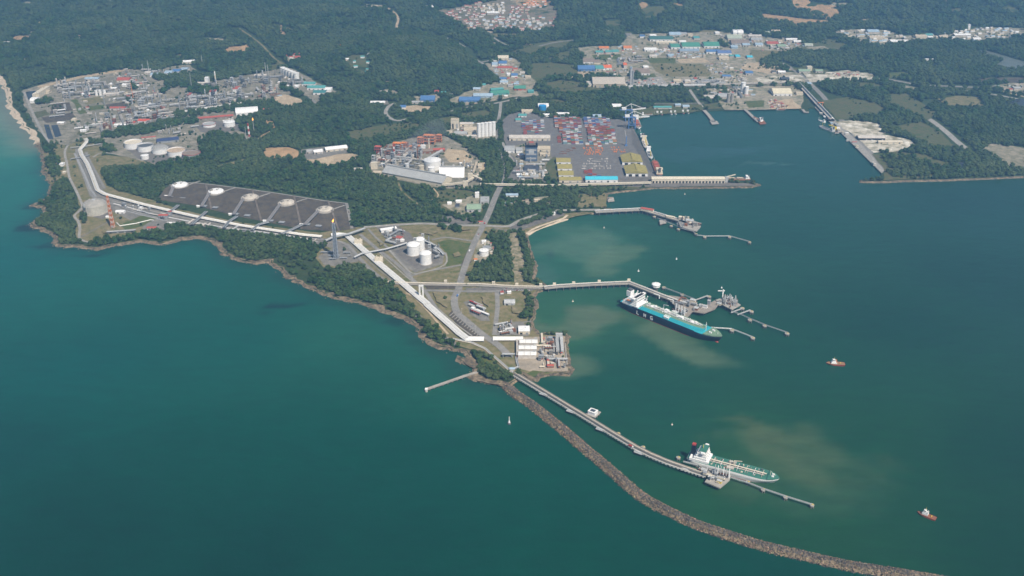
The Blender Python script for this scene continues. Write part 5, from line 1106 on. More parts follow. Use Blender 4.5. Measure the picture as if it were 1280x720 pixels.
for k in range(16): a = k * 2 * math.pi / 16; m.box((r_ + .4) * math.cos(a), (r_ + .4) * math.sin(a), 0, 1.4, 1.6, 23, a)
m.build('buttress', mat('grey_tank_wall', (0, 0, 0)), t); m = MB(); m.box(-r_ * .5, -r_ * .95, 24, 3, 3, 9); m.box(-r_ * .62, r_ * .72, 22, 9, 6, 6); m.build('stair_tower', LGREY, t)
tank('white LPG tank standing in front on the left of the compound', 517, 317.2, 8, 25, WHITE, 'dome'); tank('white LPG tank half hidden behind the left one', 525, 311.3, 6, 27, WHITE, 'dome'); tank('white LPG tank nearest the viewer on the right of the compound', 532.2, 328.6, 7.3, 26, WHITE, 'dome')
for lb, x, y, h in [('grey lift-pipe tower on the front left LPG tank', 519.5, 313, 34), ('grey lift-pipe tower on the rear LPG tank', 529, 309, 36), ('grey lift-pipe tower beside the nearest LPG tank', 537.5, 322, 35)]:
    frame_tower(lb, P(x, y), 6, 5, h, 5, LGREY)
tank('white oil tank with pale roof at the far left of the oil tank row', 167.3, 183.8, 10.8, 18, WHITE, 'float', CREAM); tank('white oil tank with dark sunken roof, second in the row', 182.3, 187.6, 9.8, 17, WHITE, 'float', DGREY)
tank('white oil tank with shiny grey dome roof in the middle of the row', 200.6, 190.4, 10, 15, WHITE, 'dome', mat('dull_aluminium', (.34,.33,.31), .45, .2, .1)); tank('white oil tank with rust-stained sunken roof, fourth in the row', 221, 193.4, 11, 17, WHITE, 'float', mat('rusty_roof', (.50,.38,.27), .8, .3, .06), rim=CREAM)
tank('grey oil tank with red rim at the right end of the row', 240, 195.8, 11, 13, HULLGREY, 'float', RBROWN, rim=RED); tank('small white water tank below the oil tank row', 181.6, 198.6, 4.7, 12, WHITE, 'cone')
tank('flat white tank with red rim on the gas works slope', 261.5, 157.6, 8.2, 9, WHITE, 'float', RGREY, rim=RED); tank('plain white tank beside the red-rimmed one on the slope', 287, 157.4, 7, 15, WHITE, 'cone')
tank('great white fertiliser tank beside the long shed', 540.8, 210.4, 10.6, 27, WHITE, 'cone'); tank('narrow white tank in front of the great fertiliser tank', 539.6, 217.2, 4.3, 21, WHITE, 'cone'); tank('cream tank on the left of the great fertiliser tank', 526.6, 213.6, 3.7, 17, CREAM, 'cone')
tank('small white tank among the pipes of the fertiliser works', 509, 210.5, 2.6, 15, WHITE, 'cone'); tank('low grey domed tank at the end of the long shed', 491, 211.5, 3.2, 8, HULLGREY, 'dome')
tank('white water tank at the roadside by the wood', 605, 318.6, 5.8, 13, WHITE, 'cone'); tank('low grey clarifier tank behind the roadside white tank', 608.5, 311, 5, 5, LGREY, 'float', GREY)
tank('bright blue tank at the top of the container yard', 678, 139.5, 4.6, 22, mat('bright_blue', (.03,.27,.58), .5, .1, .1), 'cone'); tank('round white and red tank beside the dark blue tower', 651, 197, 4.6, 10, WORN, 'cone', WHITE, rim=RED)
for k, x in enumerate([354, 357, 360.2, 363.6, 367.2, 371]):
    tank('white tank in the slanting row of six at the top of the gas works', x, 92.2 + (x - 354) * .42, 3.3, 26, mat('bright_white', (.80,.78,.74), .5, .1, .1), 'cone', group='row of six white tanks')
for k, x in enumerate([121, 125.8, 131.4]): tank(['first small white tank left of the trio in the gas works', 'middle small white tank of the trio in the gas works', 'last small white tank of the trio in the gas works'][k], x, 119.6 - k * .2, 1.7, 20, WHITE, 'cone', base=False)
for k, x in enumerate([598.8, 603.4, 608, 612.6, 617.2]): tank('tall white silo in the row of five beside the container port', x, 171.4 - .5 * k, 2.4, 46, WHITE, 'cone', name='silo', group='row of five tall white silos', base=False)
tank('white silo at the back of the far harbour', 928, 117, 2.9, 42, WHITE, 'cone', name='silo', base=False); tank('lower white silo against the tall silo at the back of the far harbour', 932.5, 118.4, 2.6, 30, WHITE, 'dome', name='silo', base=False)
tank('slim grey cement silo with blue top beside the tan hangar', 788, 105.4, 1.5, 62, LGREY, 'cone', BLUE, name='silo', base=False); tank('second grey cement silo touching the blue-topped one', 790.4, 105.6, 1.2, 52, GREY, 'cone', name='silo', base=False)

# ================================================================ DARK EARTH BANK WITH FIVE SUNKEN TANKS
BZ = 15.0
front = [(196,250),(240,256),(300,271),(340,279),(380,287),(420,289),(441,286)]; back = [(212,231),(238,228),(285,233),(330,239),(370,245),(405,250.5),(434,254)]
fp = [P(x, y, LZ + .5) for x, y in front]; bk = [P(x, y, BZ) for x, y in back]; NB = 60; NR = 14
def along(L_, t):
    k = t * (len(L_) - 1); i = min(int(k), len(L_) - 2); return L_[i].lerp(L_[i + 1], k - i)
q = []
for j in range(NR + 1):
    for i in range(NB + 1):
        p = along(fp, i / NB).lerp(along(bk, i / NB), j / NR); h = LZ + .5 + (BZ - LZ - .5) * float(sstep(.0, .72, np.array(j / NR))) + (3.4 * (float(fbm(np.array(p.x / 34), np.array(p.y / 34), 19)) - .5) if 0 < j < NR else 0)
        q.append((p.x, p.y, h))
for i in range(NB + 1): p = along(bk, i / NB); q.append((p.x, p.y + 26, LZ))
W_ = NB + 1; m = MB(); f = [(j * W_ + i, j * W_ + i + 1, (j + 1) * W_ + i + 1, (j + 1) * W_ + i) for j in range(NR + 1) for i in range(NB)]
m.add(q, f); m.add([q[j * W_] for j in range(NR + 1)] + [(q[j * W_][0] - 4, q[j * W_][1], LZ) for j in range(NR + 1)], [(j, j + 1, NR + 2 + j, NR + 1 + j) for j in range(NR)])
m.add([q[j * W_ + NB] for j in range(NR + 1)] + [(q[j * W_ + NB][0] + 8, q[j * W_ + NB][1], LZ) for j in range(NR + 1)], [(j + 1, j, NR + 1 + j, NR + 2 + j) for j in range(NR)])
struct(m.build('earth_bank', M_soil)); CLEAR.append([(p.x, p.y) for p in PP([(190,250),(230,262),(300,280),(380,291),(440,292)])[::1] + bk[::-1]]); OPEN.append(([(p.x, p.y + 12) for p in bk], 26))
def bank_z(x, y): return LZ
rd = smooth_line([p + Vector((0, -2, .35)) for p in bk], 4); struct(MB().ribbon(rd, 6, 0).build('road', M_road))
rd = [along(bk, 1).lerp(along(fp, 1), k / 6) for k in range(7)]; rd = [Vector((p.x - 2, p.y, LZ + .5 + (BZ - LZ - .5) * float(sstep(0, .72, np.array(1 - k / 6))) + .5)) for k, p in enumerate(rd)]; struct(MB().ribbon(rd, 8, 0).build('road', M_road))
for tt in (.235, .445, .655, .86):
    rg = [along(fp, tt).lerp(along(bk, tt), k / 8) for k in range(9)]; rg = [Vector((p.x, p.y, LZ + 1.6 + (BZ - LZ - .5) * float(sstep(0, .72, np.array(k / 8))) + .5)) for k, p in enumerate(rg)]; struct(MB().ribbon(rg, 5, 2.4).build('bund_ridge', ground_mat('bund_soil', (.17,.14,.115), (.23,.195,.16), (.12,.10,.085), .03, .1)))
for x, y in [(225,231.6),(270,239.6),(312.5,246.8),(358.5,253.6),(406,262)]: struct(MB().ribbon([P(x + 11, y - .6, BZ + .5), P(x + 16, y - 2.6, BZ + .6), P(x + 25, y - 5.4, BZ + .5)], 6, 0).build('road', M_conc))
struct(MB().add([tuple(P(x, y, LZ + .9)) for x, y in [(402,278),(430,270),(438,284),(418,287)]], [(0, 1, 2, 3)]).build('green_lawn', M_green))
DOMES = [(225,231.6),(270,239.6),(312.5,246.8),(358.5,253.6),(406,262)]; FEET = [(212,245.5),(252,258),(292,268),(335,276.5),(381,281)]
for k, ((x, y), (fx, fy)) in enumerate(zip(DOMES, FEET)):
    p = P(x, y, BZ); o_ = ['leftmost', 'second from the left', 'middle', 'second from the right', 'rightmost'][k]
    t = thing('sunken_tank', f'white-domed tank sunk in the dark earth bank, {o_} of the five', 'tank', (p.x, p.y, BZ - .5)); rr = 10 * mpp(y)[0] * .93
    m = MB(); m.lathe(0, 0, [(rr * 1.22, -1.5), (rr * 1.2, .8), (rr * 1.02, .9)], 36); m.build('ring_road', CONC, t)
    m = MB(); m.lathe(0, 0, [(rr, .5), (rr, 3)], 36); m.lathe(0, 0, [(rr * math.cos(a), 3 + rr * .2 * math.sin(a)) for a in np.linspace(0, math.pi / 2 - .02, 8)], 36); m.build('dome', [WHITE, WHITE, mat('dirty_dome', (.56,.50,.42), .8, .35, .12), MATS['dirty_dome'], MATS['dirty_dome']][k], t, False)
    m = MB(); m.box(-rr * .5, -rr * .3, 4, 8, 6, 6, R(40)); m.box(rr * .2, -rr * .1, 6.5, 4, 4, 2.4); m.cyl(rr * .3, rr * .3, 6, 1, 3, 8); m.build('roof_machinery', MACH, t)
    a = P(x - 8, y + 1.5, BZ + 2.5); b = P(fx, fy, LZ + 6); t = thing('pipe_bridge', f'grey sloping pipe bridge down from the {o_} sunken dome', 'pipe bridge', (b.x, b.y, 0)); T = Vector((b.x, b.y, 0)); a -= T; b -= T
    m = MB(); m.bar(a, b, 7.5, 1.4); m.build('deck', mat('bridge_grey', (.21,.19,.185), .7, .2, .1), t)
    d = (b - a).normalized(); n_ = Vector((-d.y, d.x, 0)).normalized()
    for s in (-1, 1): m = MB(); m.bar(a + n_ * 3.6 * s + Vector((0, 0, 1)), b + n_ * 3.6 * s + Vector((0, 0, 1)), .5, 2.4); m.build('side_truss', GREY, t)
    m = MB()
    for e in np.linspace(.12, .95, 6): c = a.lerp(b, e); m.bar(c + n_ * 3, Vector((c.x, c.y, LZ)) + n_ * 3, .6); m.bar(c - n_ * 3, Vector((c.x, c.y, LZ)) - n_ * 3, .6)
    m.build('trestle', DGREY, t)
    for j, (dx, dy) in enumerate([(1, .6), (2.6, 1.2)]):
        e = P(fx + 9 * dx - 6, fy + 3.2 * dy - 1); t2 = thing('valve_house', f'dark flat-roofed valve house {["against","just past"][j]} the foot of the {o_} pipe bridge', 'hut', e, R(-12)); m = MB(); m.box(0, 0, 0, 15, 10, 4); m.build('wall', DGREY, t2); m = MB(); m.box(0, 0, 4, 16, 11, .6); m.build('roof', GREY, t2)
    e = P(fx - 4, fy + .6); t2 = thing('white_hut', f'little white hut beside the foot of the {o_} pipe bridge', 'hut', e); m = MB(); m.box(0, 0, 0, 8, 6, 4); m.build('wall', WHITE, t2); m = MB(); m.gable(0, 0, 4, 8, 6, 1.6); m.build('roof', WHITE, t2)

# ================================================================ PIPE RACKS
def pipe_rack(label, px, wd, npipe, z, mats_, name='pipe_rack', cat='pipe rack', sup=22, r_=None, roofm=None, supm=None, zs=None, cover=False):
    pts = [P(x, y, z if zs is None else zs[i]) for i, (x, y) in enumerate(px)]; p0 = pts[0]; T = Vector((p0.x, p0.y, 0)); t = thing(name, label, cat, (p0.x, p0.y, 0)); L_ = [p - T for p in pts]; r_ = r_ or wd / npipe * .46
    for k in range(npipe):
        o_ = offset(L_, wd / 2 - wd * (k + .5) / npipe); m = MB(); m.tube([q + Vector((0, 0, r_ + .3 + (.5 * (k % 2) if npipe > 3 else 0))) for q in o_], r_, 8); m.build('pipe', mats_[k % len(mats_)], t)
    if roofm: m = MB(); m.ribbon([q + Vector((0, 0, r_ * 2 + .9)) for q in L_], wd, .3); m.build('cover', roofm, t)
    q = resample(L_, sup); j = 0
    for a in q[:99]:
        i = min(range(len(L_) - 1), key=lambda i_: abs((L_[i_] - a).length + (L_[i_ + 1] - a).length - (L_[i_ + 1] - L_[i_]).length)); d = (L_[i + 1] - L_[i]).normalized(); n_ = Vector((-d.y, d.x, 0)).normalized(); m = MB()
        m.bar(a + n_ * wd * .52 + Vector((0, 0, -.1)), a - n_ * wd * .52 + Vector((0, 0, -.1)), .7)
        for s in (-1, 1): m.bar(a + n_ * wd * .48 * s, Vector((a.x, a.y, LZ - .5)) + n_ * wd * .48 * s, .7)
        m.build('support_frame', supm or GREY, t)
    OPEN.append(([(p.x, p.y) for p in pts], wd / 2 + 6)); return t
PW = mat('white_cladding', (.76,.74,.70), .5, .12, .12)
pipe_rack('thick white clad pipe rack running down the western shore and along the earth bank', [(107,173.5),(109,177),(100,187.5),(102,194),(109,205),(115,219),(122,238),(131,243),(150,248),(180,256),(214,264),(240,270),(270,276),(300,282),(340,288),(380,294),(402,296)], 12.5, 5, 7, [PW, PW, PW, CREAM, PW])
pipe_rack('short white curved end of the pipe rack beside the flare tower', [(414,294),(424,293),(434,294)], 14, 5, 6, [PW])
pipe_rack('broad white pipe rack running diagonally from the flare to the long jetty', [(434,295),(446,305.5),(460,318),(475,331),(490,343.5),(505,356),(520,369),(534,380.5)], 17, 5, 5, [PW])
pipe_rack('broad white pipe rack from the long jetty down to the road crossing', [(534,381.5),(548,394),(562,406),(574,417),(584,424.3),(605,424.6)], 17, 5, 5, [PW])
pipe_rack('short level white pipe rack feeding the square process island', [(616,424),(636,424),(654,424)], 15, 5, 5, [PW])
for lb, x, y in [('white box on the diagonal pipe rack, upper one near the earth bank', 448, 303), ('white box on the diagonal pipe rack, lower one near the LPG tanks', 473.5, 325)]:
    p = P(x, y, 9); t = thing('expansion_box', lb, 'pipe housing', (p.x, p.y, LZ)); m = MB(); m.box(0, 0, 0, 20, 9, 13); m.build('wall', CREAM, t); m = MB(); m.box(-5, 0, 13, 3, 4, 4); m.box(5, 0, 13, 3, 4, 4); m.build('vent', CREAM, t)
p = P(527, 371.5); t = thing('pipe_portal', 'tall white pipe loop like a goalpost over the diagonal rack', 'pipe loop', p)
for s in (-1, 1): m = MB(); m.box(s * 3.6, 0, 0, 3.4, 3.4, 27); m.build('leg', PW, t)
m = MB(); m.box(0, 0, 27.01, 10.6, 3.4, 3); m.build('crossbar', PW, t)
pipe_rack('dark overhead pipe bridge crossing the white rack at the end of the earth bank', [(404,303),(416,297),(436,293),(456,286)], 9, 3, 9, [GREY, LGREY, GREY], 'pipe_bridge', 'pipe bridge', supm=DGREY, zs=[5, 12, 12, 12])
pipe_rack('grey pipe rack crossing from the flare yard to the LPG tanks', [(443,322),(452,317.5),(468,314.5),(482,312),(496,308),(509,304)], 8, 4, 8, [GREY, LGREY, WHITE, GREY])
pipe_rack('pale pipe rack beside the LPG tanks on their far side', [(530,300),(538,304),(548,311),(555,318)], 7, 3, 7, [LGREY, GREY, WHITE])
for k, px in enumerate([[(203,272),(213,265),(223,257)], [(240,281),(249,273),(258,265)], [(280,285),(287,277),(296,271)], [(315,288),(324,281),(336,278)], [(352,293),(366,287),(378,281)]]):
    pipe_rack(f'dark crossover bridge at the foot of the {["leftmost","second","middle","fourth","rightmost"][k]} sunken tank', px, 9, 3, 8.5, [GREY, DGREY, GREY], 'pipe_bridge', 'pipe bridge', supm=DGREY, sup=14)
pipe_rack('thin white pipe line parallel to the thick rack on its seaward side', [(142,255),(165,261),(190,268),(230,276),(280,285),(330,291),(390,300)], 4, 2, 2.6, [WHITE, LGREY]); pipe_rack('grey pipe line on the seaward edge of the corridor', [(150,262),(180,270),(205,276),(245,281),(290,288),(340,294),(398,303)], 3, 2, 2, [LGREY, GREY])
pipe_rack('grey pipe line along the shore side of the thick rack in the west', [(93,192),(99,204),(106,219),(113,236),(120,246)], 5, 3, 2.4, [LGREY, GREY, LGREY]); pipe_rack('white flare pipe bent round the striped lattice tower', [(146,279),(150,283),(170,280),(188,275.5),(192,276)], 3.4, 1, 3, [PW], r_=1.4)
pipe_rack('grey pipe line west of the diagonal rack', [(440,302),(456,318),(472,333),(492,350)], 4, 2, 2, [LGREY, GREY]); pipe_rack('grey pipe line from the road crossing to the start of the breakwater jetty', [(566,424),(590,429),(606,436),(622,450),(640,466)], 6, 3, 3.5, [LGREY, GREY, CREAM]); pipe_rack('grey pipes turning round the process island gate', [(627,444),(645,443),(646,452),(648,459),(640,463)], 5, 2, 4, [GREY, LGREY])
pipe_rack('footbridge-like rack crossing the western pipe rack', [(88,185),(98,184),(108,183),(126,180)], 4, 2, 7, [LGREY, GREY]); pipe_rack('second rack crossing the western pipe rack further down', [(88,199),(100,197),(112,194)], 5, 2, 7, [DGREY, GREY])

# ================================================================ STACKS AND TOWERS
def lattice(label, x, y, h, w0, w1, m_, name='flare_tower', n=9, bands=None, stack=True, flame=False, cat='flare tower'):
    p = P(x, y); t = thing(name, label, cat, p)
    for sx, sy in ((-1, -1), (1, -1), (1, 1), (-1, 1)):
        m = MB(); m.bar((sx * w0 / 2, sy * w0 / 2, 0), (sx * w1 / 2, sy * w1 / 2, h), 1.1); m.build('leg', m_, t)
    for k in range(n):
        a, b = k / n, (k + 1) / n; A, B_ = (w0 + (w1 - w0) * a) / 2, (w0 + (w1 - w0) * b) / 2; z0, z1 = h * a, h * b; m = MB(); c = [(-1, -1), (1, -1), (1, 1), (-1, 1)]
        for i in range(4):
            (x0, y0), (x1, y1) = c[i], c[(i + 1) % 4]; m.bar((x0 * A, y0 * A, z0), (x1 * B_, y1 * B_, z1), .5); m.bar((x1 * A, y1 * A, z0), (x0 * B_, y0 * B_, z1), .5); m.bar((x0 * B_, y0 * B_, z1), (x1 * B_, y1 * B_, z1), .5)
        m.build('bracing', bands[k % 2] if bands else m_, t)
    if stack:
        for k in range(2 if bands is None else n):
            m = MB()
            if bands is None: m.cyl((k - .5) * 3.2, 0, 0, 1.3, h + 3 - 4 * k, 10); m.build('riser', m_, t)
            else: m.cyl(0, 0, h * k / n, 1.1, h / n, 10); m.build('riser', bands[k % 2], t)
    if flame:
        fm = bpy.data.materials.get('flame') or bpy.data.materials.new('flame')
        if not fm.use_nodes:
            fm.use_nodes = True; e = fm.node_tree.nodes['Principled BSDF']; e.inputs['Emission Color'].default_value = (1, .36, .05, 1); e.inputs['Emission Strength'].default_value = 3; e.inputs['Base Color'].default_value = (.8, .3, .05, 1)
        m = MB(); m.lathe(0, 0, [(.5, 0), (1.9, 2), (1.6, 4.5), (.8, 7), (.1, 9.5)], 10); o = m.build('flame', fm, t, True); o.location = (-1.6 if bands is None else 0, 0, h + 2.5); o.rotation_euler = (0, R(18), 0)
    return t
FG = mat('flare_grey', (.30,.33,.37), .6, .2, .2)
lattice('tall grey lattice flare tower with an orange flame beside the coastal wood', 420.5, 323, 92, 9.5, 5.5, FG, flame=True, n=9)
lattice('orange and white striped lattice tower beside the big round tank', 141.5, 284.5, 88, 8, 3, ORANGE, 'lattice_tower', 14, [WHITE, ORANGE], cat='lattice tower')
def chimney(label, x, y, h, r0, r1, bands, n=7, flame=False, name='chimney'):
    p = P(x, y, gz(*P(x, y).xy)); t = thing(name, label, 'chimney', p)
    for k in range(n):
        a, b = k / n, (k + 1) / n; m = MB(); m.cyl(0, 0, h * a, r0 + (r1 - r0) * a, h / n, 12, r0 + (r1 - r0) * b); m.build('shaft_section', bands[k % len(bands)], t)
    if flame: m = MB(); m.lathe(0, 0, [(.5, 0), (1.8, 2), (1.4, 5), (.1, 9)], 8); m.build('flame', bpy.data.materials['flame'], t, True).location = (0, 0, h)
chimney('red and white banded chimney on the slope left of the forest', 312.5, 177.5, 62, 3.2, 2.4, [RED, WHITE], 7); chimney('slim pale flare pipe with a small flame beside the banded chimney', 318, 167.5, 46, 1, .8, [LGREY], 3, True, 'flare_stack'); chimney('thin grey vent pipe left of the banded chimney', 308.5, 178.5, 52, .9, .7, [LGREY], 3, name='vent_stack')
chimney('red and white chimney rising from the fertiliser works', 493, 198, 46, 2.8, 2.2, [WHITE, RED], 6); chimney('cream concrete chimney behind the orange steelwork', 536.5, 188.5, 40, 2.6, 2, [CREAM], 3); chimney('white tapered chimney at the top edge of the gas works', 270, 104, 46, 3, 2.2, [WHITE, CREAM], 3)
chimney('thin red pole mast between the gas works roads', 167, 126, 66, 1.3, 1, [RORANGE], 4, name='mast'); chimney('thin grey stack in the middle of the gas works', 131, 131, 70, 1.6, 1.1, [GREY], 4); chimney('thin grey stack in front of the gas works ponds', 185, 128, 60, 1.4, 1, [GREY], 4)
chimney('thin grey stack on the wooded edge of the gas works', 240, 112, 64, 1.6, 1.1, [GREY], 4); chimney('grey vent stack at the right end of the gas works', 332.5, 92.5, 46, 1.3, 1, [LGREY], 3); chimney('twin grey vent stack beside the first at the right end', 335.5, 93.5, 40, 1.3, 1, [LGREY], 3)
chimney('thin pole mast at the blue-roofed works far back', 186.5, 91, 50, 1.4, .8, [LGREY], 3, name='mast'); chimney('thin pole in the wood right of the blue-roofed works', 253, 81, 40, 1.2, .8, [LGREY], 3, name='mast')

# ================================================================ PROCESS PLANT UNITS (small, many)
def column_unit(label, p, h, r_, m_, group=None):
    t = thing('process_column', label, 'process column', p, 0, group); m = MB(); m.cyl(0, 0, 0, r_, h, 10); m.lathe(0, 0, [(r_, h), (r_ * .6, h + r_ * .5), (.05, h + r_ * .7)], 10); m.build('shell', m_, t)
    m = MB()
    for k in range(2, 5): m.cyl(0, 0, h * k / 5, r_ + 1.2, .35, 10)
    m.build('platform', GREY, t); return t
def vessel_unit(label, p, l, r_, m_, rz, group=None):
    t = thing('pressure_vessel', label, 'pressure vessel', p, rz, group); m = MB(); m.tube([(-l / 2, 0, r_ + 1.5), (-l / 2 + .8, 0, r_ + 1.5), (l / 2 - .8, 0, r_ + 1.5), (l / 2, 0, r_ + 1.5)], r_, 10); m.build('shell', m_, t)
    m = MB(); m.box(-l * .3, 0, 0, 1, r_ * 1.6, r_ + .8); m.box(l * .3, 0, 0, 1, r_ * 1.6, r_ + .8); m.build('saddle', CONC, t); return t
def cooler_unit(label, p, l, w_, h, rz, m_, group=None):
    t = thing('air_cooler', label, 'air cooler', p, rz, group); m = MB(); m.box(0, 0, h, l, w_, 2.2); m.build('fin_bank', m_, t); m = MB()
    for x in np.arange(-l / 2 + w_ / 2, l / 2, w_): m.cyl(x, 0, h + 2.2, w_ * .4, 1.2, 10)
    m.build('fan_ring', LGREY, t); m = MB()
    for x in np.linspace(-l / 2 + .6, l / 2 - .6, 5):
        for s in (-1, 1): m.box(x, s * w_ * .45, 0, .7, .7, h)
    m.build('support_frame', DGREY, t); return t
def rack_unit(label, p, l, w_, h, rz, mats_, group=None):
    t = thing('pipe_rack', label, 'pipe rack', p, rz, group); m = MB()
    for x in np.linspace(-l / 2, l / 2, max(3, int(l / 10))):
        for s in (-1, 1): m.box(x, s * w_ / 2, 0, .8, .8, h)
        m.box(x, 0, h, .8, w_ + 1, .6); m.box(x, 0, h * .6, .8, w_ + 1, .5)
    m.build('support_frame', mats_[0], t); m = MB()
    for k in range(5): m.tube([(-l / 2, -w_ * .4 + w_ * .2 * k, h + 1), (l / 2, -w_ * .4 + w_ * .2 * k, h + 1)], .6, 6)
    for k in range(3): m.tube([(-l / 2, -w_ * .3 + w_ * .3 * k, h * .6 + .9), (l / 2, -w_ * .3 + w_ * .3 * k, h * .6 + .9)], .5, 6)
    m.build('pipe_bundle', mats_[1], t); return t
def plant_zone(px, n, where, rz, seed, cols=None, scale=1.0, tall=1.0, weights=(3, 2, 2, 2, 2), z=LZ + .3):
    r_ = random.Random(seed); poly = [(p.x, p.y) for p in PP(px, z)]; xs = [p[0] for p in poly]; ys = [p[1] for p in poly]; cols = cols or [LGREY, GREY, WORN, MACH]; got = []; tries = 0
    while len(got) < n and tries < 6000:
        tries += 1; x, y = r_.uniform(min(xs), max(xs)), r_.uniform(min(ys), max(ys))
        if not inpoly(np.array([x]), np.array([y]), poly)[0] or any((x - a) ** 2 + (y - b) ** 2 < (c + 9 * scale) ** 2 for a, b, c in got): continue
        k = r_.choices(range(5), weights)[0]; p = (x, y, z); a = rz + (math.pi / 2 if r_.random() < .3 else 0); c = r_.choice(cols); cn = {LGREY: 'pale grey', GREY: 'grey', WORN: 'dull white', MACH: 'brown-grey', WHITE: 'white', RUST: 'rusty', ORANGE: 'orange', CREAM: 'cream', RBROWN: 'brown', DGREY: 'dark grey', RED: 'red', RORANGE: 'orange'}.get(c, 'grey')
        if k == 0: column_unit(f'{cn} upright process column {where}', p, r_.uniform(16, 34) * tall, r_.uniform(1.4, 2.6) * scale, c, f'{cn} process columns {where}'); e = 3
        elif k == 1: vessel_unit(f'{cn} horizontal pressure vessel {where}', p, r_.uniform(12, 22) * scale, r_.uniform(1.6, 2.8) * scale, c, a, f'{cn} pressure vessels {where}'); e = 9
        elif k == 2: cooler_unit(f'{cn} air cooler bank on legs {where}', p, r_.uniform(22, 46) * scale, 8 * scale, r_.uniform(6, 12) * tall, a, c, f'{cn} air coolers {where}'); e = 16
        elif k == 3: rack_unit(f'{cn} open pipe rack {where}', p, r_.uniform(28, 70) * scale, r_.uniform(6, 10) * scale, r_.uniform(6, 11) * tall, a, [GREY, c], f'{cn} pipe racks {where}'); e = 18
        else: frame_tower(f'{cn} open steel structure {where}', p, r_.uniform(9, 15) * scale, r_.uniform(9, 13) * scale, r_.uniform(14, 28) * tall, 3, c, 'steel_structure', 'steel structure', a, group=f'{cn} steel structures {where}'); e = 9
        got.append((x, y, e * scale))
RL = R(25)
plant_zone([(70,108),(120,102),(136,106),(142,118),(108,122),(84,124),(74,118)], 46, 'in the back block of the gas works', RL, 1, [LGREY, GREY, MACH, WORN], 1.2)
plant_zone([(114,155),(150,142),(200,132),(214,145),(205,152),(160,160),(128,166)], 62, 'in the front block of the gas works', RL, 2, [LGREY, GREY, WORN, MACH, WORN, RUST], 1.0)
plant_zone([(140,108),(158,100),(180,108),(200,120),(214,130),(180,138),(160,128)], 40, 'in the middle block of the gas works', RL, 3, [LGREY, GREY, WORN, MACH], 1.0)
plant_zone([(222,124),(262,120),(302,114),(312,126),(280,134),(232,139),(216,134)], 54, 'round the red-topped boilers', RL, 4, [GREY, LGREY, MACH, DGREY, MACH], 1.0, 1.1)
plant_zone([(248,108),(290,101),(340,93),(368,98),(384,108),(362,108),(340,105),(300,111),(262,112)], 40, 'along the upper edge of the gas works', R(10), 5, [GREY, LGREY, DGREY, MACH], 1.1)
plant_zone([(320,110),(340,108),(352,122),(340,126),(326,124)], 14, 'in the small works under the six tanks', RL, 6, [WORN, RUST, LGREY], .9)
plant_zone([(464,204),(470,194),(500,184),(525,186),(530,198),(524,206),(505,210),(482,210)], 60, 'in the fertiliser works', R(-15), 7, [LGREY, GREY, MACH, RUST, WORN], .8)
plant_zone([(546,214),(552,196),(560,203),(586,204),(590,212),(582,222)], 12, 'behind the white shed of the fertiliser works', 0, 8, [WORN, CREAM, GREY], .7, .7)
plant_zone([(196,160),(220,156),(248,156),(246,166),(222,170),(200,170)], 12, 'by the bund above the oil tanks', RL, 9, [LGREY, WORN], .8, .5)
plant_zone([(145,252),(200,266),(225,271),(196,272),(170,268)], 12, 'beside the thick white rack near the round tank', R(-22), 10, [WHITE, LGREY, GREY, WORN], .7, .35, (1, 2, 0, 4, 1))
plant_zone([(232,277),(300,288),(380,297),(398,302),(330,295),(250,283)], 14, 'in the strip between pipe rack and coastal wood', R(-14), 11, [LGREY, WORN, WORN, GREY], .7, .3, (1, 2, 0, 5, 0))
plant_zone([(476,296),(494,287),(510,293),(506,304),(490,306)], 12, 'in the small works beside the white shed', R(-30), 12, [GREY, DGREY, LGREY, RUST], .6, .5)
plant_zone([(536,304),(546,307),(552,318),(546,326),(540,322),(544,314)], 9, 'behind the LPG tanks', R(-45), 13, [LGREY, GREY, DGREY], .6, .7)
plant_zone([(674,424),(690,423),(692,448),(706,450),(706,461),(676,460)], 30, 'on the square process island', 0, 14, [MACH, LGREY, CREAM, RUST, GREY], .6, .5)
plant_zone([(624,406),(640,404),(644,418),(626,419)], 14, 'in the small works above the island pipe rack', R(20), 15, [WHITE, LGREY, RUST, WHITE], .5, .4)
plant_zone([(584,378),(592,376),(606,390),(600,396),(592,392)], 9, 'in the little works on the triangular lawn', R(-40), 16, [WHITE, WHITE, RED, WORN], .55, .5)
plant_zone([(640,206),(680,200),(688,190),(682,220),(652,226)], 24, 'around the dark blue tower', 0, 17, [WORN, LGREY, CREAM, GREY, WHITE], .8, .6)
plant_zone([(868,104),(900,101),(905,105),(872,107)], 8, 'beside the far cross road', 0, 18, [LGREY, WORN, GREY], 1.1, .8); plant_zone([(888,117),(925,111),(945,118),(900,124)], 12, 'behind the far harbour', 0, 19, [WORN, LGREY, GREY, CREAM], 1, .8)
plant_zone([(770,75),(800,71),(806,78),(776,82)], 14, 'in the timber yard of the far estate', 0, 20, [GREY, MACH, RBROWN], 1.2, .4, (0, 2, 4, 4, 1)); plant_zone([(404,316),(430,312),(440,320),(425,327),(406,327)], 6, 'around the foot of the flare tower', 0, 21, [GREY, LGREY], .5, .3, (0, 3, 0, 3, 0))
plant_zone([(842,372),(856,374),(872,380),(880,388),(866,387),(856,395),(846,390)], 16, 'on the gas carrier berth platform', R(-28), 31, [MACH, RUST, CREAM, LGREY, GREY], .42, .4, z=9.6); plant_zone([(896,377),(908,371),(924,380),(914,386),(904,381)], 12, 'on the outer jetty head', R(-20), 32, [MACH, RUST, LGREY, GREY], .42, .5, z=10.1)
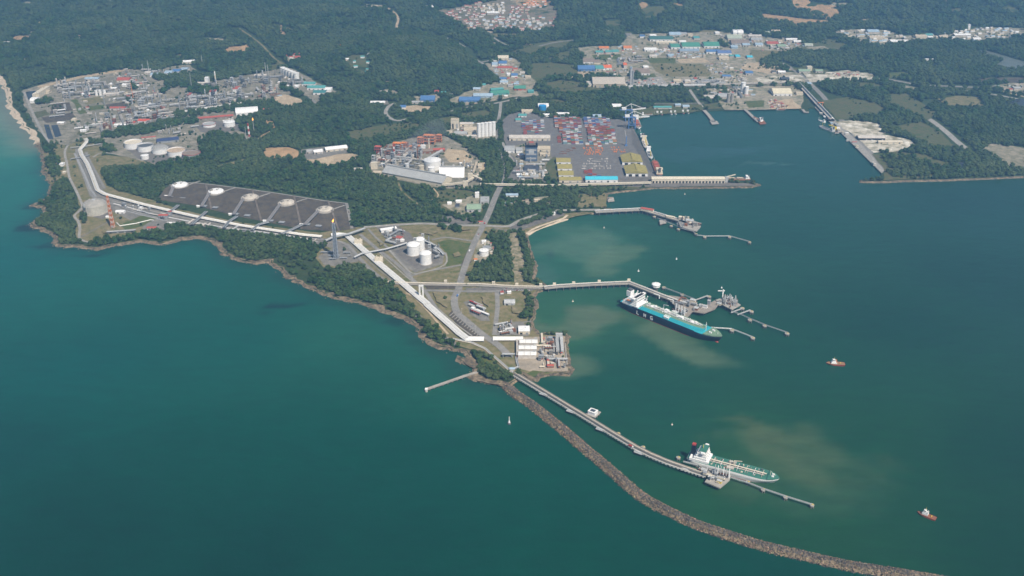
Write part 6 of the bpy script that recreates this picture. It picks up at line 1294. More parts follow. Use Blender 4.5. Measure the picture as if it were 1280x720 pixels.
plant_zone([(850,274),(862,274),(874,281),(870,287),(856,282)], 12, 'on the upper jetty head', R(-25), 33, [MACH, CREAM, LGREY, RUST], .42, .4, z=9.6); plant_zone([(874,587),(890,589),(911,596),(900,607),(886,600)], 12, 'on the square tanker jetty head', R(-25), 34, [MACH, CREAM, RUST, GREY], .32, .35, z=8.1)
plant_zone([(60,128),(90,125),(104,146),(118,168),(96,166),(92,148),(66,146)], 14, 'among the ponds of the gas works', RL, 35, [WORN, LGREY, WHITE], .8, .5, (1, 2, 1, 4, 1)); plant_zone([(136,92),(160,90),(184,100),(176,108),(150,104)], 16, 'below the brown-red hall', RL, 36, [LGREY, WORN, RBROWN], 1, .6)
plant_zone([(178,88),(198,88),(206,94),(186,97)], 8, 'in the blue-roofed works far back', 0, 22, [WORN, LGREY], 1, .8)
# ================================================================ BUILDINGS
def bld(label, x, y, wpx, dpx, h, roof, wall, typ='gable', name='warehouse', rz=0.0, cat=None, over=.8, rise=None, axis='x', parts=True, group=None):
    p = P(x, y); p.z = gz(p.x, p.y); mx_, my_ = mpp(y); w_, d = wpx * mx_, max(7, dpx * my_ - h * .6)
    big = wpx >= 9 and parts; keep(p, max(w_, d) * .5 + 7)
    t = thing(name, label, cat or {'warehouse': 'warehouse', 'house': 'house'}.get(name, 'building'), p, rz, group)
    m = MB(); m.box(0, 0, -1, w_, d, h + 1); 
    wo = m.build('wall', wall, t); m = MB()
    if typ == 'gable': m.gable(0, 0, h + .02, w_, d, rise or min(d, w_) * .16, 0, over, axis=axis)
    elif typ == 'flat': m.box(0, 0, h + .02, w_ + .6, d + .6, .7); m.box(w_ * .22, d * .1, h + .73, min(6, w_ * .2), min(5, d * .3), 2.2)
    elif typ == 'arch':
        n = 9; q = []; f = []
        for i in range(n):
            a = math.pi * i / (n - 1); q += [(-w_ / 2 - .5, -math.cos(a) * (d / 2 + .5), h + math.sin(a) * (rise or d * .22)), (w_ / 2 + .5, -math.cos(a) * (d / 2 + .5), h + math.sin(a) * (rise or d * .22))]
        for i in range(n - 1): f.append((2 * i, 2 * i + 1, 2 * i + 3, 2 * i + 2))
        f += [tuple(range(0, 2 * n, 2)), tuple(range(2 * n - 1, 0, -2))]; m.add(q, f)
    elif typ == 'shed': m.add([(-w_ / 2 - over, -d / 2 - over, h), (w_ / 2 + over, -d / 2 - over, h), (w_ / 2 + over, d / 2 + over, h + 3), (-w_ / 2 - over, d / 2 + over, h + 3), (-w_ / 2 - over, -d / 2 - over, h - .5), (w_ / 2 + over, -d / 2 - over, h - .5), (w_ / 2 + over, d / 2 + over, h - .5), (-w_ / 2 - over, d / 2 + over, h - .5)], [(0, 1, 2, 3), (0, 4, 5, 1), (1, 5, 6, 2), (2, 6, 7, 3), (3, 7, 4, 0)])
    m.build('roof', roof, t)
    if big:
        n = max(2, int(w_ / 16))
        for k in range(min(n, 8)):
            m = MB(); m.box(-w_ / 2 + w_ * (k + .5) / n, -d / 2 - .12, 0, min(5, w_ / n * .5), .2, h * .62); m.build('door', OPENING if k % 3 == 0 else GREY, wo)
    return t
def B(rows, **kw):
    for r_ in rows:
        k = dict(kw)
        if isinstance(r_[-1], dict): k.update(r_[-1]); r_ = r_[:-1]
        bld(*r_, **k)
G, FL, AR = 'gable', 'flat', 'arch'
# ---- port
B([('olive-roofed shed at the top of the row by the grass strip', 704, 203, 17.5, 6, 8, OLIVE, WHITE), ('olive-roofed shed second from the top by the grass strip', 705.6, 211, 17.8, 6.4, 8, OLIVE, WHITE), ('olive-roofed shed third from the top by the grass strip', 707.2, 219.2, 18.4, 6.4, 8, OLIVE, WHITE),
   ('wide olive-roofed shed at the bottom of the row by the grass strip', 712.5, 226.3, 27.5, 5, 8, OLIVE, CREAM), ('long bright cyan-roofed shed beside the wharf conveyor', 751.5, 226, 40, 5.2, 9, CYAN, WHITE),
   ('long white-roofed transit shed between the container yard and the dark blue tower', 662, 174, 51, 5, 9, WORN, CREAM), ('grey gabled shed left of the dark blue tower', 637, 188.5, 12.5, 7, 9, RGREY, WHITE), ('small grey gabled shed touching the dark blue tower', 649, 189.5, 8, 5, 9, RGREY, WHITE),
   ('tan-roofed shed right of the dark blue tower', 679.5, 187.5, 16, 5, 8, RTAN, CREAM), ('dark flat workshop below the dark blue tower', 664, 213, 18, 7, 8, RDARK, GREY, FL), ('low tan office right of the dark blue tower', 681, 194, 12, 3, 6, RTAN, CREAM), ('small white store near the road below the dark blue tower', 649, 220, 6, 3, 6, WHITE, WHITE),
   ('pale flat office at the foot of the dark blue tower', 668, 222, 10, 4, 6, RGREY, WORN, FL), ('teal-roofed gatehouse at the top left of the port yard', 648, 151, 7, 3, 6, RTEAL, WORN), ('white-roofed office at the top left of the port yard', 659, 140.5, 14, 3.5, 7, RTAN, CREAM), ('pale green roofed office above the containers', 653, 145.5, 10, 3, 6, RTEAL, WHITE),
   ('white arched shed behind the bright blue tank', 679, 136.5, 13, 4, 14, WHITE, WHITE, AR), ('white tent-roofed hall on the bank behind the port cranes', 770.5, 134, 11, 4.5, 7, WHITE, WHITE), ('white-roofed long store along the top of the container yard, left one', 684, 145, 12, 2.4, 6, WHITE, WHITE), ('white-roofed long store along the top of the container yard, right one', 703, 143.5, 17, 2.4, 6, WHITE, WORN), ('pale blue roofed store at the top right of the container yard', 746, 146, 10, 2.6, 6, RLBLUE, WHITE)])
def twin(label, x, y, wpx, dpx, h):
    p = P(x, y); mx_, my_ = mpp(y); w_, d = wpx * mx_, dpx * my_; t = thing('transit_shed', label, 'warehouse', p)
    m = MB(); m.box(0, 0, 0, w_, d, h); wo = m.build('wall', WHITE, t); m = MB(); m.gable(0, 0, h + .02, w_, d, w_ * .13, 0, 1, axis='y'); m.build('roof', OLIVE, t)
    m = MB(); m.box(0, 0, h + w_ * .13 - .3, 3, d * .8, 1.6); m.build('roof_vent', OLIVE, t)
    for k in range(3): m = MB(); m.box((k - 1) * w_ * .3, -d / 2 - .12, 0, w_ * .16, .2, h * .75); m.build('door', OPENING, wo)
    for k in range(4): m = MB(); m.box(-w_ / 2 - .12, -d * .36 + k * d * .24, 0, .2, d * .12, h * .7); m.build('door', OPENING, wo)
twin('olive pitched transit shed near the quay, the farther of the pair', 789, 202, 25, 9, 10); twin('olive pitched transit shed near the quay, the nearer of the pair', 794.5, 216, 27, 9.5, 10)
# the tower
p = P(664, 200); t = thing('mill_tower', 'dark blue tower building with red crown standing left of the port yard', 'tower', p); keep(p, 40)
m = MB(); m.box(0, 0, 0, 36, 30, 46); wo = m.build('wall', mat('blue_grey_cladding', (.10,.14,.21), .6, .2, .1), t); m = MB(); m.box(0, 0, 46, 38, 32, 4); m.build('parapet', NAVY, t); m = MB(); m.box(3, 2, 50, 20, 18, 6); m.box(-12, 0, 50, 7, 7, 9); m.build('penthouse', RBROWN, t)
for k in range(3): m = MB(); m.box(0, -15.15, 8 + k * 13, 30, .3, 5); m.build('louvre_band', RGREY, wo)
m = MB(); m.box(0, -15.2, 26, 16, .4, 14); m.build('light_panel', LGREY, wo); m = MB(); m.box(0, 0, 53.5, 14, 12, 4, 0); m.build('head_house', RRED, t)
# wharf gallery
t = thing('conveyor_gallery', 'long cream conveyor gallery running level along the lower edge of the port', 'conveyor', P(604, 230)); T = P(604, 230); a = P(600, 229.5, 13) - T; b = P(690, 231, 13) - T; c = P(814, 227.5, 13) - T
m = MB(); m.ribbon([a, b, c], 6, 4.2); m.build('gallery', CREAM, t); m = MB(); m.ribbon([p_ + Vector((0, 0, .7)) for p_ in (a, b, c)], 7, .6); m.build('roof', CREAM, t); m = MB()
for q in resample([a, b, c], 24): m.box(q.x, q.y + 2, -1, 1, 1, 11); m.box(q.x, q.y - 2, -1, 1, 1, 11)
m.build('trestle', GREY, t)
t = thing('wharf_shed', 'very long cream-roofed shed on the wharf that juts out past the port', 'warehouse', P(859.5, 227.5)); w_ = P(905, 227).x - P(814, 227).x
m = MB(); m.box(0, 0, 0, w_, 22, 13); wo = m.build('wall', CREAM, t); m = MB(); m.gable(0, 0, 13.02, w_, 22, 3.4); m.build('roof', CREAM, t)
for k in range(22): m = MB(); m.box(-w_ / 2 + w_ * (k + .5) / 22, -11.12, 0, w_ / 22 * .55, .2, 7); m.build('bay_opening', OPENING, wo)
p = P(908, 227.5); t = thing('ship_loader', 'grey ship loader at the end of the long cream wharf shed', 'ship loader', p); m = MB(); m.box(0, 0, 0, 8, 8, 16); m.build('tower', LGREY, t); m = MB(); m.bar((0, 0, 16), (26, 8, 20), 2.4); m.build('boom', CREAM, t)
# ---- fertiliser works
def long_shed(label, a, b, wd, h, rise, rm1, rm2, wall, name='warehouse'):
    """pitched shed given its near wall foot from a to b; the two roof slopes may be of different sheeting"""
    d = (b - a); l = d.length; rz = math.atan2(d.y, d.x); n_ = Vector((-d.y, d.x, 0)).normalized(); c = (a + b) / 2 + n_ * wd / 2; t = thing(name, label, 'warehouse', c, rz); keep(c, l * .3)
    m = MB(); m.box(0, 0, 0, l, wd, h); m.add([(-l / 2, -wd / 2, h), (-l / 2, wd / 2, h), (-l / 2, 0, h + rise)], [(0, 1, 2)]); m.add([(l / 2, -wd / 2, h), (l / 2, wd / 2, h), (l / 2, 0, h + rise)], [(0, 1, 2)]); m.build('wall', wall, t)
    for s, mm in ((-1, rm1), (1, rm2)):
        m = MB(); k = 1.06; q = [(-l / 2 - 1, s * wd / 2 * k, h - rise * .06 + .15), (l / 2 + 1, s * wd / 2 * k, h - rise * .06 + .15), (l / 2 + 1, 0, h + rise + .15), (-l / 2 - 1, 0, h + rise + .15)]; m.add(q + [(x, y, z - .4) for x, y, z in q], [(0, 1, 2, 3), (7, 6, 5, 4), (0, 4, 5, 1), (1, 5, 6, 2), (2, 6, 7, 3), (3, 7, 4, 0)]); m.build('roof_slope', mm, t)
    m = MB(); m.box(0, 0, h + rise + .1, l * .96, 4, 3); m.build('ridge_gallery', RGREY, t); return t
long_shed('very long cream storage shed with grey ridge along the front of the fertiliser works', P(478, 220), P(553, 234), 54, 13, 12, RGREY, RGREY, mat('cream_sheet', (.62,.55,.43), .6, .1, .06))
long_shed('white steep-roofed bulk store behind the long cream shed', P(549, 222.5), P(580, 222.5), 50, 3, 22, WHITE, WORN, WHITE)
B([('cream tower block at the left end of the long cream shed', 468, 211, 8, 3, 20, CREAM, CREAM, FL), ('low cream annex left of the long cream shed', 472, 217, 10, 3, 6, RTAN, CREAM), ('grey flat machine house in the fertiliser works', 484, 199, 10, 3, 12, RGREY, GREY, FL), ('white-roofed control house in the fertiliser works', 511, 197, 13, 2.6, 9, WORN, WORN, G),
   ('cream conveyor house right of the white bulk store', 588, 226, 6, 3, 22, CREAM, CREAM, FL), ('cream junction tower at the wharf conveyor end', 582, 234, 6, 2.5, 18, CREAM, CREAM, FL), ('small white tank house under the orange steelwork', 529, 187, 6, 2.5, 14, WHITE, WHITE, FL), ('tan store beside the sandy yard of the fertiliser works', 600, 209, 5, 4, 8, RTAN, CREAM), ('pale shed with white pipes at the wooded left edge of the works', 448, 213, 10, 2, 7, WORN, WORN)])
def inclined(label, a, b, za, zb, wd, m_, roofm=None):
    A = P(*a, LZ); B_ = P(*b, LZ); t = thing('conveyor_gallery', label, 'conveyor', A); d = B_ - A; p0 = Vector((0, 0, za)); p1 = Vector((d.x, d.y, zb)); m = MB(); m.bar(p0, p1, wd, 4); m.build('gallery', m_, t); m = MB(); m.bar(p0 + Vector((0, 0, 2.4)), p1 + Vector((0, 0, 2.4)), wd + 1, .5); m.build('roof', roofm or m_, t)
    m = MB()
    for e in (.2, .5, .8): c = p0.lerp(p1, e); m.box(c.x, c.y, -.5, 1.6, 1.6, c.z)
    m.build('trestle', GREY, t)
inclined('long grey-roofed sloping conveyor across the fertiliser works', (529, 204), (553, 196.5), 6, 22, 7, GREY, LGREY); inclined('cream conveyor rising from the junction tower to the conveyor house', (583, 233.5), (598, 222), 14, 8, 5, CREAM); inclined('low cream conveyor from the long shed to the junction tower', (556, 234.5), (580, 234), 8, 14, 5, CREAM); inclined('cream conveyor from the white bulk store to the wharf gallery', (586, 224), (602, 229.5), 16, 12, 5, CREAM); inclined('tan conveyor climbing through the sandy yard', (592, 221), (596, 206), 14, 8, 5, RTAN)
for i, (x, y, w_, d, h, m_, lb) in enumerate([(537,180,22,16,30,RORANGE,'big orange steel structure at the back of the fertiliser works'), (497,188.5,16,14,26,RORANGE,'orange steel structure with pipes left of the brown racks'), (506,186,12,10,20,ORANGE,'second orange steel structure beside the brown racks'), (473,193,12,12,26,RRED,'red steel structure at the left corner of the fertiliser works'), (549,177.5,10,10,24,ORANGE,'orange steel structure at the right end of the orange row'), (526,180,12,10,22,RORANGE,'orange steel structure at the left end of the orange row')]):
    p = P(x, y); t = thing('steel_structure', lb, 'steel structure', p, R(-8)); mx_ = mpp(y)[0]; W2 = w_ * 1.6
    m = MB()
    for sx in (-1, -.33, .33, 1):
        for sy in (-1, 1): m.box(sx * W2 / 2, sy * d / 2, 0, 1.1, 1.1, h)
    m.build('frame', m_, t); m = MB()
    for k in (.35, .7, 1): m.box(0, 0, h * k - .5, W2 + 2, d + 2, .9)
    m.build('deck', m_, t); m = MB(); m.gable(0, 0, h + .5, W2 * .7, d * .8, 3); m.build('roof', m_, t); m = MB()
    for k in range(4): m.cyl(-W2 * .35 + k * W2 * .23, 0, h * .36, 2, h * .5, 8)
    m.build('vessel', MACH, t)
B([('long brown-roofed rack house under the orange steelwork', 521, 191, 40, 4, 8, RBROWN, RUST), ('rust-red low roof right of the orange steelwork', 546, 189, 20, 3, 7, RRED, RUST), ('orange-brown roof strip behind the long brown rack house', 516, 185.5, 24, 2.5, 9, RORANGE, RUST)], rz=R(6))
# factory by the white silos
B([('cream factory hall left of the white silos', 588, 166, 15, 6, 14, RTAN, CREAM), ('tall cream mill with roof house left of the white silos', 569, 160, 10, 5, 30, RTAN, CREAM, FL), ('grey-roofed shed in front of the cream mill', 576, 168.5, 16, 4, 8, RGREY, WORN), ('pale long shed above the white silos', 583, 157, 16, 3, 9, WORN, CREAM), ('white low store at the lower right of the cream factory', 590, 172, 12, 2.6, 7, WORN, WORN), ('tan shed furthest left in the cream factory', 562, 168, 7, 4, 10, RTAN, CREAM)])
# ---- headland and terminal
B([('long white-roofed store beside the small works above the LPG tanks', 485.5, 288.5, 20, 3.4, 7, WHITE, WHITE, G, {'rz': R(22)}), ('red-roofed pump house beside the small works above the LPG tanks', 499.5, 299, 7, 3.6, 6, RRED, WHITE, G, {'rz': R(-25)}), ('small white hut below the red-roofed pump house', 503, 301.5, 5, 2, 4, WHITE, WHITE, FL),
   ('pale green roofed workshop beside the main road', 592.7, 262, 17.5, 8, 9, mat('sage_roof', (.27,.36,.25), .7, .15, .08), LGREY, G), ('grey flat office behind the green workshop', 606, 251.5, 11, 7, 6, RGREY, LGREY, FL), ('white cube water tower behind the green workshop', 596.5, 247, 5, 3, 15, WHITE, WHITE, FL), ('white hut with orange trim left of the green workshop', 573.6, 252.8, 7, 3, 5, WHITE, WHITE), ('small white domed hut at the wood edge left of the workshop', 562, 255, 5, 2.6, 4, WHITE, WHITE, AR), ('dark flat shed left of the green workshop', 572, 258, 5, 4, 4, RDARK, GREY, FL),
   ('white hut beside the roadside tank compound', 605, 304, 5.5, 3, 6, WHITE, WHITE, FL), ('orange-roofed hut at the corner of the roadside wood', 594.5, 325.5, 4, 2, 4, RORANGE, WHITE), ('blue-roofed house among trees right of the main road', 640, 245, 15, 3, 5, RLBLUE, WHITE), ('tan cottage right of the blue-roofed house', 671, 251, 6, 2, 4, RTAN, CREAM), ('pale hut on the causeway road near the beach', 692, 268.5, 4, 2, 6, WHITE, WHITE, FL), ('red-roofed gate hut at the causeway crossing', 601, 278.5, 5, 1.6, 4, RRED, WORN),
   ('grey-roofed white building on the lawn inside the bay', 637, 379, 13, 6, 5, mat('streaky_roof', (.48,.48,.47), .6, .3, .12), LGREY, G), ('white and red hut by the car park', 636.5, 366.5, 5, 2.4, 4, WHITE, WHITE, FL), ('red-doored hut at the left end of the car park', 627.5, 366.8, 4, 2, 4, RRED, WHITE, FL), ('open white-framed building above the process island', 655, 414.5, 14, 8, 7, WHITE, CREAM, FL),
   ('white house on the point of the headland road', 78, 207, 4.5, 3, 7, WHITE, WHITE, FL), ('cream hut beside the headland road', 81, 216, 3.6, 2.4, 4, CREAM, CREAM), ('white tent-like shed beside the round grey tank', 151, 266, 11, 2.6, 5, WHITE, WHITE, AR), ('white low hut at the foot of the striped lattice tower', 136, 272, 6, 2, 4, WHITE, WHITE), ('long dark wall-like shed below the striped lattice tower', 152, 290.5, 34, 1.8, 5, RGREY, DGREY, G, {'rz': R(10)}),
   ('red-roofed compressor house by the coastal wood', 205, 272.5, 11, 3, 9, RRED, GREY), ('red-topped frame building right of the compressor house', 213, 269.5, 4, 2.6, 12, RRED, GREY, FL), ('white hut with red band at the edge of the coastal wood', 190, 286, 11, 2.6, 4, RRED, WHITE), ('long white low building at the edge of the coastal wood', 215, 280, 11, 2, 4, WHITE, WHITE),
   ('pale gatehouse where the road meets the process island', 640, 463, 6, 3, 5, RLBLUE, WORN), ('rusty pump house on the lower side of the process island', 688, 459, 8, 3, 5, RRED, RUST)])
for k, (x, y) in enumerate([(660.5, 431), (659.5, 438.6), (659, 446.2)]):
    o_ = ['top', 'middle', 'bottom'][k]; p = P(x, y); t = thing('compressor_shed', f'white-roofed compressor shed on the process island, {o_} of the three', 'shed', p); w_ = 23 * mpp(y)[0]; d = 5 * mpp(y)[1]
    m = MB(); m.box(0, 0, 0, w_, d, 9); m.build('wall', WORN, t)
    for j in range(3): m = MB(); m.gable((j - 1) * w_ / 3, 0, 9.02, w_ / 3 - 1, d, 2.2, 0, .2); m.build('roof_bay', PW, t)
    for j in range(3): m = MB(); m.cyl(w_ * .4 + (j - 1) * 2, d * .3, 0, .7, 15, 8); m.build('exhaust', LGREY, t)
t = thing('pipe_rack', 'rusty red pipe rack in front of the three white compressor sheds', 'pipe rack', P(646.5, 438)); m = MB(); m.box(0, 0, 0, 5, 60, 7); m.build('frame', RUST, t); m = MB()
for k in range(3): m.tube([(-1.5 + k * 1.5, -31, 7.7), (-1.5 + k * 1.5, 31, 7.7)], .7, 6)
m.build('pipe_bundle', WORN, t)
t = thing('cooling_bank', 'long grey twin-row cooler building on the outer side of the process island', 'building', P(699.5, 434)); d = 56
for k in range(2): m = MB(); m.box(k * 9 - 4.5, 0, 6, 6, d, 3.4); m.build('cooler_row', [HULLGREY, LGREY][k], t)
m = MB()
for k in range(8):
    for s in (-7, 0, 7): m.box(s, -d / 2 + 3 + k * 7, 0, .8, .8, 6)
m.build('support_frame', GREY, t); m = MB(); m.box(0, d / 2 + 4, 0, 14, 6, 14); m.build('head_house', LGREY, t)
for k, x in enumerate([692, 695.5]):
    t = thing('pipe_rack', f'dark ladder-like pipe rack on the process island, {["left", "right"][k]} one of the pair', 'pipe rack', P(x, 436)); m = MB()
    for j in range(9): m.box(0, -24 + j * 6, 0, 4, 1.4, 8)
    m.build('frame', DGREY, t); m = MB(); m.tube([(-1, -26, 8.6), (-1, 26, 8.6)], .6, 6); m.tube([(1, -26, 8.6), (1, 26, 8.6)], .6, 6); m.build('pipe_bundle', WORN, t)
t = thing('sea_wall', 'pale concrete edge wall down the outer side of the process island', 'wall', P(707.5, 443)); m = MB(); m.box(0, 0, 0, 2, 84, 2.4); m.build('wall', CONC, t)
t = thing('gate_frame', 'grey square road gantry at the entrance of the process island', 'gantry', P(634.5, 447)); m = MB()
for s in (-1, 1): m.box(s * 9, 0, 0, 1.6, 1.6, 8)
m.build('post', GREY, t); m = MB(); m.box(0, 0, 8, 21, 4, 1.6); m.build('beam', LGREY, t)
# ---- gas works
B([('white tent hall beside the dark covered pond', 44.5, 127.5, 8, 4, 9, WHITE, WHITE, AR), ('tall cream block behind the dark covered pond, left one', 49.5, 119, 4, 9, 16, CREAM, CREAM, FL), ('tall cream block behind the dark covered pond, right one', 54.5, 118, 4, 10, 18, CREAM, CREAM, FL), ('pale blue roofed hall at the back of the gas works', 116, 100.5, 17, 2.8, 9, RLBLUE, WORN), ('long white building in the back block of the gas works', 108.5, 119, 10, 2, 7, WHITE, WHITE), ('small cream building right of the cream blocks', 60, 116, 6, 3, 7, RTAN, CREAM),
   ('brown-red roofed hall at the upper right of the gas works', 156, 101.5, 15, 4, 9, RRED, CREAM), ('white office below the brown-red roofed hall', 157.5, 107.5, 7, 2.6, 7, WHITE, WHITE), ('faded red roofed workshop in the middle of the gas works', 148, 137, 19, 2.6, 8, RRED, WORN), ('bright red roofed hall along the front tree belt, left one', 165.5, 155.5, 9, 3, 8, RRED, WORN), ('bright red roofed hall along the front tree belt, right one', 181, 153.2, 14, 3.4, 9, mat('bright_red_roof', (.56,.10,.06), .65, .15, .1), WHITE), ('long white shed at the left end of the front tree belt', 152.5, 158, 17, 2.2, 7, WHITE, WHITE),
   ('white store in the front block of the gas works', 105, 164.5, 7, 2.2, 6, WHITE, WHITE), ('small cream gatehouse at the gas works crossroads', 93, 151, 5, 2.6, 7, CREAM, CREAM, FL), ('white twin-roofed store near the crossroads', 77, 155, 8, 2.4, 6, WHITE, WORN), ('white office right of the trio of small white tanks', 142, 112, 9, 2.2, 7, WHITE, WORN), ('long pale shed in the middle of the gas works', 139, 119, 20, 2, 7, WORN, WORN, G, {'rz': R(12)}),
   ('blue-roofed works building far back, leftmost', 195, 95, 11, 3.4, 8, RLBLUE, WHITE), ('blue-roofed works building far back, second', 212, 92.5, 9, 4, 9, RLBLUE, WHITE), ('blue-roofed works building far back, third', 221.5, 90.5, 9, 3.6, 9, RBLUE, WHITE), ('blue-roofed works building far back, rightmost', 231.5, 88.5, 8, 3.6, 9, RLBLUE, WHITE), ('white long roof alone in the forest behind the blue-roofed works', 236, 78.5, 15, 2.6, 7, WHITE, CREAM, G, {'rz': R(12)}), ('pale store left of the blue-roofed works', 186, 92, 7, 3, 7, WORN, WORN),
   ('red-topped boiler house, leftmost of the three', 237, 122.5, 5, 4, 15, RRED, WHITE), ('red-topped boiler house, middle of the three', 267, 118.5, 6.5, 4, 15, RRED, WHITE), ('red-topped boiler house, rightmost of the three', 296, 114.5, 6, 4.4, 15, RRED, WHITE), ('white tank house at the top edge of the gas works', 259.5, 104.5, 4.5, 3, 24, WHITE, WHITE, FL), ('long pale roof at the top edge of the gas works', 253, 105.5, 12, 2, 7, WORN, WORN), ('long white roof at the top right of the gas works', 326, 96.5, 15, 2.4, 9, WORN, GREY, G, {'rz': R(10)}),
   ('broad white arched terminal hall right of the red-roofed row', 309, 141.5, 27, 6, 9, WHITE, WHITE, AR, {'rz': R(14)}), ('long dark red roofed row below the tree belt', 270, 148, 42, 2.6, 7, RRED, RBROWN, G, {'rz': R(17)}), ('red roof at the right of the white terminal hall', 333, 138.5, 7, 2.4, 6, RRED, WORN), ('dark blue roofed shed behind the oil tanks', 210, 176.5, 26, 4.4, 7, mat('deep_blue_roof', (.05,.07,.15), .5, .2, .1), GREY, G, {'rz': R(20)}), ('red strip roof behind the first oil tank', 186, 173, 17, 1.6, 5, RRED, WORN, G, {'rz': R(16)}),
   ('sea-green roofed hall at the right end of the gas works, upper one', 386.5, 106.3, 16, 3.2, 8, RTEAL, WHITE), ('sea-green roofed hall at the right end of the gas works, largest one', 396, 111, 22, 3.6, 8, RTEAL, WHITE), ('dark sea-green roofed hall at the right end of the gas works, lowest one', 400, 117, 15, 3.6, 8, mat('dark_teal_roof', (.06,.20,.20), .6, .15, .1), WHITE), ('white hall right of the sea-green roofs', 411, 113.5, 8, 4, 9, WHITE, WHITE), ('small white office left of the sea-green roofs', 371.5, 108.8, 5, 2, 7, WHITE, WHITE),
   ('long white shed on the sandy clearing in the woods, right one', 420, 187, 27, 4.6, 7, WHITE, CREAM, G, {'rz': R(20)}), ('shorter white shed on the sandy clearing in the woods, middle one', 397.5, 191, 11, 4, 7, WHITE, WORN, G, {'rz': R(20)}), ('small grey shed on the sandy clearing in the woods, left one', 386, 190.5, 9, 3.4, 6, RGREY, WORN, G, {'rz': R(20)})])
t = thing('boundary_wall', 'long white wall in front of the red-topped boilers', 'wall', P(230, 139.5)); a = P(230, 139.5); m = MB(); m.ribbon([P(x, y, 7) - Vector((a.x, a.y, 0)) for x, y in [(229, 139.7), (252, 136), (280, 131.6), (302, 128.4)]], 5, 4.2); m.build('wall', WHITE, t)
# ---- valley estate along the middle road
B([('deep blue roofed long shed at the lower left of the valley', 587.5, 126, 26, 5, 8, RBLUE, RBLUE), ('pale blue roofed long shed above the deep blue one', 604, 121, 24, 4, 8, RLBLUE, RLBLUE), ('long green roofed shed in the middle of the valley', 624, 117.5, 23, 4, 8, RGREEN, RTEAL, G, {'rz': R(14)}), ('second long green roofed shed just above the first', 621, 113.5, 16, 2.6, 8, RTEAL, RTEAL, G, {'rz': R(14)}), ('green roofed hall with red wall by the valley road', 650, 111.5, 14, 4.2, 8, RGREEN, RRED), ('teal shed at the lower end of the valley road', 663.5, 115.5, 7, 3.2, 7, RTEAL, RTEAL),
   ('blue roofed hall at the top of the valley', 628.5, 80, 10, 4, 8, RBLUE, WHITE), ('pale blue roofed hall at the top left of the valley', 618.5, 81.5, 7, 4, 8, RLBLUE, WHITE), ('cream roofed hall at the head of the valley', 629, 73.5, 13, 4, 8, CREAM, CREAM), ('small cream annex beside the cream hall at the head of the valley', 639, 70, 6, 2, 6, CREAM, CREAM), ('long red roofed row near the top of the valley', 631.5, 86, 18, 2.6, 7, RRED, WORN), ('bright blue roofed hall in the middle of the valley', 643, 95.5, 8, 3.4, 8, RBLUE, WHITE), ('white shed left of the bright blue hall in the valley', 635.5, 94, 4, 2.6, 7, WHITE, WHITE),
   ('blue roofed shed stepped left of the valley road, upper', 629, 100, 8, 2.8, 7, RBLUE, WHITE), ('blue roofed shed stepped left of the valley road, lower', 630, 104, 10, 2.4, 7, RLBLUE, WHITE), ('pale blue shed on the orange slope of the valley', 596, 112.5, 9, 2.6, 7, RLBLUE, WORN), ('dark teal shed on the orange slope of the valley', 604, 107.5, 6, 3, 7, RTEAL, WORN), ('small pale blue shed beside the stepped blue roofs', 645.5, 106.5, 6, 2.4, 7, RLBLUE, WORN), ('small grey shed at the end of the stepped blue roofs', 638, 108, 6, 2.4, 7, RGREY, WORN), ('white shed cluster store by the valley bend', 653, 92, 6, 2.2, 6, WORN, WORN), ('tan yard office by the valley bend', 660, 97, 7, 2.4, 6, RTAN, CREAM), ('red roofed shop near the valley bend', 644, 87.5, 6, 2, 6, RRED, CREAM), ('white house at the low end of the valley', 564, 120, 4, 2, 6, WHITE, WHITE), ('pale hut on the sand by the deep blue shed', 632.5, 121, 4, 1.6, 5, WHITE, CREAM),
   ('blue roofed hall alone at the wood edge left of the valley', 535, 125, 17.5, 6, 9, RBLUE, RBLUE), ('teal shed right of the lone blue hall', 554.5, 117, 6, 2.4, 6, RTEAL, WORN), ('red roofed shed above the lone blue hall', 546, 115.5, 5, 2.4, 6, RRED, WORN), ('grey low shed left of the lone blue hall', 522, 129, 14, 2.4, 6, RGREY, WORN), ('small blue roofed store by the road curve', 504, 135, 7, 3.4, 7, RBLUE, WHITE), ('long white roof in the wood left of the road curve', 472.5, 129.3, 18, 2.6, 6, WHITE, WORN), ('pale workshop in the sandy clearing above the road curve', 482, 116.5, 13, 2.6, 6, WORN, WORN)])
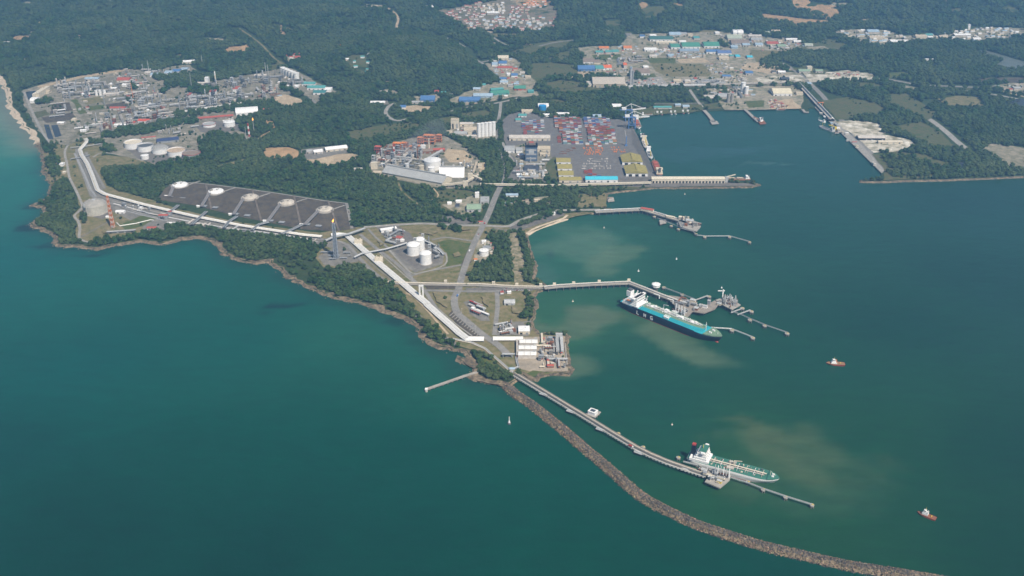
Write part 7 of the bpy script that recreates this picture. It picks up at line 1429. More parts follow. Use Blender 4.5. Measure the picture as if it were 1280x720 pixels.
# ---- far estate across the back of the harbour
B([('deep blue long shed at the left of the far estate', 732.5, 87, 21, 5, 9, RBLUE, RBLUE), ('pale sea-green roofed hall beside the deep blue long shed', 749, 86.5, 10, 5, 9, RTEAL, WORN), ('bright orange-red roofed hall in the far estate', 758.8, 85.5, 10, 4.4, 9, mat('vivid_orange_roof', (.75,.17,.06), .6, .12, .1), WHITE), ('small orange roofed tower house in the far estate', 781, 84, 4, 4, 14, MATS['vivid_orange_roof'], WORN), ('wide brown-grey hall with white front in the far estate', 800, 91.5, 22, 6, 9, RBROWN, WHITE), ('huge tan roofed hangar at the edge of the wood', 760, 105.5, 40, 9, 14, mat('tan_hangar', (.47,.41,.34), .7, .06, .03), RTAN), ('pale annex at the left end of the tan hangar', 736.5, 106.5, 6, 5, 9, WORN, CREAM, FL),
   ('long orange roofed row in the far estate, left one', 754.5, 61.5, 12, 2.6, 8, RORANGE, WORN), ('orange roofed hall in the far estate, right one by the avenue', 784, 61, 10, 3.6, 8, RORANGE, WHITE), ('teal shed below the orange rows, leftmost', 749, 66.5, 9, 2.4, 7, RTEAL, WORN), ('teal shed below the orange rows, middle', 760.5, 66, 8, 2.4, 7, RTEAL, WORN), ('teal shed below the orange rows, rightmost', 769, 65.4, 8, 3.4, 7, RTEAL, WORN), ('brown gabled hall with white walls in the far estate', 735, 77.5, 13, 5, 8, RBROWN, WHITE), ('brown smaller hall right of the brown gabled hall', 745.5, 78.5, 8, 4, 8, RBROWN, CREAM),
   ('small blue hall at the top end of the avenue', 802.5, 46.5, 6, 2.6, 8, RBLUE, WHITE), ('long dark green roofed hall right of the avenue', 826, 50, 29, 3.8, 9, mat('dark_green_roof', (.06,.15,.13), .6, .15, .1), WHITE), ('long cream strip shed under the dark green hall', 832, 54.3, 24, 1.8, 7, CREAM, CREAM), ('bright green roofed hall, leftmost of three', 843, 59.5, 11, 5, 10, RGREEN, WHITE), ('bright green roofed hall, middle and largest of three', 862.5, 58.8, 22, 5, 10, RGREEN, WHITE), ('bright green roofed hall, rightmost of three', 888, 58, 19, 5, 10, RGREEN, WHITE), ('grey-blue long shed below the largest green hall', 861, 65, 24, 3, 9, mat('grey_blue_roof', (.26,.33,.40), .6, .15, .1), LGREY),
   ('white long store right of the avenue', 812.5, 63.3, 15, 2.8, 8, WHITE, WHITE), ('cream shed beside the avenue', 816, 71.5, 9, 2.8, 7, WORN, CREAM), ('pale blue shed in the scrap rows of the far estate', 838, 70.5, 7, 2.4, 7, RLBLUE, WORN), ('white house beyond the top of the avenue', 759, 41, 4, 2, 8, WHITE, WHITE), ('blue-grey works with several bays along the back of the estate', 843, 44.5, 14, 3.4, 9, RLBLUE, WORN), ('cream roofed shed at the back of the estate', 862, 44.8, 6, 2.2, 8, RTAN, CREAM), ('teal roofed hall at the back of the estate', 870, 48.5, 7, 3, 8, RTEAL, WORN), ('white peaked hall above the dark green hall', 816, 46, 8, 2, 8, WHITE, WHITE), ('white strip shed right of the dark green hall', 853, 53.6, 8, 1.8, 8, WHITE, WHITE), ('grey works block at the back of the estate', 854, 43.8, 7, 2.4, 9, RGREY, WORN),
   ('white low hall beside the avenue near the brown-grey hall', 807, 85, 6, 2.6, 7, WHITE, WHITE), ('cream store in the row along the cross road, left', 846, 102.6, 9, 3, 8, RTAN, CREAM), ('cream store in the row along the cross road, right', 859, 103, 7, 3, 8, WORN, CREAM), ('small red roofed shed in the row along the cross road', 869, 100, 3.4, 2.4, 8, RRED, WORN), ('long blue roofed hall with white wall, upper left of pair', 890.5, 66, 17, 3, 9, RBLUE, WHITE), ('blue roofed hall with white wall, lower right of pair', 904.5, 67.5, 17, 3.6, 9, mat('slate_blue_roof', (.12,.18,.36), .6, .15, .1), WHITE), ('cream fronted shed under the blue roofed pair', 904, 74, 12, 3, 8, RTAN, CREAM), ('bright cyan roofed house below the blue roofed pair', 921.5, 71.5, 5.4, 3, 7, CYAN, WORN), ('small teal house left of the bright cyan roof', 914, 71.3, 5, 2, 7, RTEAL, WORN), ('cyan roofed house right of the estate lane', 936.5, 72.5, 7, 2.8, 7, CYAN, WORN),
   ('white house at the top of the estate lane', 896, 42.4, 5, 2.4, 8, WHITE, WHITE), ('pair of white arched sheds, left one, at the forest edge', 918, 42, 5, 2.8, 8, WHITE, WHITE, AR), ('pair of white arched sheds, right one, at the forest edge', 924.5, 42, 6.5, 3, 8, WHITE, WHITE, AR), ('pale green-grey roofed block below the arched sheds', 917, 48.5, 18, 4.4, 9, mat('pale_green_roof', (.40,.43,.34), .7, .12, .1), WORN), ('brown-grey roofed block under the pale green one', 924, 54.8, 22, 4.2, 9, RBROWN, LGREY), ('pale blue lean shed left of the brown-grey block', 917, 60, 8, 3, 8, RLBLUE, RLBLUE), ('pale blue hall right of the brown-grey block', 932, 57.5, 9, 2.6, 8, RLBLUE, WORN), ('long white-grey terrace at the right of the estate', 943, 46.5, 16, 2, 8, WORN, WORN), ('grey terrace under the white-grey one', 945, 50.8, 14, 2.4, 8, RGREY, WORN), ('blue and white hall right of the pale blue hall', 948, 57, 9, 3, 8, RLBLUE, WHITE), ('long red roofed hall at the right of the estate', 964.5, 56, 14, 3, 9, RRED, CREAM), ('sage roofed hall right of the red roofed hall', 976, 59, 10, 3, 8, MATS['sage_roof'], WORN),
   ('cream long hall at the far right edge of the forest', 969, 41, 11, 3, 8, RTAN, CREAM), ('grey-green hall left of the cream long hall', 957, 42.5, 9, 3.4, 8, MATS['pale_green_roof'], WORN), ('white terrace at the right end of the estate, upper', 989, 51, 14, 2, 8, WHITE, WORN), ('white terrace at the right end of the estate, lower', 996, 53.6, 9, 2, 8, WHITE, WORN), ('white and green house at the far right of the estate', 1010, 57.4, 10, 2.4, 7, MATS['pale_green_roof'], WHITE), ('pink-cream house above the red roofed hall', 974.5, 53, 5, 2.4, 7, RTAN, CREAM),
   ('dark blue roofed building on the sandy yards', 935.5, 92.8, 9, 3.6, 9, RBLUE, WORN), ('long blue roofed store by the cross road', 907.5, 97, 10, 2.4, 8, RBLUE, WORN), ('dark open shed between the white sand yards', 980.5, 100, 10, 2.4, 8, RDARK, OPENING), ('white flat store above the dark open shed', 976.5, 91.6, 9, 2.4, 7, WHITE, WORN), ('small dark shed left of the white flat store', 967, 91, 5, 2, 7, RDARK, WORN), ('large cream-roofed warehouse behind the far harbour', 975.5, 117, 23, 7, 10, mat('pale_cream_roof', (.68,.60,.44), .6, .08, .06), WHITE), ('cream house right of the large cream warehouse', 998.5, 118, 8, 3, 7, RTAN, CREAM), ('grey-green hall beside the quay road end', 1004.5, 90.4, 14, 3, 8, MATS['sage_roof'], WORN), ('cream block beside the grey-green hall', 1011, 88, 6, 2.4, 16, CREAM, CREAM, FL), ('green hall right of the cream block', 1023, 90.4, 9, 2.4, 8, MATS['sage_roof'], WORN), ('pale blue shed at the top of the eastern quay road', 1011, 106, 5, 3, 7, RLBLUE, WORN), ('grey store in the far harbour yard', 904, 122, 14, 4, 8, RGREY, WORN), ('white long roof in the far harbour yard', 886, 123, 13, 4.5, 7, WORN, WORN), ('teal roofed row on the bank of the basin, left', 828, 135.5, 22, 2.4, 6, RTEAL, WORN), ('blue roofed row on the bank of the basin, right', 857, 134.5, 8, 3, 7, RLBLUE, WORN), ('pale blue shed on the bank of the basin, middle', 847, 132.5, 7, 2.6, 6, RLBLUE, WORN),
   ('long white-roofed shed on the pale sand of the eastern quay', 1088, 174, 33, 4, 8, WORN, OPENING), ('cream shed cut by the pale sand below the long white one', 1112, 179, 30, 2.4, 7, CREAM, CREAM), ('grey control hut half way down the eastern quay', 1046, 158, 4, 4, 7, RGREY, WORN, FL), ('pale hut at the low end of the eastern quay', 1092, 206, 3, 3, 6, WORN, WORN, FL)])
for k, (x, y, lb) in enumerate([(910, 128.5, 'grey concrete silo tower behind the far harbour, left twin'), (914.6, 128.3, 'grey concrete silo tower behind the far harbour, right twin')]): tank(lb, x, y, 2.0, 34, CONC, 'cone', name='silo', base=False)
inclined('white conveyor line crossing the back of the harbour', (782, 110.5), (886, 108), 7, 7, 5, WHITE); inclined('second stretch of white conveyor line past the harbour silos', (890, 108), (1002, 104.5), 7, 7, 5, WORN); inclined('short conveyor from the tan hangar to the white line', (780, 107), (783, 111), 10, 8, 5, CREAM)
long_shed('very long narrow shed with white roof beside the eastern quay road', P(1043, 152), P(1000, 106), 16, 8, 4, WHITE, WORN, OPENING)
tank('round pale tank beside the cross road in the far estate', 928, 101, 2.2, 12, WORN, 'cone', base=False)

# ---- houses of the far town and the eastern suburb
HOUSE = {}
def house(label, group, x, y, w_, d, h, rm, wm, rz):
    k = (rm.name, wm.name, round(w_), round(d))
    p = P(x, y); p.z = gz(p.x, p.y) + .6
    if k not in HOUSE:
        t = thing('house', label, 'house', p, rz, group); m = MB(); m.box(0, 0, -2, w_, d, h + 2); m.build('wall', wm, t); m = MB(); m.gable(0, 0, h, w_, d, d * .28); m.build('roof', rm, t); HOUSE[k] = t
    else: dup(HOUSE[k], p, rz, label, group)
    keep(p, 13)
hr = random.Random(3); GOT = []
def town(px, n, mats_, where, seed, sx=(11, 20)):
    r_ = random.Random(seed); xs = [a for a, b in px]; ys = [b for a, b in px]; poly = px; c = 0
    for _ in range(4000):
        if c >= n: break
        x, y = r_.uniform(min(xs), max(xs)), r_.uniform(min(ys), max(ys))
        if not inpoly(np.array([x]), np.array([y]), poly)[0]: continue
        w = P(x, y)
        if any((w.x - a) ** 2 + (w.y - b) ** 2 < 19 ** 2 for a, b in GOT): continue
        GOT.append((w.x, w.y)); rm, nm = r_.choice(mats_); w_ = r_.choice((12, 16, 22)); house(f'{nm} house {where}', f'{nm} houses {where}', x, y, w_, 11, 6 if w_ > 12 else 5, rm, r_.choice((WHITE, CREAM)), r_.choice((0, 0, R(90), R(12)))); c += 1
town([(562,17),(600,12),(606,26),(590,29),(570,28),(556,22)], 46, [(mat('dull_red_roof', (.36,.13,.10), .8, .2, .1), 'red-roofed'), (MATS['dull_red_roof'], 'red-roofed'), (RBROWN, 'brown-roofed')], 'in the left quarter of the hill town', 1); town([(598,16),(630,14),(630,21),(606,21)], 24, [(WHITE, 'white-roofed'), (RTAN, 'tan-roofed')], 'in the upper middle of the hill town', 2)
town([(578,27),(640,22),(694,26),(702,36),(664,41),(620,38),(590,35)], 92, [(RLBLUE, 'pale blue-roofed'), (RGREY, 'grey-roofed'), (WORN, 'white-roofed'), (MATS['dull_red_roof'], 'red-roofed')], 'in the lower rows of the hill town', 3); town([(634,17),(662,16),(660,24),(640,24)], 16, [(MATS['dull_red_roof'], 'red-roofed')], 'in the middle of the hill town', 4); town([(652,10),(684,10),(682,16),(655,16)], 18, [(RORANGE, 'orange-roofed')], 'on the top terrace of the hill town', 5)
town([(1044,40),(1108,38),(1132,46),(1130,54),(1100,57),(1062,50)], 34, [(WHITE, 'white-roofed'), (RLBLUE, 'pale blue-roofed'), (RTAN, 'tan-roofed'), (WORN, 'faded white-roofed')], 'in the west of the eastern suburb', 6); town([(1150,46),(1220,36),(1278,38),(1278,46),(1225,53),(1170,51)], 52, [(WHITE, 'white-roofed'), (WORN, 'faded white-roofed'), (RTAN, 'tan-roofed'), (RLBLUE, 'pale blue-roofed')], 'in the east of the eastern suburb', 7)
town([(355,71),(374,69),(374,75),(360,79)], 7, [(RRED, 'red-roofed')], 'on the forest slope above the six tanks', 8); town([(428,82),(462,80),(460,98),(436,96)], 9, [(RTEAL, 'teal-roofed'), (WHITE, 'white-roofed')], 'round the hilltop clearing in the forest', 9)
B([('white apartment slab in the far eastern suburb', 1210, 37.5, 3, 1.6, 22, WHITE, WHITE, FL), ('big white hall at the edge of the eastern suburb', 1220, 50.8, 9, 2.2, 9, WHITE, WORN), ('pale blue hall at the west of the eastern suburb', 1090, 41, 14, 3, 9, RLBLUE, WORN), ('cream hall below the pale blue hall of the suburb', 1095, 48.5, 18, 2.4, 8, RTAN, CREAM), ('white terrace at the lower edge of the suburb', 1123, 53.5, 22, 2.4, 8, WHITE, WORN), ('tan hall in the middle of the eastern suburb', 1150, 47, 14, 2.6, 8, RTAN, CREAM), ('teal roofed school between the suburb halves', 1160, 45.5, 8, 2.6, 9, RTEAL, WORN), ('long white row in the east of the suburb', 1202, 45.3, 20, 2, 8, WHITE, WORN), ('yellow-tan hall right of the teal school', 1178, 47.5, 10, 2.6, 8, RTAN, CREAM), ('long white roofs of a school in the hill town', 616, 20.8, 14, 1.8, 8, WHITE, WORN), ('long white shed alone left of the hill town', 537, 15.5, 8, 2.4, 7, WHITE, WORN, G, {'rz': R(18)}), ('long white roof at the far left forest edge, upper', 5, 49, 9, 1.4, 7, WHITE, WHITE), ('long white roof at the far left forest edge, lower', 9.5, 60, 8, 1.4, 7, WHITE, WHITE), ('orange-roofed house alone on the forest hill', 424.5, 66, 5, 2.2, 8, RORANGE, CREAM), ('cream site building on the sandy hill scar', 468, 14, 8, 1.6, 7, RTAN, CREAM), ('white hut in the fields right of the far road', 1160, 79.3, 10, 1, 5, WHITE, WHITE), ('grey works at the right edge behind the sandy bend', 1270, 112, 9, 2.6, 8, RGREY, WORN)], parts=False)
# filler sheds of the busy yards: small, told apart only by colour and yard
r_ = random.Random(12)
SH = [(RGREY, 'grey'), (WORN, 'faded white'), (RTAN, 'tan'), (WHITE, 'white'), (RRED, 'red'), (RLBLUE, 'pale blue'), (RBROWN, 'brown')]
def yard(px, n, where, seed, pal=SH, w_=(6, 16), h=(3, 7)):
    kn = 'plant_hut' if seed in (13, 14, 17, 22, 23, 25, 26, 27) else 'store_shed' if seed in (1, 2, 3, 4, 5, 6, 28, 15, 16) else 'yard_shed'
    r_ = random.Random(seed); poly = [(p.x, p.y) for p in PP(px)]; xs = [a for a, b in poly]; ys = [b for a, b in poly]; c = 0
    for _ in range(3000):
        if c >= n: break
        x, y = r_.uniform(min(xs), max(xs)), r_.uniform(min(ys), max(ys))
        if not inpoly(np.array([x]), np.array([y]), poly)[0] or any((x - a) ** 2 + (y - b) ** 2 < (max(w_) * .75 + 3) ** 2 for a, b in GOT) or any((x - a) ** 2 + (y - b) ** 2 < q * q * .8 for a, b, q in KEEP_OUT): continue
        GOT.append((x, y)); m_, nm = r_.choice(pal); t = thing(kn, f'small {nm} shed {where}', 'shed', (x, y, LZ + .3), r_.choice((0, R(90))), f'small {nm} sheds {where}'); a, b, hh = r_.uniform(*w_), r_.uniform(w_[0] * .7, w_[1] * .7), r_.uniform(*h)
        m = MB(); m.box(0, 0, 0, a, b, hh); m.build('wall', r_.choice((WORN, CREAM, LGREY)), t); m = MB(); m.gable(0, 0, hh, a, b, b * .2); m.build('roof', m_, t); c += 1
yard([(836,66),(880,66),(882,73),(838,73)], 26, 'in the scrap rows under the grey-blue long shed', 1); yard([(812,64),(836,60),(838,70),(816,70)], 18, 'in the yards right of the avenue', 2); yard([(880,80),(930,80),(935,90),(910,95),(890,92)], 22, 'on the sandy yards of the far estate', 3); yard([(885,97),(925,95),(935,102),(900,104)], 16, 'along the cross road by the blue store', 4); yard([(896,44),(940,43),(960,52),(940,60),(906,60)], 22, 'between the halls of the far estate', 5); yard([(946,58),(1005,50),(1010,58),(985,64),(955,66)], 16, 'at the right end of the far estate', 6)
yard([(612,78),(640,74),(650,90),(660,100),(640,108),(620,100)], 30, 'in the valley by the middle road', 7); yard([(836,102),(868,99),(872,106),(838,107)], 10, 'on the pale plots beside the cross road', 8); yard([(784,102),(826,99),(830,107),(786,108)], 14, 'on the pale plots right of the tan hangar', 9); yard([(960,127),(992,126),(1000,134),(964,136)], 18, 'on the red scrap yard by the far harbour', 10, [(RRED, 'red'), (RUST, 'rusty'), (WORN, 'faded white')]); yard([(1040,91),(1072,90),(1074,96),(1044,97)], 12, 'on the white sand strip', 11, [(RRED, 'red'), (RUST, 'rusty'), (RBROWN, 'brown')]); yard([(640,206),(680,202),(684,222),(652,226)], 24, 'below the dark blue tower', 12)
yard([(324,116),(346,112),(354,122),(334,126)], 12, 'in the small works under the six tanks', 13); yard([(566,157),(592,154),(594,172),(570,172)], 12, 'around the cream factory', 14); yard([(745,59),(798,59),(800,70),(790,78),(760,80),(744,72)], 22, 'in the left half of the far estate', 15); yard([(728,80),(780,82),(800,88),(790,98),(766,96)], 16, 'near the orange-red hall', 16); yard([(260,150),(290,146),(292,152),(266,154)], 9, 'under the long dark red row', 17, [(WHITE, 'white'), (WORN, 'faded white')], (5, 9)); yard([(880,113),(930,110),(945,118),(930,128),(905,124)], 18, 'behind the far harbour basin', 18); yard([(1022,140),(1034,146),(1060,170),(1080,192),(1074,192),(1040,162)], 12, 'along the eastern quay', 19); yard([(628,253),(662,250),(662,257),(630,258)], 5, 'in the clearing by the blue-roofed house', 20); yard([(600,302),(616,306),(618,316),(610,322)], 5, 'by the roadside white tank', 21, w_=(4, 7)); yard([(462,196),(520,184),(524,200),(476,210)], 14, 'among the pipes of the fertiliser works', 22); yard([(570,205),(594,204),(600,220),(586,232)], 10, 'right of the white bulk store', 23, [(RTAN, 'tan'), (WHITE, 'white'), (CREAM, 'cream')]); yard([(1240,108),(1280,106),(1280,116),(1260,114)], 8, 'at the right edge on the sandy bend', 24)
yard([(100,100),(160,90),(200,118),(214,146),(160,160),(110,162),(96,130)], 60, 'in the gas works', 25, [(WORN, 'faded white'), (WHITE, 'white'), (RGREY, 'grey'), (RTAN, 'tan'), (RRED, 'red')], (6, 18)); yard([(220,122),(310,112),(360,96),(380,108),(330,124),(240,138)], 34, 'right of the gas works mast', 26, [(WORN, 'faded white'), (RGREY, 'grey'), (WHITE, 'white')], (6, 14))
yard([(676,424),(704,424),(706,460),(676,460)], 18, 'on the square process island', 27, [(RRED, 'red'), (WORN, 'faded white'), (RTAN, 'tan')], (3, 7), (2, 5)); yard([(980,44),(1015,56),(1000,62),(960,60)], 8, 'at the far right end of the estate', 28)
# ================================================================ CONTAINERS
CC = [('red', mat('box_red', (.33,.085,.07), .6, .15, .3)), ('brown', mat('box_brown', (.24,.09,.06), .6, .15, .3)), ('orange', mat('box_orange', (.46,.21,.10), .6, .15, .3)), ('blue', mat('box_blue', (.09,.14,.30), .6, .15, .3)), ('pale blue', mat('box_pale_blue', (.27,.34,.42), .6, .15, .3)), ('green', mat('box_green', (.11,.24,.18), .6, .15, .3)), ('white', mat('box_white', (.62,.62,.60), .6, .15, .3)), ('grey', mat('box_grey', (.33,.33,.33), .6, .15, .3))]
def box_mesh(name, l, mm):
    m = MB(); m.box(0, 0, 0, l, 2.44, 2.6)
    for s in (-1, 1): m.box(s * (l / 2 - .1), 0, -.02, .28, 2.52, 2.66)
    for k in range(-5, 6): m.box(k * l / 12, -1.25, .2, l / 40, .06, 2.2); m.box(k * l / 12, 1.25, .2, l / 40, .06, 2.2)
    o = m.build(name, mm); me = o.data; bpy.data.objects.remove(o); return me
BOXM = {n: box_mesh('shipping_container', 12.2, mm) for n, mm in CC}
ALL = []
def block(px0, px1, rows, seed, weights, where, fill=.9, mx=4):
    """rows of stacks running across the yard between two photo corners"""
    r_ = random.Random(seed); a, b = P(*px0), P(*px1); x0, x1 = a.x, b.x; y0, y1 = min(a.y, b.y), max(a.y, b.y); n = int((x1 - x0) / 12.8); st = (y1 - y0) / rows
    for j in range(rows):
        gap = (j % 7 == 6)
        if gap: continue
        for i in range(n):
            if r_.random() > fill: continue
            h = r_.choice([1, 2, 2, 3, 3, mx]); y = y0 + st * (j + .5)
            base = r_.choices(range(8), weights)[0]
            for k in range(h):
                c = base if r_.random() < .35 else r_.choices(range(8), weights)[0]; ALL.append((x0 + 12.8 * (i + .5), y, LZ + .3 + 2.62 * k, c, where, k == h - 1))
WR = (9, 6, 2, 3, 2, 2, 2, 2); WB = (4, 3, 1, 8, 4, 2, 3, 2); WG = (5, 3, 2, 2, 2, 5, 5, 2)
block((693.5, 160), (725, 148), 30, 1, WR, 'at the top of the middle stack block'); block((699, 166), (726, 161), 12, 2, WR, 'in the middle of the middle stack block', .8); block((704, 180.5), (728, 167), 32, 3, WG, 'in the lower part of the middle stack block')
block((731, 160), (763, 148.5), 28, 4, WB, 'at the top of the right-hand stack block'); block((735, 170), (767, 161), 24, 5, (10, 8, 1, 1, 1, 1, 2, 1), 'in the middle of the right-hand stack block', .97); block((736, 180.5), (769, 171), 24, 6, WG, 'in the lower part of the right-hand stack block', .85)
block((652, 161), (682, 151.5), 16, 7, WB, 'in the left-hand stack block', .62, 3); block((654, 168.5), (678, 162), 8, 8, WR, 'in the lower part of the left-hand stack block', .4, 2); block((732, 183.5), (752, 180.8), 6, 9, (3, 1, 2, 1, 1, 2, 2, 1), 'along the lower fringe of the stack blocks', .6, 2); block((628.5, 168), (632, 155), 12, 10, WR, 'at the left fence of the yard', .6, 2); block((697, 179), (701, 169), 12, 11, WR, 'in the narrow row left of the middle block', .7, 3); block((700, 147), (722, 144.5), 4, 12, (1, 1, 0, 1, 1, 1, 8, 2), 'along the upper fence', .5, 1)
block((730, 218), (742, 214.5), 3, 13, (8, 3, 0, 1, 0, 0, 0, 0), 'in the open yard above the cyan-roofed shed', .9, 1); block((735, 222), (751, 219.5), 2, 14, (3, 1, 0, 2, 3, 2, 1, 0), 'in the open yard above the cyan-roofed shed', .7, 1)
tops = [q for q in ALL if q[5]]; tops.sort(key=lambda q: q[1]); one = tops[:300]; sel = set(id(q) for q in one); rest = [q for q in ALL if id(q) not in sel]
for x, y, z, c, where, _ in one:
    o = bpy.data.objects.new('shipping_container', BOXM[CC[c][0]]); COL.objects.link(o); o.location = (x, y, z)
    tag(o, f'{CC[c][0]} shipping container {where}', 'container', f'{CC[c][0]} containers {where}')
m = MB()
for x, y, z, c, where, _ in rest: m.box(x, y, z, 12.2, 2.44, 2.6, 0, c, bottom=False)
o = m.build('stacked_containers', [mm for n, mm in CC]); o['kind'] = 'stuff'

# ---- trailers and chassis lines in the open yard
TR = {}
def trailer(label, x, y, rz, m_, group):
    if m_.name not in TR:
        t = thing('trailer', label, 'trailer', P(x, y, LZ + .3), rz, group); m = MB(); m.box(0, 0, 1, 12, 2.2, .5); m.build('chassis', m_, t)
        for s in (-4.6, 3.4, 4.8): m = MB(); m.box(s, 0, 0, 1, 2.4, 1); m.build('axle', RUBBER, t)
        TR[m_.name] = t
    else: dup(TR[m_.name], P(x, y, LZ + .3), rz, label, group)
r_ = random.Random(5)
for k in range(54): x = r_.uniform(729, 754); trailer('orange container trailer in the parked rows below the stacks', x, r_.choice((185.5, 188, 190.5, 193)) + r_.uniform(-.4, .4), R(90), ORANGE, 'orange trailers parked below the stacks')
for k in range(22): trailer('orange container trailer parked near the olive pitched sheds', r_.uniform(761, 782), r_.choice((184.5, 187.5, 190)), R(90), ORANGE, 'orange trailers near the olive pitched sheds')
for k in range(44): trailer('white-grey flatbed trailer parked in the open yard', r_.uniform(729, 764), r_.choice((199, 202, 205, 208, 211)) + r_.uniform(-.4, .4), R(90 if k % 3 else 0), WORN, 'flatbed trailers in the open yard')
for k in range(10): trailer('dark flatbed trailer on the left of the open yard', r_.uniform(700, 720), r_.uniform(184, 194), 0, RUST, 'dark trailers on the left of the open yard')

# ---- quay cranes
def sts(label, x, y, m_leg, boom_up):
    t = thing('quay_crane', label, 'crane', (x, y, LZ + .3)); W2, D2, H2 = 22, 16, 38
    for sx in (0, 1):
        for sy in (-1, 1): m = MB(); m.box(sx * W2 - W2, sy * D2 / 2, 0, 2.2, 2.2, H2); m.build('leg', m_leg, t)
    m = MB()
    for sy in (-1, 1): m.bar((-W2, sy * D2 / 2, 14), (0, sy * D2 / 2, 14), 1.8); m.bar((-W2, sy * D2 / 2, 14), (0, sy * D2 / 2, H2), 1.2)
    for sx in (-W2, 0): m.bar((sx, -D2 / 2, H2 - 2), (sx, D2 / 2, H2 - 2), 1.8); m.bar((sx, -D2 / 2, 9), (sx, D2 / 2, 9), 1.8)
    m.build('portal_beam', m_leg, t)
    for sy in (-1, 1): m = MB(); m.bar((-W2 - 20, sy * 4, H2 + 1), (2, sy * 4, H2 + 1), 2); m.build('girder', m_leg, t)
    m = MB(); e = (44 * math.cos(boom_up), 44 * math.sin(boom_up)); 
    for sy in (-1, 1): m.bar((2, sy * 4, H2 + 1), (2 + e[0], sy * 4, H2 + 1 + e[1]), 1.8)
    for k in range(1, 8): m.bar((2 + e[0] * k / 8, -4, H2 + 1 + e[1] * k / 8), (2 + e[0] * k / 8, 4, H2 + 1 + e[1] * k / 8), 1)
    m.build('boom', WHITE, t); m = MB()
    for sy in (-1, 1): m.bar((0, sy * 4, H2), (-5, sy * 1.5, H2 + 22), 1.2)
    m.bar((-5, -1.5, H2 + 22), (-5, 1.5, H2 + 22), 1.2); m.build('apex_frame', WHITE, t); m = MB()
    for sy in (-1, 1): m.bar((-5, sy * 1.5, H2 + 22), (2 + e[0] * .85, sy * 4, H2 + 1 + e[1] * .85), .7); m.bar((-5, sy * 1.5, H2 + 22), (-W2 - 16, sy * 4, H2 + 1), .7)
    m.build('stay', WHITE, t); m = MB(); m.box(-W2 - 6, 0, H2 + 2, 15, 10, 7); m.build('machinery_house', WHITE, t); m = MB(); m.box(-4, 0, H2 - 4, 3, 3, 3.4); m.build('cab', WHITE, t)
bl = mat('crane_blue', (.10,.20,.42), .5, .12, .2)
sts('blue and white quay crane at the far end of the container berth', 408, 3290, bl, R(8)); sts('blue and white quay crane nearer the cargo ships', 410, 3205, bl, R(4))
p = P(782.5, 182.5); t = thing('mobile_crane', 'tall blue harbour crane mast standing alone on the quay apron', 'crane', p); m = MB(); m.box(0, 0, 0, 8, 8, 4); m.build('base', bl, t); m = MB(); m.box(0, 0, 4, 2.6, 2.6, 28); m.build('mast', bl, t); m = MB(); m.bar((0, 0, 26), (-6, 2, 52), 1.6); m.build('jib', LGREY, t)
p = P(1030, 137); t = thing('gantry_crane', 'orange gantry beam at the head of the eastern quay', 'crane', P(1025, 134)); m = MB()
for s in (-1, 1): m.box(s * 8, 0, 0, 1.6, 1.6, 16)
m.build('leg', ORANGE, t); m = MB(); m.box(0, 0, 16, 22, 2.4, 2.4); m.build('beam', ORANGE, t)
p = P(1045, 160); t = thing('ship_loader', 'yellow unloader standing beside the grey supply ship on the eastern quay', 'ship loader', P(1044, 163)); m = MB(); m.box(0, 0, 0, 7, 7, 12); m.build('tower', YELLOW, t); m = MB(); m.bar((0, 0, 12), (-22, 6, 17), 2); m.build('boom', YELLOW, t)

# ---- poles, masts and street lamps of the near terminal
LP = {}
def lamp(label, x, y, h, group):
    z = P(x, y)
    if 'a' not in LP:
        t = thing('lamp_post', label, 'lamp post', z, 0, group); m = MB(); m.cyl(0, 0, 0, .3, h, 6, .18); m.build('pole', LGREY, t); m = MB(); m.box(.9, 0, h, 2.4, .5, .3); m.build('lamp_head', WHITE, t); LP['a'] = t
    else: dup(LP['a'], z, 0, label, group)
for k, (x, y) in enumerate([(589,318),(597,300),(608,276),(615,258),(622,240),(574,352),(577,392),(594,414),(616,432),(515,352),(560,361),(600,361)]): lamp('grey street lamp beside the main terminal road', x, y, 12, 'street lamps along the main terminal road')
for k in range(4): lamp('tall light mast in the container yard', [690, 728, 770, 690][k], [160, 165, 172, 185][k], 30, 'light masts of the container yard')

# ---- vehicles
CARS = {}
def car(kind, label, x, y, rz, m_, group=None, z=None):
    loc = P(x, y, LZ + .5 if z is None else z)
    if (kind, m_.name) not in CARS:
        t = thing(kind, label, 'car' if kind == 'parked_car' else 'truck', loc, rz, group)
        if kind == 'parked_car':
            m = MB(); m.box(0, 0, .35, 4.5, 1.8, .75); m.build('body', m_, t); m = MB(); m.add([(-1.5, -.8, 1.1), (1.2, -.8, 1.1), (1.2, .8, 1.1), (-1.5, .8, 1.1), (-1.1, -.7, 1.65), (.5, -.7, 1.65), (.5, .7, 1.65), (-1.1, .7, 1.65)], [(4, 5, 6, 7), (0, 1, 5, 4), (1, 2, 6, 5), (2, 3, 7, 6), (3, 0, 4, 7)]); m.build('cabin', GLASS, t)
        else:
            m = MB(); m.box(-1, 0, .9, 6.5, 2.5, 2.6); m.build('cargo_box', m_, t); m = MB(); m.box(3.4, 0, .7, 1.8, 2.4, 2.2); m.build('cab', WHITE, t)
        for sx in (-1.4, 1.4):
            for sy in (-.8, .8): m = MB(); m.cyl(0, 0, -.15, .36, .3, 10); o = m.build('wheel', RUBBER, t); o.location = (sx, sy, .36); o.rotation_euler = (math.pi / 2, 0, 0)
        CARS[(kind, m_.name)] = t
    else: dup(CARS[(kind, m_.name)], loc, rz, label, group)
CW = mat('car_white', (.75,.75,.75), .3, .05, .3); CB = mat('car_dark', (.05,.06,.09), .3, .1, .3); CR = mat('car_red', (.45,.04,.03), .3, .1, .3); CS = mat('car_silver', (.42,.43,.45), .3, .1, .3)
r_ = random.Random(9)
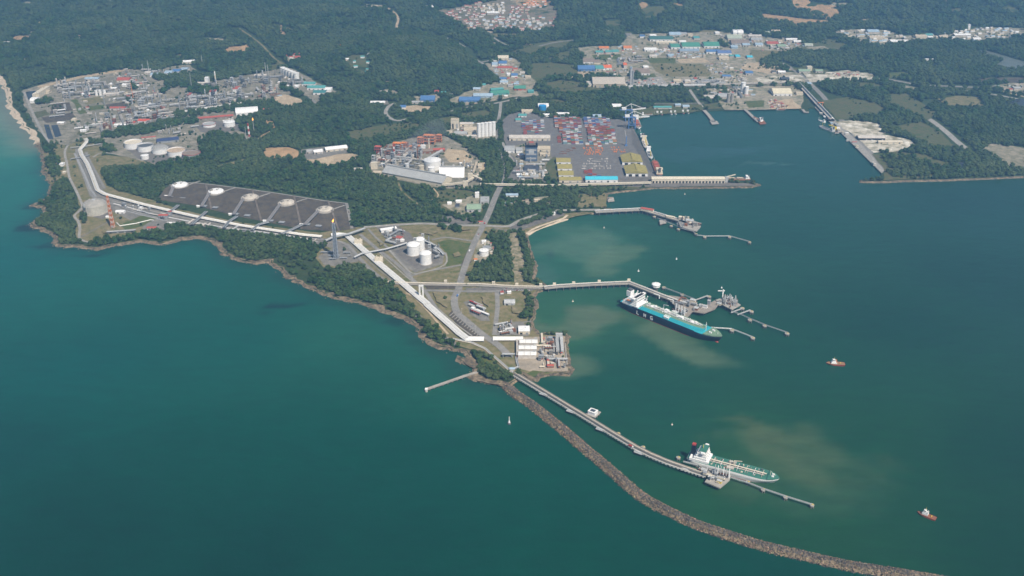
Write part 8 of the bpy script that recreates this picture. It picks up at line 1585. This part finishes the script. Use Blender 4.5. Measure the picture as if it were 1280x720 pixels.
for k in range(30):
    m_, nm = r_.choice([(CW, 'white'), (CB, 'dark'), (CR, 'red'), (CS, 'silver')]); car('parked_car', f'{nm} car in the car park under the viaduct', 628 + (k % 15) * 2.6 + r_.uniform(-.5, .5), 360.6 + (k // 15) * 2.6 + r_.uniform(-.2, .2), R(70) + r_.uniform(-.1, .1), m_, f'{nm} cars in the car park under the viaduct')
for x, y, m_, lb in [(587, 314, CW, 'white truck on the long straight stretch of the main road'), (606, 279.5, RED, 'red truck at the causeway crossing'), (572, 370, BLUE, 'blue truck on the bend of the main road')]: car('truck', lb, x, y, R(78), m_)
for x, y, m_, lb in [(598, 293, CR, 'red car alone on the main road below the crossing'), (616, 256, CW, 'white car on the main road beside the green workshop'), (590, 408, CS, 'silver car on the main road above the pipe crossing'), (640, 283.5, CB, 'dark car on the causeway road'), (540, 354.6, CW, 'white car driving on the viaduct')]: car('parked_car', lb, x, y, R(75), m_, z=6.75 if 'viaduct' in lb else None)
p = jp[0].lerp(jp[3], .0); 
for k, (x, y, lb) in enumerate([(788.6, 558.5, 'small red van on the breakwater jetty')]): car('truck', lb, x, y, R(-35), RED, z=7.55)
# ================================================================ TREES INTO THE SCENE
pts, size = make_trees()
ordr = np.argsort(pts[:, 1]); pts = pts[ordr]; size = size[ordr]
Hh = LZ + np.maximum(0, hill(pts[:, 0], pts[:, 1]) - 1.2)
inframe = np.abs(pts[:, 0]) < (pts[:, 1] * CT + CAM_H * ST) * 640 / F * 1.02
near = np.where(inframe & (pts[:, 1] < 2700))[0][:300]
WHERE = [('on the rocky point beside the sea pier', [(585,440),(640,440),(640,490),(585,490)]), ('in the narrow belt by the diagonal pipe rack', [(478,345),(560,380),(585,440),(500,420)]), ('in the wood between the viaduct and the main road', [(584,285),(646,285),(646,358),(584,358)]), ('on the bay shore below the causeway', [(646,285),(690,285),(690,410),(640,410)]),
         ('in the coastal wood below the flare tower', [(390,300),(520,300),(520,400),(390,400)]), ('in the coastal wood along the curved cove', [(110,270),(390,270),(390,370),(110,340)]), ('on the western headland round the grey tank', [(20,190),(110,190),(112,315),(20,315)]), ('beside the causeway crossing', [(530,262),(740,262),(740,300),(530,300)])]
WP = [(n, [(p.x, p.y) for p in PP(q)]) for n, q in WHERE]
tr = random.Random(4)
for i in near:
    x, y = pts[i]; nm = 'in the woods behind the terminal'
    for n, q in WP:
        if inpoly(np.array([x]), np.array([y]), q)[0]: nm = n; break
    s = float(size[i]); k = tr.randrange(6)
    big = 'tall spreading' if s > 15 else 'small round' if s < 11.5 else 'middle-sized'
    t = thing('tree', f'{big} {"pale" if k % 3 == 0 else "dark"} green tree {nm}', 'tree', (x, y, float(Hh[i]) - .3), tr.uniform(0, 6.28), f'{big} {"pale" if k % 3 == 0 else "dark"} green trees {nm}')
    for pn, me in (('trunk', TRUNK), ('crown', CROWNS[k])):
        o = bpy.data.objects.new(pn, me); COL.objects.link(o); o.parent = t; o.scale = (s, s, s * .95)
rest = np.setdiff1d(np.arange(len(pts)), near)
print('TREES', len(pts), 'individual', len(near))
lib = bpy.data.collections.new('tree_crowns')
for k, c in enumerate(CROWNS):
    o = bpy.data.objects.new(f'crown_kind', c); lib.objects.link(o)
me = bpy.data.meshes.new('forest'); me.from_pydata(np.stack([pts[rest, 0], pts[rest, 1], Hh[rest] - .6], -1).tolist(), [], [])
a = me.attributes.new('size', 'FLOAT', 'POINT'); a.data.foreach_set('value', size[rest].astype(np.float32))
a = me.attributes.new('turn', 'FLOAT_VECTOR', 'POINT'); g = np.random.default_rng(3); rt = np.zeros((len(rest), 3), np.float32); rt[:, 2] = g.uniform(0, 6.28, len(rest)); rt[:, :2] = g.uniform(-.15, .15, (len(rest), 2)); a.data.foreach_set('vector', rt.ravel())
fo = bpy.data.objects.new('forest', me); COL.objects.link(fo); fo['kind'] = 'stuff'
ng = bpy.data.node_groups.new('scatter_trees', 'GeometryNodeTree')
ng.interface.new_socket('Geometry', in_out='INPUT', socket_type='NodeSocketGeometry'); ng.interface.new_socket('Geometry', in_out='OUTPUT', socket_type='NodeSocketGeometry')
gi = ng.nodes.new('NodeGroupInput'); go = ng.nodes.new('NodeGroupOutput'); ip = ng.nodes.new('GeometryNodeInstanceOnPoints'); ci = ng.nodes.new('GeometryNodeCollectionInfo')
ci.inputs[0].default_value = lib; ci.inputs[1].default_value = True; ci.inputs[2].default_value = True
na = ng.nodes.new('GeometryNodeInputNamedAttribute'); na.data_type = 'FLOAT'; na.inputs[0].default_value = 'size'
nb = ng.nodes.new('GeometryNodeInputNamedAttribute'); nb.data_type = 'FLOAT_VECTOR'; nb.inputs[0].default_value = 'turn'
ng.links.new(gi.outputs[0], ip.inputs['Points']); ng.links.new(ci.outputs[0], ip.inputs['Instance']); ip.inputs['Pick Instance'].default_value = True
ng.links.new(na.outputs[0], ip.inputs['Scale']); ng.links.new(nb.outputs[0], ip.inputs['Rotation']); ng.links.new(ip.outputs[0], go.inputs[0])
fo.modifiers.new('scatter', 'NODES').node_group = ng

# ================================================================ THE AIR
HZ = 1150
hm = MB(); hm.box(0, 3500, -8, 30000, 22000, HZ + 8)
hmat = bpy.data.materials.new('haze_air'); hmat.use_nodes = True; N = hmat.node_tree.nodes; N.clear()
oo = N.new('ShaderNodeOutputMaterial'); pv = N.new('ShaderNodeVolumePrincipled'); pv.inputs['Color'].default_value = (.27, .58, 1.0, 1); pv.inputs['Density'].default_value = 1.15e-4; pv.inputs['Anisotropy'].default_value = .2
hmat.node_tree.links.new(pv.outputs[0], oo.inputs['Volume'])
ho_ = hm.build('haze', hmat); ho_['kind'] = 'stuff'

sm = MB(); sm.tube([P(498, 192, 50), P(505, 186, 80), P(515, 179, 110), P(528, 171, 135), P(542, 163, 150), P(556, 157, 160)], 1, 12)
for i, v in enumerate(sm.v): k = i // 12; c = [P(498, 192, 50), P(505, 186, 80), P(515, 179, 110), P(528, 171, 135), P(542, 163, 150), P(556, 157, 160)][k]; d_ = Vector(v) - c; sm.v[i] = tuple(c + d_ * (7, 13, 20, 27, 32, 26)[k])
smat = bpy.data.materials.new('thin_smoke'); smat.use_nodes = True; N = smat.node_tree.nodes; N.clear(); oo = N.new('ShaderNodeOutputMaterial'); pv = N.new('ShaderNodeVolumePrincipled'); pv.inputs['Color'].default_value = (.55, .60, .68, 1); pv.inputs['Density'].default_value = .006
smat.node_tree.links.new(pv.outputs[0], oo.inputs['Volume']); so = sm.build('smoke', smat, None, True); so['kind'] = 'stuff'
# ================================================================ LABEL CHECK
seen = {}
for o in THINGS:
    seen.setdefault(o['label'], []).append(o)
for lb, os_ in seen.items():
    if len(os_) > 1 and any('group' not in o.keys() for o in os_): print('SAME LABEL', lb, len(os_))
    if not 4 <= len(lb.split()) <= 16: print('LABEL LENGTH', len(lb.split()), lb)
print('THINGS', len(THINGS), 'LABELS', len(seen))
